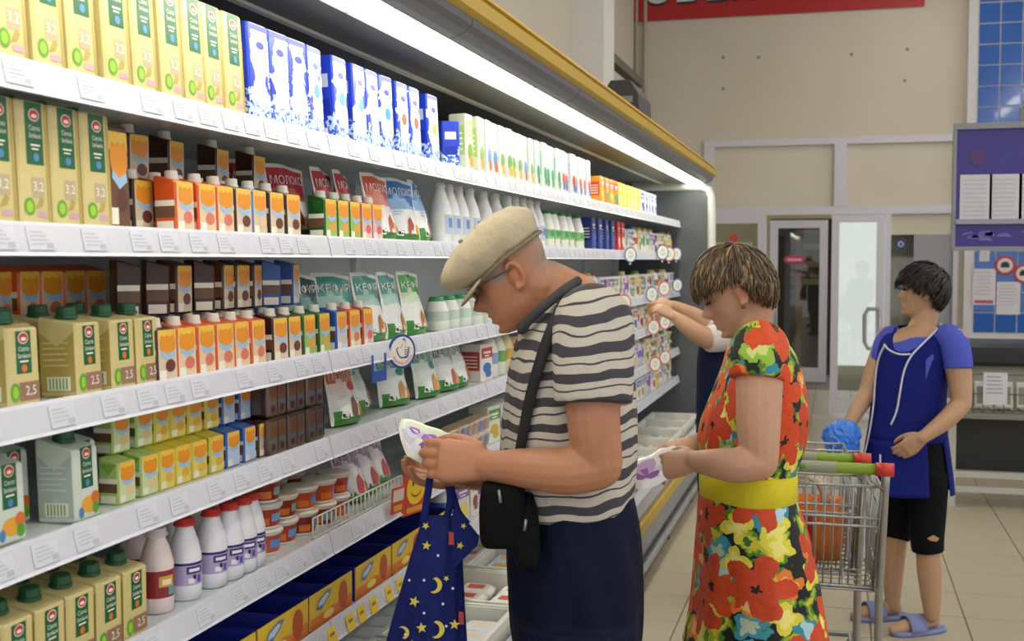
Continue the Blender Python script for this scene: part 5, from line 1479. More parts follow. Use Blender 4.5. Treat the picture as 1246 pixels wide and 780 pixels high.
capm.bump(capm.noise(mp.outputs[0], 22, 3), .45, .02)
# visor tucked under the crown
b.ell(hp(.082, 0, .010), (.052, .080, .007), 24, 10, 0, Hm @ Matrix.Rotation(.42, 3, 'Y'))
cap_o = part(b, 'flat_cap', [capm.m], mroot)
b = MB(); b.lathe([(.006, 0), (.006, .003), (.003, .005)], 12, 0)
bt_ = P(568, 274, 2.49)
b2 = MB(); b2.ell(hp(.055, .085, .112), (.006, .003, .004), 10, 6, 0, Hm)
part(b2, 'cap_button', [M('#8C8068', .5)], mroot)
b = MB()
bandp = [hp(.098 * math.cos(t) - .006, .085 * math.sin(t), .036 - .026 * max(0, math.cos(t)) + .012 * max(0, -math.cos(t))) for t in np.linspace(0, 2 * math.pi, 33)]
b.tube(bandp, .0035, 8, 0, False, (1, 1.8)); part(b, 'cap_band_shade', [M('#7A6D58', .8)], mroot)  # dark colour stands for the band plus painted shade under the crown
# glasses
b = MB()
for sg in (-1, 1):
    b.tube([hp(-.012, sg * .079, .008), hp(.04, sg * .077, .010), hp(.092, sg * .062, .008)], .0022, 6)
    b.tube([hp(.098 - .012 * abs(math.cos(t)), sg * (.033 + .026 * math.cos(t)), -.004 + .018 * math.sin(t)) for t in np.linspace(0, 2 * math.pi, 19)], .0016, 6, 0, False)
b.tube([hp(.1, -.008, .004), hp(.104, 0, .006), hp(.1, .008, .004)], .0016, 6)
go = part(b, 'glasses', [M('#4A4440', .3, .5)], mroot)
b = MB()
for sg in (-1, 1):
    b.poly([hp(.098 - .012 * abs(math.cos(t)), sg * (.033 + .025 * math.cos(t)), -.004 + .017 * math.sin(t)) for t in np.linspace(0, 2 * math.pi, 18, endpoint=False)], 0)
lens = b.mesh('lens', [glass_mat('spectacle_lens', '#F0F0F0', .25)]); shift(lens, mroot); lo = obj('lens', lens, go)
b = MB()
for sg in (-1, 1):
    b.ell(hp(.0805, sg * .031, .001), (.009, .011, .008), 12, 8, 0, Hm)
part(b, 'eyes', [M('#5A4A40', .3)], mroot)
# shoulder strap and black belt bags
bagroot = empty('shoulder_bag', P(622, 690, 2.40)); tag(bagroot, "small black zipped bag slung across the old man's front", 'bag')
sp_ = cr([(712, 347), (700, 352), (684, 374), (668, 410), (656, 445), (645, 485), (636, 530), (630, 565), (626, 592)], 4)
b = MB(); r0, r1 = [], []
for i, (x, y) in enumerate(sp_):
    D = torso_D(x, y) - .012
    t = i / (len(sp_) - 1); w = 8.5 - 3.0 * t
    r0.append(P(x - w, y - 1.5, torso_D(x - w, y) - .012 if y > 370 else D)); r1.append(P(x + w, y + 1.5, torso_D(x + w, y) - .012 if y > 370 else D))
b.loft([[p, q, q + cFh * .004, p + cFh * .004] for p, q in zip(r0, r1)], 0, True)
part(b, 'strap', [M('#17171A', .7)], bagroot)
def pouchbag(rows, mat, name, hd):
    b = MB(); b.loft([rg(y_, x0, x1, D_, h_, n=28, e=3, fn=lambda t: 1 + .02 * math.sin(5 * t)) for y_, x0, x1, D_, h_ in cr(rows, 3)], 0, True)
    return part(b, name, [mat], bagroot)
blk = cloth_mat('black_nylon', ('#070708', '#0D0D0F'), .5, 20, .8)
pouchbag([(586, 592, 632, 2.41, .02), (592, 586, 638, 2.405, .035), (620, 583, 640, 2.40, .042), (655, 584, 638, 2.40, .04), (664, 588, 634, 2.40, .03)], blk, 'bag_body', .04)
pouchbag([(600, 628, 648, 2.42, .02), (620, 624, 654, 2.41, .035), (660, 622, 658, 2.40, .04), (684, 628, 655, 2.40, .036), (690, 634, 650, 2.40, .02)], blk, 'side_pocket', .04)
b = MB(); b.tube([P(607, 596, 2.355), P(609, 612, 2.352)], .0035, 6); b.tube([P(640, 632, 2.355), P(638, 646, 2.355)], .0035, 6)
part(b, 'zip_pull', [M('#8A8A8C', .35, .7)], bagroot)
# pack in his hands
def pillow(name, c, A, B, N, a, b_, t, mats, prints, label, cat):
    root = empty(name, c - ZV * .02); tag(root, label, cat)
    b = MB(); nu, nv = 16, 12
    A, B, N = A.normalized(), B.normalized(), N.normalized()
    def sf(u, v, sd):
        e = max(0, (1 - abs(u) ** 2.4)) ** .5 * max(0, (1 - abs(v) ** 2.4)) ** .5
        q_ = 1 - .13 * u * u * v * v
        return c + A * (a * u * q_) + B * (b_ * v * q_) + N * (sd * t * e + .003 * math.sin(7 * u + 4 * v) * (1 - e))
    for sd in (1, -1):
        rings = [[sf(-1 + 2 * j / nu, -1 + 2 * i / nv, sd) for j in range(nu + 1)] for i in range(nv + 1)]
        if sd < 0: rings = [r_[::-1] for r_ in rings]
        b.loft(rings, lambda i, j: 1 if (j in (0, nu - 1)) else 0, True, False, False)
    part(b, 'pack_body', mats[:2], root)
    b = MB()
    for k_, pts in prints:
        b.poly([sf(u, v, 1) + N * .0015 for u, v in pts], k_)
    part(b, 'front_print', mats[2:], root)
    return root
blob = lambda cu, cv, ru, rv, n=10, ph=0: [(cu + ru * (1 + .25 * math.sin(3 * q + ph)) * math.cos(q), cv + rv * (1 + .2 * math.cos(2 * q + ph)) * math.sin(q)) for q in [2 * math.pi * i / n for i in range(n)]]
pillow('curd_pack', P(528, 545, 2.52), imgdir(-.93, -.36, -.05), imgdir(-.18, -.75, .6), imgdir(-.25, -.6, -.75), .078, .055, .018, [M('#D8DCCB', .25), M('#E6E8E0', .2), M('#9A4FC0', .3), M('#6A3AA0', .3), M('#BFB8D2', .3), M('#C9CCE0', .3)],
    [(2, blob(.35, -.1, .5, .6, 12)), (0, blob(-.05, .1, .28, .42, 10, 1)), (1, blob(.15, -.25, .2, .3, 10, 2)), (3, blob(.55, .2, .2, .3)), (0, blob(.45, .35, .16, .2)), (3, blob(.6, -.45, .25, .25))], 'crinkled white and violet curd pack in the old man\'s hands', 'pack')
# star-printed tote bag hanging from his hand
TD = 2.47
tote = empty('tote_bag', P(515, 860, TD)); tag(tote, 'navy cloth tote bag printed with yellow stars hanging from his hand', 'bag')
trows = cr([(628, 517, 556, TD, .012), (642, 511, 560, TD, .028), (690, 496, 561, TD, .045), (740, 482, 563, TD, .055), (790, 470, 566, TD, .06), (835, 466, 566, TD, .055), (862, 474, 560, TD, .035)], 4)
tf = lambda y_: (lambda t: 1 + .05 * math.sin(4 * t + .6) * min(1, (y_ - 620) / 60) + .035 * math.sin(9 * t + y_ * .01))
b = MB(); b.loft([rg(*r, n=56, e=2.0, fn=tf(r[0])) for r in trows], 0, True)
navy = cloth_mat('navy_cotton', ('#141C52', '#1A2466'), .7, 7, .75)
part(b, 'bag_body', [navy], tote)
b = MB()
fl = [(556, 618), (583, 652), (581, 664), (552, 692), (548, 650), (551, 622)]
b.loft([[P(x, y, TD - .03) for x, y in fl], [P(x, y, TD + .015) for x, y in fl]], 0, False); part(b, 'side_flap', [navy], tote)
for pts in ([(523, 582), (520, 605), (514, 640)], [(546, 592), (548, 606), (545, 625), (535, 640)], [(548, 592), (552, 606), (557, 622), (568, 636)]):
    b = MB(); r_ = [(P(x - 4.5, y, TD - .01), P(x + 4.5, y, TD - .012)) for x, y in cr(pts, 3)]
    b.loft([[p, q, q + cFh * .004, p + cFh * .004] for p, q in r_], 0, True); part(b, 'strap', [navy], tote)
def tote_D(px, py):
    ys_ = [t[0] for t in trows]; a = np.interp(py, ys_, [t[1] for t in trows]); b_ = np.interp(py, ys_, [t[2] for t in trows]); h = np.interp(py, ys_, [t[4] for t in trows])
    u = (px - (a + b_) / 2) / ((b_ - a) / 2)
    return TD - h * math.sqrt(max(.05, 1 - u * u)) * 1.1 - .006
st = MB()
rs = random.Random(3)
prints = []
def pst(pts, k_, D):
    if moon_on[0] is not None:
        moon_on[0].poly([P(x, y, D) for x, y in pts], 0)
    else:
        q = MB(); q.poly([P(x, y, D) for x, y in pts], 0); prints.append((q, k_))
moon_on = [None]
def star_px(x, y, r_, k_=0, a0=-1.57, D=None):
    D = D or tote_D(x, y)
    pst([(x + (r_ if i % 2 == 0 else r_ * .42) * math.cos(a0 + math.pi * i / 5), y + (r_ if i % 2 == 0 else r_ * .42) * math.sin(a0 + math.pi * i / 5)) for i in range(10)], k_, D)
for x, y, r_, a0 in ((519, 664, 6, -1.4), (504, 732, 7, -1.2), (513, 764, 7, -1.7), (518, 640, 5, -1.0), (500, 785, 7, -1.3), (553, 760, 7, -1.5), (486, 805, 7, -1.2), (530, 812, 7, -1.5), (543, 704, 4, -1.0)): star_px(x, y, r_, 0, a0)
star_px(560, 664, 5, 0, -1.2, TD - .034); star_px(564, 640, 4, 0, -1.2, TD - .034)
def moon(x, y, r_, rot=0.0):
    D = tote_D(x, y); o_ = [(x + r_ * math.cos(a + rot), y + r_ * math.sin(a + rot)) for a in np.linspace(-1.9, 1.9, 12)]; i_ = [(x - r_ * .35 + r_ * .8 * math.cos(a + rot), y + r_ * .8 * math.sin(a + rot)) for a in np.linspace(1.5, -1.5, 10)]
    moon_on[0] = MB(); prints.append((moon_on[0], 0))
    for q in range(9): pst([o_[q + 1], o_[q + 2], i_[8 - q], i_[9 - q]], 0, D)
    moon_on[0] = None
moon(528, 712, 10, .2); moon(530, 766, 11, .1); moon(490, 770, 8, -.3)
for x, y in ((533, 676), (516, 706), (551, 716), (516, 746), (493, 772), (543, 762), (498, 706), (480, 790), (539, 735)):
    pst([(x + 1.7 * math.cos(a), y + 1.7 * math.sin(a)) for a in np.arange(0, 6.28, .9)], 1, tote_D(x, y))
for x, y in ((549, 655), (561, 752)): pst([(x - 3, y - 8), (x + 3, y - 7), (x + 3.5, y + 8), (x - 3, y + 8)], 2, tote_D(x, y))
pm = [M('#C9B84A', .6), M('#C8CCE0', .6), M('#A03A34', .6)]
for q, k_ in prints: part(q, ('printed_star', 'printed_dot', 'printed_patch')[k_], [pm[k_]], tote)
# ------------------------------------------------------------------ the woman in the flowered dress
DW = 3.05
wroot = empty('person', (P(915, 590, DW).x, P(915, 590, DW).y, 0))
tag(wroot, 'woman with short streaked brown hair in a bright flowered dress with yellow belt', 'person')
body = MB()
wc_ = P(893, 352, DW); Wm = frame(imgdir(-.9, .44, .16), imgdir(-.44, -.9))
add_head(body, wc_, Wm, .94, 1.15, .95)
limb(body, [wc_ + Wm @ Vector((-.04, 0, -.055)), P(913, 395, DW), P(926, 418, DW)], [.05, .05, .062])
body.loft(smooth_rings([(412, 905, 946, DW, .07), (430, 897, 958, DW, .14), (465, 884, 966, DW, .155), (510, 866, 970, DW, .155), (560, 866, 958, DW, .145), (600, 862, 958, DW, .15), (660, 862, 968, DW, .17)]), 0, True)
for sg in (-1, 1):
    limb(body, [P(915, 640, DW) + cFh * (.085 * sg), P(912, 800, DW) + cFh * (.09 * sg), P(914, 950, DW) + cFh * (.09 * sg), P(916, 1020, DW) + cFh * (.09 * sg)], [.088, .058, .046, .034])
    limb(body, [P(918, 1032, DW) + cFh * (.09 * sg), P(880, 1046, DW) + cFh * (.09 * sg)], [.032, .024])
limb(body, [P(924, 428, 2.88), P(924, 470, 2.85), P(923, 520, 2.83), P(925, 562, 2.82)], [.06, .057, .053, .044])
limb(body, [P(925, 562, 2.82), P(898, 566, 2.82), P(872, 564, 2.84), P(846, 561, 2.87)], [.044, .043, .037, .026])
add_hand(body, P(847, 561, 2.87), imgdir(-.8, .22, .5), imgdir(-.3, -.5, -.8), 1, .92, (.35, .5, .4), .2, (.5, .1))
limb(body, [P(920, 428, 3.22), P(908, 490, 3.27), P(903, 548, 3.27)], [.058, .053, .044])
limb(body, [P(903, 548, 3.27), P(875, 545, 3.2), P(848, 538, 3.12)], [.044, .037, .026])
add_hand(body, P(849, 538, 3.12), imgdir(-1, .25, -.25), imgdir(.0, -1, -.3), -1, .92, (.2, .3, .3), .3, (.4, .2))
bm_ = remesh(body, .0042, 2)
spots = [(wc_ + Wm @ (Vector((.089, 0, -.072)) * .94), (.012, .02, .008), '#A8524A', .7), (wc_ + Wm @ Vector((.075, .035, -.035)), .03, '#B8705A', .4), (wc_ + Wm @ Vector((.075, -.035, -.035)), .03, '#B8705A', .4)]
for sg in (-1, 1): spots.append((wc_ + Wm @ Vector((-.01, sg * .074, -.01)), .024, '#B4684E', .5))
tint(bm_, spots)
part(bm_, 'body', [skin_mat('woman_skin', '#CBA084', '#B07C60')], wroot)
hair(wroot, wc_, Wm, .97, ['#40301F', '#544028', '#665034', '#8E7448'], 5, -.08, .034, .03, 2000, (.045, .085), (.106, .084, .115), .010, (-.4, 0.0, .9), .42, (.002, .0042), .014)
b = MB()
for sg in (-1, 1):
    b.ell(wc_ + Wm @ (Vector((.0795, sg * .031, -.003)) * .94), (.008, .010, .004), 10, 6, 0, Wm)
part(b, 'eyelashes', [M('#3A2A22', .5)], wroot)
b = MB()
for sg in (-1, 1): b.ell(wc_ + Wm @ (Vector((-.003, sg * .079, -.046)) * .94), .006, 10, 6, 0)
part(b, 'earring', [M('#6A5A58', .3, .4)], wroot)
# dress
dr = MB()
rows = cr([(404, 908, 944, DW, .07), (412, 897, 952, DW, .12), (428, 888, 963, DW, .165), (455, 878, 973, DW, .178), (490, 863, 980, DW, .182), (515, 853, 981, DW, .18), (540, 850, 977, DW, .174), (565, 855, 968, DW, .166), (590, 856, 963, DW, .166), (606, 851, 967, DW, .176), (640, 849, 980, DW, .20), (700, 846, 992, DW, .225), (750, 841, 1001, DW, .24), (776, 836, 1006, DW, .25), (792, 834, 1008, DW, .252)], 3)
def dfold(y_): 
    a = max(0, min(1, (y_ - 600) / 170))
    return lambda t: 1 + a * (.035 * math.sin(7 * t + .4) + .02 * math.sin(12 * t + 1)) + .006 * math.sin(4 * t + y_ * .05)
dr.loft([rg(*r, n=72, e=2.1, fn=dfold(r[0])) for r in rows], 0, True)
for s0, m0, e0, sg in ((P(925, 424, 2.92), P(923, 440, 2.865), P(921, 462, 2.85), -1), (P(920, 424, 3.18), P(912, 440, 3.24), P(908, 462, 3.26), 1)):
    limb(dr, [s0 - cFh * (.03 * sg), s0, m0, e0], [.06, .072, .071, .069], 4, 20, 0, False)
drm = remesh(dr, .0065, 3)
k = NT('flowered_print')
ob = k.obj()
xa = k.n('ShaderNodeVectorMath', operation='DOT_PRODUCT'); k.l(ob, xa.inputs[0]); xa.inputs[1].default_value = tuple(cR)
ya = k.n('ShaderNodeVectorMath', operation='DOT_PRODUCT'); k.l(ob, ya.inputs[0]); ya.inputs[1].default_value = tuple(cFh)
sz = k.n('ShaderNodeSeparateXYZ'); k.l(ob, sz.inputs[0])
ang = k.math('ARCTAN2', xa.outputs['Value'], k.math('MULTIPLY', ya.outputs['Value'], -1.0))
nz = k.noise(ob, 11, 3); nz2 = k.noise(ob, 26, 3, 0)
uu = k.math('ADD', k.math('MULTIPLY', ang, .17), k.math('MULTIPLY', nz, .05)); vv = k.math('ADD', sz.outputs[2], k.math('MULTIPLY', nz2, .05))
uvv = k.n('ShaderNodeCombineXYZ'); k.l(uu, uvv.inputs[0]); k.l(vv, uvv.inputs[1])
def flowers(scale, size, petals, seed):
    off = k.n('ShaderNodeVectorMath', operation='ADD'); k.l(uvv.outputs[0], off.inputs[0]); off.inputs[1].default_value = (seed, seed * .7, 0)
    vo = k.n('ShaderNodeTexVoronoi', voronoi_dimensions='2D'); vo.inputs['Scale'].default_value = scale; vo.inputs['Randomness'].default_value = .75
    k.l(off.outputs[0], vo.inputs['Vector'])
    dv = k.n('ShaderNodeVectorMath', operation='SUBTRACT'); k.l(off.outputs[0], dv.inputs[0])
    k.l(vo.outputs['Position'], dv.inputs[1])
    sc = k.n('ShaderNodeSeparateXYZ'); k.l(dv.outputs[0], sc.inputs[0])
    a_ = k.math('ARCTAN2', sc.outputs[1], sc.outputs[0])
    ln = k.n('ShaderNodeVectorMath', operation='LENGTH'); k.l(dv.outputs[0], ln.inputs[0])
    cs = k.n('ShaderNodeSeparateColor'); k.l(vo.outputs['Color'], cs.inputs[0])
    pr_ = k.math('ADD', .52, k.math('MULTIPLY', k.math('ABSOLUTE', k.math('SINE', k.math('ADD', k.math('MULTIPLY', a_, petals / 2), k.math('MULTIPLY', cs.outputs[1], 6)))), .55))
    rr2 = k.math('DIVIDE', ln.outputs['Value'], k.math('MULTIPLY', pr_, size))
    return rr2, cs
def ramp(fac, stops):
    r_ = k.n('ShaderNodeValToRGB'); e = r_.color_ramp.elements
    r_.color_ramp.interpolation = 'CONSTANT'
    while len(e) < len(stops): e.new(0.5)
    for el, (p_, h_) in zip(e, stops): el.position = p_; el.color = lin(h_)
    k.l(fac, r_.inputs[0]); return r_.outputs[0]
bgn = k.noise(uvv.outputs[0], 17, 3); bgn2 = k.noise(uvv.outputs[0], 8, 3)
bg = ramp(bgn, [(0, '#0C100C'), (.46, '#101410'), (.485, '#4E7E1E'), (.53, '#93A824'), (.57, '#CDBE34'), (.64, '#2E6A22')])
bg = k.mix(k.math('GREATER_THAN', bgn2, .575), bg, '#2F86A0'); bg = k.mix(k.math('GREATER_THAN', bgn2, .64), bg, '#A9D0D8')
r2, c2 = flowers(12.0, .036, 4, 3.3)
f2c = ramp(c2.outputs[0], [(0, '#D9CF3C'), (.3, '#E27A2C'), (.55, '#3C98B0'), (.75, '#8FB83A')])
col = k.mix(k.math('LESS_THAN', r2, 1.0), bg, k.mix(k.math('LESS_THAN', r2, .55), f2c, k.mix(.5, f2c, '#F4E8A0')))
r1, c1 = flowers(6.4, .074, 5, .0)
f1c = ramp(c1.outputs[0], [(0, '#B81808'), (.35, '#C62A0C'), (.6, '#D64A14'), (.85, '#BE1E0A')])
pet = k.mix(k.math('MULTIPLY', k.noise(uvv.outputs[0], 60, 2), .45), f1c, '#E87A2C')
pet = k.mix(k.math('GREATER_THAN', k.math('ABSOLUTE', k.math('ADD', r1, -.52)), .5), pet, '#8E1408')
pet = k.mix(k.math('LESS_THAN', r1, .17), pet, '#160C0A')
col = k.mix(k.math('LESS_THAN', r1, 1.0), col, pet)
k.color(col); k.b.inputs['Roughness'].default_value = .7
k.bump(k.noise(ob, 13, 3), .35, .02)
part(drm, 'dress', [k.m], wroot)
b = MB(); rows = [rg(y_, 855 - w_, 964 + w_, DW, .168 + w_ * .0022, n=60, e=2.1) for y_, w_ in ((570, 0), (572, 2.5), (586, 3), (602, 2.5), (605, 0))]
b.loft(rows, 0, True); part(b, 'belt', [cloth_mat('yellow_sash', ('#CDBE22', '#DBCC38'), .5, 12, .7)], wroot)
for sg in (-1, 1):
    q = P(915, 1030, DW) + cFh * (.09 * sg); q.z = 0
    b = MB(); b.loft([sring(q + cR * (-.05) + ZV * z, cR, cFh, a, w, 20, 2.4) for z, a, w in ((0, .115, .04), (.018, .118, .042), (.03, .105, .036))], 0, True)
    part(b, 'sandal', [M('#6B4A34', .6)], wroot)
pillow('curd_pack', P(799, 569, 2.93), imgdir(-.9, .36, -.2), imgdir(-.25, -.55, .75), imgdir(.05, -.85, -.6), .074, .05, .013, [M('#E4E4E2', .25), M('#EDEDEA', .2), M('#8A5A9C', .3), M('#B99AC4', .3), M('#5C8A62', .3), M('#CFC6D6', .3)],
    [(1, blob(.4, .1, .38, .55)), (0, blob(.62, -.2, .24, .35)), (0, blob(.3, -.5, .25, .2)), (2, blob(-.4, .1, .12, .2)), (3, blob(-.1, -.3, .25, .2))], 'white pack with violet print in the hands of the woman in the dress', 'pack')
# ------------------------------------------------------------------ the shop worker
DK = 5.05
kroot = empty('person', (P(1112, 600, DK).x, P(1112, 600, DK).y, 0))
tag(kroot, 'dark-haired shop worker in royal blue apron and black capri trousers looking aside', 'person')
body = MB()
kc = P(1122, 353, DK); Km = frame(imgdir(-.95, -.03, .22), imgdir(.04, -1, 0))
add_head(body, kc, Km, .95, .95, .96)
limb(body, [kc + Km @ Vector((-.03, 0, -.06)), P(1124, 392, DK), P(1120, 408, DK)], [.053, .054, .07])
body.loft(smooth_rings([(398, 1102, 1142, DK, .06), (406, 1088, 1158, DK, .085), (425, 1078, 1162, DK, .10), (460, 1072, 1145, DK, .108), (500, 1070, 1142, DK, .108), (540, 1070, 1140, DK, .105), (580, 1076, 1140, DK, .105)]), 0, True)
limb(body, [P(1128, 570, 5.0), P(1128, 620, 4.99), P(1129, 668, 4.97), P(1131, 700, 4.97), P(1134, 748, 4.97)], [.066, .06, .05, .05, .033])
limb(body, [P(1094, 570, 5.12), P(1092, 620, 5.13), P(1090, 658, 5.15), P(1087, 690, 5.17), P(1086, 737, 5.18)], [.06, .055, .048, .047, .031])
fN, fF = hit(1134, 768, 2, 0), hit(1088, 752, 2, 0)
for q, dr_ in ((fN, imgdir(-1, 0, -.35)), (fF, imgdir(-1, 0, -.2))):
    limb(body, [q + ZV * .05, q + dr_ * .07 + ZV * .045, q + dr_ * .15 + ZV * .03, q + dr_ * .19 + ZV * .026], [.034, .034, .03, .018])
limb(body, [P(1160, 415, 4.94), P(1167, 455, 4.92), P(1170, 491, 4.9)], [.062, .052, .042])
limb(body, [P(1170, 491, 4.9), P(1150, 512, 4.87), P(1122, 533, 4.85)], [.042, .038, .026])
add_hand(body, P(1123, 532, 4.85), imgdir(-.75, .65, .25), imgdir(.2, -.3, -1), 1, .95, (.3, .5, .5), .1, (.4, .1))
limb(body, [P(1082, 412, 5.12), P(1067, 448, 5.1), P(1056, 478, 5.08)], [.058, .05, .04])
limb(body, [P(1056, 478, 5.08), P(1044, 497, 5.05), P(1031, 520, 5.02)], [.04, .035, .025])
add_hand(body, P(1032, 518, 5.02), imgdir(-.4, .9, -.1), imgdir(-.9, -.3, -.3), 1, .92, (.6, .8, .6), 0, (.4, .0))
bm_ = remesh(body, .005, 2)
tint(bm_, [(kc + Km @ Vector((.085, 0, -.069)), (.012, .02, .008), '#A0504A', .7)])
part(bm_, 'body', [skin_mat('worker_skin', '#C09A7A', '#A67A5C')], kroot)
hair(kroot, kc, Km, .98, ['#0E0C0D', '#171416', '#1E191A'], 9, -.075, .0, .03, 800, (.05, .085), (.108, .090, .117), .012)
b = MB()
for sg in (-1, 1):
    b.ell(kc + Km @ Vector((.077, sg * .03, .0)), (.007, .01, .006), 10, 6, 0, Km); b.ell(kc + Km @ Vector((.088, sg * .03, .022)), (.005, .015, .003), 10, 6, 0, Km)
part(b, 'eyes', [M('#241A16', .4)], kroot)
# T-shirt sleeves and torso side
tsm = cloth_mat('periwinkle_jersey', ('#4A56B8', '#5460C4'), .3, 9)
b = MB()
limb(b, [P(1146, 408, 4.99), P(1159, 414, 4.94), P(1165, 436, 4.925), P(1166, 449, 4.92)], [.052, .060, .060, .059], 4, 18, 0, False)
limb(b, [P(1092, 408, 5.08), P(1081, 412, 5.11), P(1074, 432, 5.1), P(1071, 441, 5.1)], [.045, .05, .052, .051], 4, 18, 0, False)
b.loft(smooth_rings([(408, 1090, 1156, DK, .092), (425, 1076, 1162, DK, .108), (460, 1070, 1147, DK, .116), (520, 1068, 1144, DK, .118)]), 0, True)
part(remesh(b, .006, 3), 'shirt', [tsm], kroot)
# apron
aprm = cloth_mat('royal_blue_apron', ('#121A68', '#182276'), .5, 6, .75)
arows = cr([(397, 1092, 1150, DK, .08), (406, 1079, 1160, DK, .108), (425, 1070, 1165, DK, .122), (460, 1065, 1151, DK, .128), (500, 1061, 1148, DK, .13), (535, 1056, 1150, DK, .135)], 3)
FR = math.pi * 1.28
def aring(r_, drop=0.0, n=72, t0=0.0, t1=2 * math.pi):
    py, x0, x1, D, hd = r_
    c_ = P((x0 + x1) / 2, py, D); a = (x1 - x0) / 2 * D / FPX; out = []
    for j in range(n):
        t = t0 + (t1 - t0) * j / (n if t1 - t0 > 6.28 else n - 1)
        k_ = 1 + .012 * math.sin(5 * t + py * .03)
        q = c_ + cR * (a * k_ * math.copysign(abs(math.cos(t)) ** .9, math.cos(t))) + cFh * (hd * k_ * math.copysign(abs(math.sin(t)) ** .9, math.sin(t)))
        dd = (t - FR + math.pi) % (2 * math.pi) - math.pi
        out.append(q - ZV * (drop * math.exp(-(dd / .75) ** 2)))
    return out
nr = len(arows)
b = MB()
b.loft([aring(r_, .115 * max(0, 1 - i / 8)) for i, r_ in enumerate(arows)], 0, True, False)
gap0, gap1 = 4.92, 5.5
srows = cr([(532, 1056, 1150, DK, .136), (560, 1052, 1154, DK, .142), (580, 1049, 1157, DK, .145), (598, 1047, 1159, DK, .147)], 3)
b.loft([aring(r_, 0, 60, gap1, gap0 + 2 * math.pi) for r_ in srows], 0, True, False, False)
ao = part(b, 'apron', [aprm], kroot)
mod = ao.modifiers.new('thick', 'SOLIDIFY'); mod.thickness = .003
def apD(px, py):
    rw = arows + srows; ys_ = [r_[0] for r_ in rw]
    a, b_, h = (np.interp(py, ys_, [r_[q] for r_ in rw]) for q in (1, 2, 4))
    u = (px - (a + b_) / 2) / ((b_ - a) / 2)
    return DK - h * max(.02, 1 - min(1, abs(u)) ** 2.1) ** (1 / 2.1) - .014
b = MB()
for pts in ([(1146, 394), (1138, 403), (1124, 417), (1109, 433), (1100, 452), (1095, 478), (1091, 500), (1084, 517)], [(1076, 419), (1082, 426), (1094, 431), (1108, 431)], [(1077, 419), (1069, 436), (1065, 462), (1063, 492), (1058, 525), (1051, 556)], [(1071, 553), (1071, 566)]):
    b.tube([P(x, y, apD(x, y)) for x, y in cr(pts, 4)], .0042, 6)
part(b, 'piping', [M('#C9CBDC', .6)], kroot)
b = MB(); pts = [(1126, 438), (1134, 431), (1143, 440), (1146, 462), (1142, 477), (1133, 476), (1126, 462)]
b.poly([P(x, y, apD(min(x, 1143), y) + .004) for x, y in pts]); so_ = part(b, 'armhole', [tsm], kroot)
mod = so_.modifiers.new('thick', 'SOLIDIFY'); mod.thickness = .003
# capri trousers
b = MB()
b.loft(smooth_rings([(530, 1062, 1148, DK, .122), (560, 1063, 1152, DK, .132), (590, 1070, 1152, DK, .13)]), 0, True)
limb(b, [P(1128, 575, 5.0), P(1128, 620, 4.99), P(1128, 655, 4.97), P(1129, 671, 4.97)], [.09, .08, .07, .066], 4, 18, 0, False)
limb(b, [P(1094, 575, 5.12), P(1092, 620, 5.13), P(1091, 648, 5.15), P(1090, 656, 5.15)], [.082, .072, .062, .06], 4, 18, 0, False)
part(remesh(b, .007, 3), 'trousers', [cloth_mat('black_leggings', ('#08080A', '#101014'), .4, 8)], kroot)
b = MB(); b.poly([P(x, y, 4.895) for x, y in ((1128, 655), (1136, 651), (1143, 655), (1140, 659), (1132, 658))]); 
to_ = part(b, 'knee_tear', [M('#B08868', .6)], kroot)
mod = to_.modifiers.new('thick', 'SOLIDIFY'); mod.thickness = .002
slm = M('#7C88B8', .6)
for q, dr_ in ((fN, imgdir(-1, 0, -.35)), (fF, imgdir(-1, 0, -.2))):
    dr_ = Vector((dr_.x, dr_.y, 0)).normalized(); sd = Vector((-dr_.y, dr_.x, 0))
    b = MB(); b.loft([sring(q + dr_ * .07 + ZV * z, dr_, sd, a, w, 24, 2.6) for z, a, w in ((0, .135, .048), (.018, .137, .05), (.02, .13, .046))], 0, True)
    arch = []
    for u in (.06, .10, .14):
        arch.append([q + dr_ * u + sd * (.05 * math.cos(t)) + ZV * (.015 + .068 * math.sin(t)) for t in np.linspace(0, math.pi, 14)])
    b.loft(arch, 0, True, False, False)
    o = part(b, 'slipper', [slm], kroot)
    mod = o.modifiers.new('thick', 'SOLIDIFY'); mod.thickness = .004
# blue plastic bag in her hand
bg_ = empty('plastic_bag', P(1024, 560, 5.0)); tag(bg_, 'crumpled bright blue plastic bag held by the shop worker', 'bag')
b = MB(); rb = random.Random(8); rings = []
for i, (y_, x0, x1, hd) in enumerate(cr([(511, 1020, 1034, .03), (516, 1010, 1041, .06), (526, 1004, 1045, .075), (538, 1003, 1044, .08), (548, 1006, 1042, .07), (556, 1012, 1040, .05), (560, 1018, 1036, .02)], 3)):
    rings.append(rg(y_, x0, x1, 4.99, hd, n=36, e=2, fn=lambda t: 1 + rb.uniform(-.09, .09) + .07 * math.sin(6 * t + i * .5)))
b.loft(rings, 0, False)
k = NT('blue_film'); k.color(k.mix(k.noise(k.obj(), 18, 3), '#1F5FD0', '#4E92F0')); k.b.inputs['Roughness'].default_value = .25; k.bump(k.noise(k.obj(), 45, 3), .6, .01)
part(b, 'bag_body', [k.m], bg_)
b = MB(); b.loft([rg(y_, x0, x1, 4.985, hd, n=24, fn=lambda t: 1 + .15 * math.sin(5 * t)) for y_, x0, x1, hd in ((540, 1032, 1046, .03), (560, 1028, 1044, .03), (582, 1026, 1042, .02), (588, 1030, 1038, .008))], 0, False)
part(b, 'hanging_flap', [k.m], bg_)
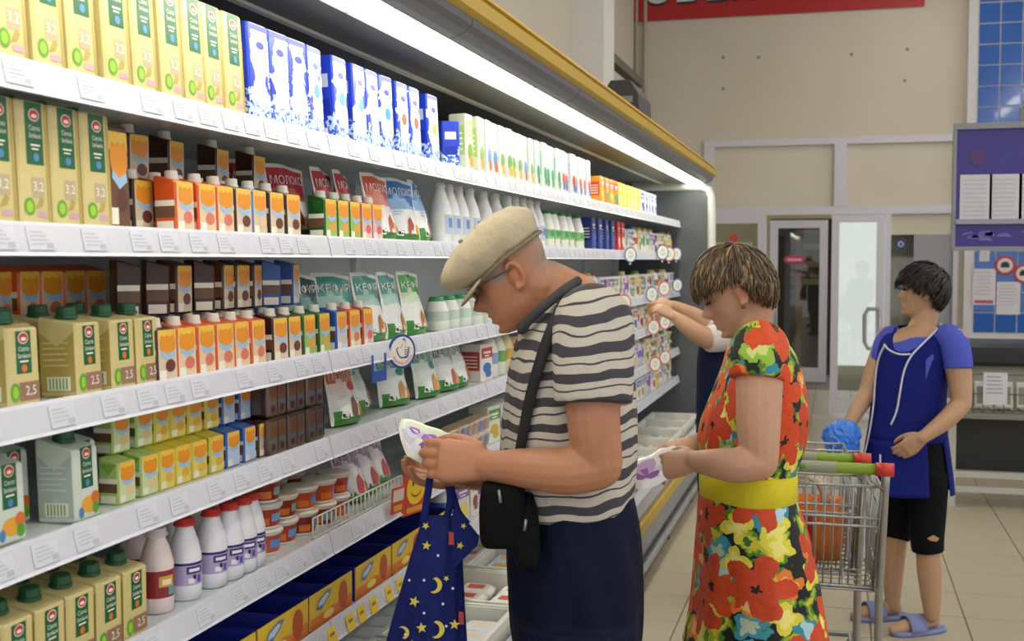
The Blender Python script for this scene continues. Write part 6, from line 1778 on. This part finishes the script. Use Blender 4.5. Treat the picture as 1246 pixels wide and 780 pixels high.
# ------------------------------------------------------------------ the shopper reaching into the shelves
DT = 5.5
troot = empty('person', (P(885, 500, DT).x, P(885, 500, DT).y, 0))
tag(troot, 'shopper in white T-shirt and navy vest reaching into the shelves, mostly hidden', 'person')
body = MB(); tc_ = P(894, 356, DT); Tm = frame(imgdir(-1, .1, .1), imgdir(-.1, -1, 0))
add_head(body, tc_, Tm, .93)
limb(body, [tc_ + Tm @ Vector((-.03, 0, -.06)), P(898, 395, DT)], [.052, .065])
body.loft(smooth_rings([(392, 880, 912, DT, .06), (402, 868, 918, DT, .14), (440, 860, 922, DT, .14), (500, 862, 918, DT, .13), (560, 862, 922, DT, .14)]), 0, True)
for sg in (-1, 1):
    limb(body, [P(892, 550, DT) + cFh * (.08 * sg), P(892, 640, DT) + cFh * (.08 * sg), P(892, 715, DT) + cFh * (.08 * sg)], [.085, .055, .036])
    limb(body, [P(892, 720, DT) + cFh * (.08 * sg), P(870, 724, DT) + cFh * (.08 * sg)], [.033, .025])
limb(body, [P(878, 410, 5.36), P(862, 412, 5.32), P(846, 404, 5.3), P(832, 394, 5.32), P(822, 386, 5.36)], [.058, .05, .044, .037, .027])
add_hand(body, P(823, 387, 5.36), imgdir(-.8, -.5, .3), imgdir(.2, -.8, -.6), 1, .95, (.4, .6, .5))
limb(body, [P(880, 408, 5.66), P(866, 402, 5.7), P(850, 387, 5.74), P(834, 379, 5.78), P(820, 372, 5.8)], [.055, .048, .042, .036, .026])
add_hand(body, P(821, 373, 5.8), imgdir(-.9, -.3, .3), imgdir(.0, -.9, -.4), -1, .95, (.4, .6, .5))
bm_ = remesh(body, .0055, 2); tint(bm_, [])
part(bm_, 'body', [skin_mat('shopper_skin', '#C29A78', '#A87658')], troot)
hair(troot, tc_, Tm, .98, ['#33241A', '#47331F', '#241810'], 12, -.07, .0, .03, 350, (.05, .08))
b = MB()
b.loft(smooth_rings([(398, 874, 914, DT, .10), (410, 860, 922, DT, .16), (440, 856, 926, DT, .16), (470, 856, 922, DT, .15)]), 0, True)
limb(b, [P(884, 408, 5.4), P(874, 411, 5.35), P(860, 413, 5.325)], [.066, .066, .06], 3, 16, 0, False)
limb(b, [P(884, 406, 5.62), P(876, 405, 5.67), P(864, 401, 5.7)], [.064, .063, .058], 3, 16, 0, False)
part(remesh(b, .007, 3), 'shirt', [M('#C9C2C0', .8)], troot)
b = MB(); b.loft(smooth_rings([(414, 853, 924, DT, .168), (440, 849, 930, DT, .172), (500, 848, 928, DT, .17), (560, 848, 930, DT, .17), (600, 850, 930, DT, .17)]), 0, True)
part(b, 'vest', [cloth_mat('navy_vest', ('#141A34', '#1A2242'), .4, 6)], troot)
b = MB()
for sg in (-1, 1): limb(b, [P(892, 590, DT) + cFh * (.085 * sg), P(892, 660, DT) + cFh * (.085 * sg), P(892, 712, DT) + cFh * (.085 * sg)], [.1, .085, .075], 3, 16, 0, False)
part(remesh(b, .01, 2), 'trousers', [M('#20242E', .8)], troot)
for sg in (-1, 1):
    q = P(890, 724, DT) + cFh * (.08 * sg); q.z = 0
    b = MB(); b.loft([sring(q + cR * (-.04) + ZV * z, cR, cFh, a, w, 18, 2.4) for z, a, w in ((0, .115, .042), (.02, .117, .044), (.06, .09, .038))], 0, True)
    part(b, 'shoe', [M('#2A2A2E', .5)], troot)
# ================================================================== shopping carts
steel = M('#A9A9A6', .3, .75); 
def cart(loc, label, seed=0):
    root = empty('shopping_cart', loc); tag(root, label, 'shopping cart')
    W = .25
    def pb(b, n, m): return b.build(n, m if isinstance(m, list) else [m], root)
    b = MB(); b.tube([(-W + .02, 0, .965), (W - .035, 0, .965)], .017, 12); pb(b, 'handle', M('#7C9A1E', .35))
    for s_ in (-1, 1):
        b = MB(); b.tube([(s_ * (W - .04), 0, .965), (s_ * (W + .012), 0, .965)], .0205, 12); pb(b, 'handle_end', M('#C8382C', .35))
    b = MB(); b.tube([(-.1, 0, .9655), (.1, 0, .9655)], .0182, 12); b.ell((0.0, -.016, .968), (.013, .005, .009), 10, 6, 1); pb(b, 'logo_sleeve', [M('#8E937C', .4), M('#5C8A2E', .4)])
    for s_ in (-1, 1):
        b = MB(); b.tube([(s_ * (W - .01), 0, .965), (s_ * (W - .012), .03, .90), (s_ * (W - .02), .12, .58), (s_ * (W - .02), .2, .30), (s_ * (W - .02), .16, .14)], .0125, 8); pb(b, 'side_post', steel)
        b = MB(); b.tube([(s_ * (W - .012), .02, .90), (s_ * (W - .05), -.0, .93), (s_ * (W - .06), .0, .95)], .005, 6); pb(b, 'handle_bracket', steel)
    # basket corners
    def basket(t): # rear..front
        return (.23 - .05 * t, .02 + .78 * t, .91 - .02 * t, .21 - .04 * t, .10 + .62 * t, .575 + .09 * t)
    def wires(name, pts_a, pts_b, n, horiz):
        b = MB()
        for i in range(n + 1):
            t = i / n
            b.tube([pts_a(t), pts_b(t)], .0026 if 0 < i < n else .0045, 5)
        for h_ in horiz:
            q = [Vector(pts_a(t)).lerp(Vector(pts_b(t)), h_) for t in (0, .5, 1)]
            b.tube(q, .0045, 6)
        pb(b, name, steel)
    R0 = basket(0); F0 = basket(1)
    wires('rear_flap', lambda t: (-R0[0] + 2 * R0[0] * t, R0[1], R0[2]), lambda t: (-R0[3] + 2 * R0[3] * t, R0[4], R0[5]), 17, (0, .3, .38, .97, 1))
    wires('front_panel', lambda t: (-F0[0] + 2 * F0[0] * t, F0[1], F0[2]), lambda t: (-F0[3] + 2 * F0[3] * t, F0[4], F0[5]), 11, (0, .35, .7, 1))
    for s_ in (-1, 1):
        wires('side_panel', lambda t: (s_ * basket(t)[0], basket(t)[1], basket(t)[2]), lambda t: (s_ * basket(t)[3], basket(t)[4], basket(t)[5]), 16, (0, .2, .45, .72, 1))
    wires('basket_floor', lambda t: (-basket(t)[3], basket(t)[4], basket(t)[5]), lambda t: (basket(t)[3], basket(t)[4], basket(t)[5]), 16, (.2, .4, .6, .8))
    b = MB()
    b.tube([(-W + .02, .16, .16), (-W + .03, .75, .18), (W - .03, .75, .18), (W - .02, .16, .16), (-W + .02, .16, .16)], .011, 8); b.tube([(-W + .02, .2, .3), (W - .02, .2, .3)], .009, 8); b.tube([(-W + .02, .12, .575), (W - .02, .12, .575)], .009, 8)
    pb(b, 'chassis', steel)
    b = MB(); b.box(-.03, .03, .1, .13, .54, .6, 0, .006); pb(b, 'coin_lock', M('#6E7076', .4))
    for x, y in ((-W + .03, .16), (W - .03, .16), (-W + .04, .73), (W - .04, .73)):
        wr = MB(); o_ = len(wr.v); n = 18
        rings = []
        for xo, r_ in ((-.014, .03), (-.014, .055), (-.010, .062), (.010, .062), (.014, .055), (.014, .03)):
            rings.append([(x + xo, y + r_ * math.cos(2 * math.pi * j / n), .062 + r_ * math.sin(2 * math.pi * j / n)) for j in range(n)])
        wr.loft(rings, 0, True); w_ = pb(wr, 'wheel', M('#4A4A4C', .6))
        b = MB(); b.tube([(x, y, .17), (x + .022, y, .12), (x + .022, y, .062)], .008, 6); b.tube([(x - .02, y, .062), (x + .026, y, .062)], .006, 6); b.build('caster_fork', [steel], w_)
    return root
hr = P(1088, 573, 3.45)
cart((hr.x - .262, hr.y, 0), 'wire shopping cart with green handle holding an orange bag')
hr2 = P(1060, 562, 3.63)
cart((hr2.x - .262, hr2.y, 0), 'second green-handled wire cart nested ahead of the one with the bag')
# orange shopping bag in the cart
ob_ = empty('shopping_bag', (hr.x - .285, hr.y + .33, .612)); tag(ob_, 'orange and red shopping bag with white handles standing in the cart', 'bag')
b = MB()
rows = [(0, .14, .055, 1), (.06, .145, .06, 1), (.14, .148, .055, 1), (.2, .145, .035, 1)]
b.loft([sring(Vector((0, 0, z)), Vector((1, 0, 0)), Vector((0, 1, 0)), a, w, 32, 4, lambda t: 1 + .03 * math.sin(7 * t + z * 30)) for z, a, w, _ in rows], 0, True)
b.build('bag_body', [cloth_mat('orange_bag', ('#D8681C', '#E27C2A'), .5, 9, .45)], ob_)
b = MB(); b.box(-.10, .05, -.0655, -.0605, .03, .15, 0, .002); b.build('red_panel', [M('#B02A1C', .4)], ob_)
for y_ in (-.04, .04):
    b = MB(); b.tube([(-.09, y_, .19), (-.075, y_, .25), (-.03, y_, .275), (.03, y_, .275), (.075, y_, .25), (.09, y_, .19)], .011, 6, 0, True, (.5, 1.3)); b.build('bag_handle', [M('#D9C8B4', .5)], ob_)
b = MB(); b.tube([(-.1, .0, .20), (-.05, .02, .31), (.02, .02, .325), (.08, .0, .2)], .009, 6, 0, True, (.5, 1.5)); b.build('orange_handle', [M('#D8702A', .5)], ob_)
bx_ = MB(); bx_.box(-.03, .03, -.03, .03, 0, .15, 0, .004); bx_.prect(.0305, -.02, .02, .03, .11, 1); bx_.srect(-.0305, -.02, .02, .02, .09, 1)
tag(bx_.build('drink_carton', [M('#DCDDE4', .35), M('#5A4AA0', .35)], None, (hr.x - .1, hr.y + .36, .612)), 'white and violet carton standing beside the orange bag in the cart', 'carton')
# ================================================================== packing table with rack
q0 = hit(1157, 615, 2, 0); TY = q0.y; TX0 = q0.x
tz = lambda py: hit(1157, py, 1, TY).z
tab = empty('packing_table', (TX0 + .8, TY + .3, 0)); tag(tab, 'white metal packing table behind the shop worker', 'table')
wm = M('#C2C2BC', .4)
for x, y in ((-.8, -.3), (.55, -.3), (-.8, .3), (.55, .3)):
    b = MB(); b.box(x - .022, x + .022, y - .022, y + .022, 0, tz(506)); b.build('leg', [wm], tab)
b = MB(); b.box(-.86, .9, -.33, .33, tz(506), tz(497), 0, .004); b.build('table_top', [M('#A3A49E', .4)], tab)
for pz in (576, 594):
    b = MB(); b.box(-.8, .9, -.31, -.28, tz(pz) - .02, tz(pz) + .02); b.build('rail', [wm], tab)
b = MB(); b.box(-.76, .9, -.1, -.07, tz(577), tz(514)); b.build('dark_panel', [M('#26272A', .5)], tab)
rk = empty('wire_rack', (TX0 + .8, TY + .1, tz(497))); tag(rk, 'low wire rack of small white boxes on the packing table', 'rack')
zr = hit(1200, 452, 1, TY).z - tz(497)
b = MB()
for x in np.arange(-.82, .85, .06): b.tube([(x, -.3, 0.004), (x, -.3, zr)], .003, 5); b.tube([(x, -.3, 0.004), (x, .15, 0.004)], .003, 5)
for z in (.004, zr * .5, zr): b.tube([(-.82, -.3, z), (.85, -.3, z)], .004, 6)
b.build('wire_frame', [M('#77776F', .4, .5)], rk)
rb = random.Random(2)
bxm = MB(); bxm.box(-.05, .05, -.09, .09, 0, .16, 0, .004); bxm.poly([(-.04, -.0905, .02), (.04, -.0905, .02), (.04, -.0905, .13), (-.04, -.0905, .13)], 1); bxm.poly([(-.045, -.08, .1605), (.045, -.08, .1605), (.045, -.02, .1605), (-.045, -.02, .1605)], 1)
bme = bxm.mesh('small_box', [M('#D6D6D0', .5), M('#8F9284', .5)])
for i in range(13):
    o = obj('small_box', bme, None, (TX0 + .8 - .76 + i * .125, TY - .05, tz(497) + .022)); o.rotation_euler = (-.12, 0, rb.uniform(-.04, .04))
    tag(o, 'small white box standing in the wire rack on the packing table', 'box', 'white boxes in the wire rack')
q = hit(1211, 473, 1, TY - .22)
b = MB(); b.box(-.07, .07, 0, .002, -.1, .1, 0)
for k_ in range(5): b.poly([(-.05, -.0006, .07 - k_ * .025), (.03 + .004 * k_, -.0006, .07 - k_ * .025), (.03 + .004 * k_, -.0006, .077 - k_ * .025), (-.05, -.0006, .077 - k_ * .025)], 1)
tag(b.build('paper_notice', [M('#D6D8DE', .6), M('#9A9CA6', .6)], None, q), 'white paper sheet hung on the front of the wire rack', 'notice')
# black counter end behind the rack
q = hit(1182, 430, 1, TY + 1.2)
b = MB(); zt_ = hit(1200, 418, 1, TY + 1.2).z; zb_ = hit(1200, 446, 1, TY + 1.2).z
b.loft([[(x, y, z) for y, z in ((-.3, zb_ + .03), (-.3, zt_ - .03), (-.26, zt_), (.3, zt_), (.3, zb_), (-.26, zb_))] for x in (0, .04, 1.8, 2.0)], 0, False)
co = empty('checkout_counter', (q.x - .1, TY + 1.5, 0)); tag(co, 'checkout counter with black rounded top behind the wire rack', 'counter')
b.build('counter_top', [M('#2A2A2C', .35)], co)
b = MB(); b.box(.1, 1.9, -.2, .25, 0, zb_); b.build('counter_base', [M('#A9A79C', .5)], co)
# ================================================================== violet notice board hung from the ceiling
BY = hit(1163, 230, 1, 6.3)
BD = 6.3
L_ = lambda px, py: hit(px, py, 1, BD)
x0, x1 = L_(1163, 230).x, L_(1163, 230).x + .95; z1, z0 = L_(1163, 158).z, L_(1163, 300).z
nb = empty('notice_board', ((x0 + x1) / 2, BD, z0)); tag(nb, 'violet hanging board with white paper sheets in front of the blue tiles', 'notice board')
w2 = (x1 - x0) / 2; hh = z1 - z0
b = MB(); b.box(-w2, w2, 0, .03, 0, hh); b.build('board', [M('#3A2F86', .3)], nb)
b = MB()
b.box(-w2 - .012, w2 + .012, -.02, .04, hh, hh + .03); b.box(-w2 - .015, -w2, -.02, .04, 0, hh); b.box(w2, w2 + .015, -.02, .04, 0, hh); b.box(-w2 - .012, w2 + .012, -.02, .04, -.02, 0)
b.build('board_frame', [M('#8C8C94', .4)], nb)
zl = L_(1163, 270).z - z0
b = MB(); b.box(-w2, w2, -.03, 0, zl - .012, zl + .012); b.build('ledge', [M('#9A9AA6', .35)], nb)
b = MB(); rb = random.Random(6)
for k_ in range(26):
    a = rb.uniform(-w2 + .03, w2 - .08); zq = rb.uniform(.02, zl - .05); b.poly([(a, -.001, zq), (a + rb.uniform(.03, .09), -.001, zq + rb.uniform(-.01, .02)), (a + .05, -.001, zq + .018), (a + .01, -.001, zq + .012)], 0)
b.build('printed_pattern', [M('#6C66B8', .4)], nb)
pz1, pz0 = L_(1163, 213).z - z0, L_(1163, 268).z - z0
for k_, pxa in enumerate((1168, 1204, 1240)):
    xa_ = L_(pxa, 230).x - nb.location.x
    b = MB(); b.box(xa_, xa_ + .15, -.004, -.001, pz0 + .0, pz1, 0)
    for r_ in range(9): b.poly([(xa_ + .015, -.0046, pz1 - .03 - r_ * .022), (xa_ + .12, -.0046, pz1 - .03 - r_ * .022), (xa_ + .12, -.0046, pz1 - .024 - r_ * .022), (xa_ + .015, -.0046, pz1 - .024 - r_ * .022)], 1)
    b.build('paper_sheet', [M('#CFCFD8', .5), M('#BCBCC6', .6)], nb)
b = MB(); b.lathe([(.04, 0), (.04, .003)], 16, 0, (0, 0, 0)); o = b.build('red_mark', [M('#52306E', .4)], nb, (-w2 + .1, -.001, hh - .14)); o.rotation_euler = (math.pi / 2, 0, 0)
b = MB(); sx_ = L_(1244, 140).x - nb.location.x
b.tube([(sx_ + .08, .015, hh + .02), (sx_ + .08, .015, CEIL - z0)], .004, 6); b.box(sx_ - .01, sx_ + .05, .0, .03, hh + .03, hh + .1); b.tube([(-w2 + .85, .015, hh + .02), (-w2 + .85, .015, CEIL - z0)], .004, 6)
b.build('hanger', [M('#77777C', .4, .4)], nb)
# ------------------------------------------------------------ papers and round signs on the blue tiles
def sheet(px0, px1, py0, py1, label, extra=None):
    a, c_ = hit(px0, py0, 1, by - .004), hit(px1, py1, 1, by - .004)
    w_, h_ = c_.x - a.x, a.z - c_.z
    b = MB(); b.box(0, w_, 0, .002, 0, h_, 0)
    for r_ in range(7): b.poly([(w_ * .1, -.0008, h_ * (.88 - .1 * r_)), (w_ * (.75 + .1 * (r_ % 2)), -.0008, h_ * (.88 - .1 * r_)), (w_ * (.75 + .1 * (r_ % 2)), -.0008, h_ * (.91 - .1 * r_)), (w_ * .1, -.0008, h_ * (.91 - .1 * r_))], 1)
    if extra: b.poly([(w_ * .08, -.001, h_ * .04), (w_ * .9, -.001, h_ * .04), (w_ * .9, -.001, h_ * .13), (w_ * .08, -.001, h_ * .13)], 2)
    tag(b.build('paper_notice', [M('#D2D0D6', .6), M('#B4B2BE', .6), M('#B8505A', .6)], None, (a.x, by - .003, c_.z)), label, 'notice')
sheet(1184, 1211, 327, 371, 'white notice with a red bottom line on the blue tiles', True)
sheet(1213, 1241, 343, 383, 'plain white notice lower on the blue tiles')
sheet(1192, 1204, 305, 318, 'small white slip stuck on the blue tiles above the notices')
for px, py, lb in ((1223, 323, 'round red-ringed prohibition sign with black mark on the blue tiles'), (1246, 333, 'round red-ringed prohibition sign beside another on the blue tiles')):
    q = hit(px, py, 1, by - .006); r_ = .095
    b = MB(); b.lathe([(r_, 0), (r_, .003)], 24, 0); b.lathe([(r_ * .74, .003), (r_ * .74, .0036)], 24, 1); b.box(-r_ * .42, r_ * .42, -r_ * .22, r_ * .22, .0036, .0044, 2); b.box(-r_ * .28, r_ * .28, r_ * .2, r_ * .38, .0036, .0044, 2)
    o = b.build('prohibition_sign', [M('#B0343C', .4), M('#D8CFD0', .5), M('#2A2426', .5)], None, q); o.rotation_euler = (math.pi / 2, 0, 0)
    tag(o, lb, 'sign')
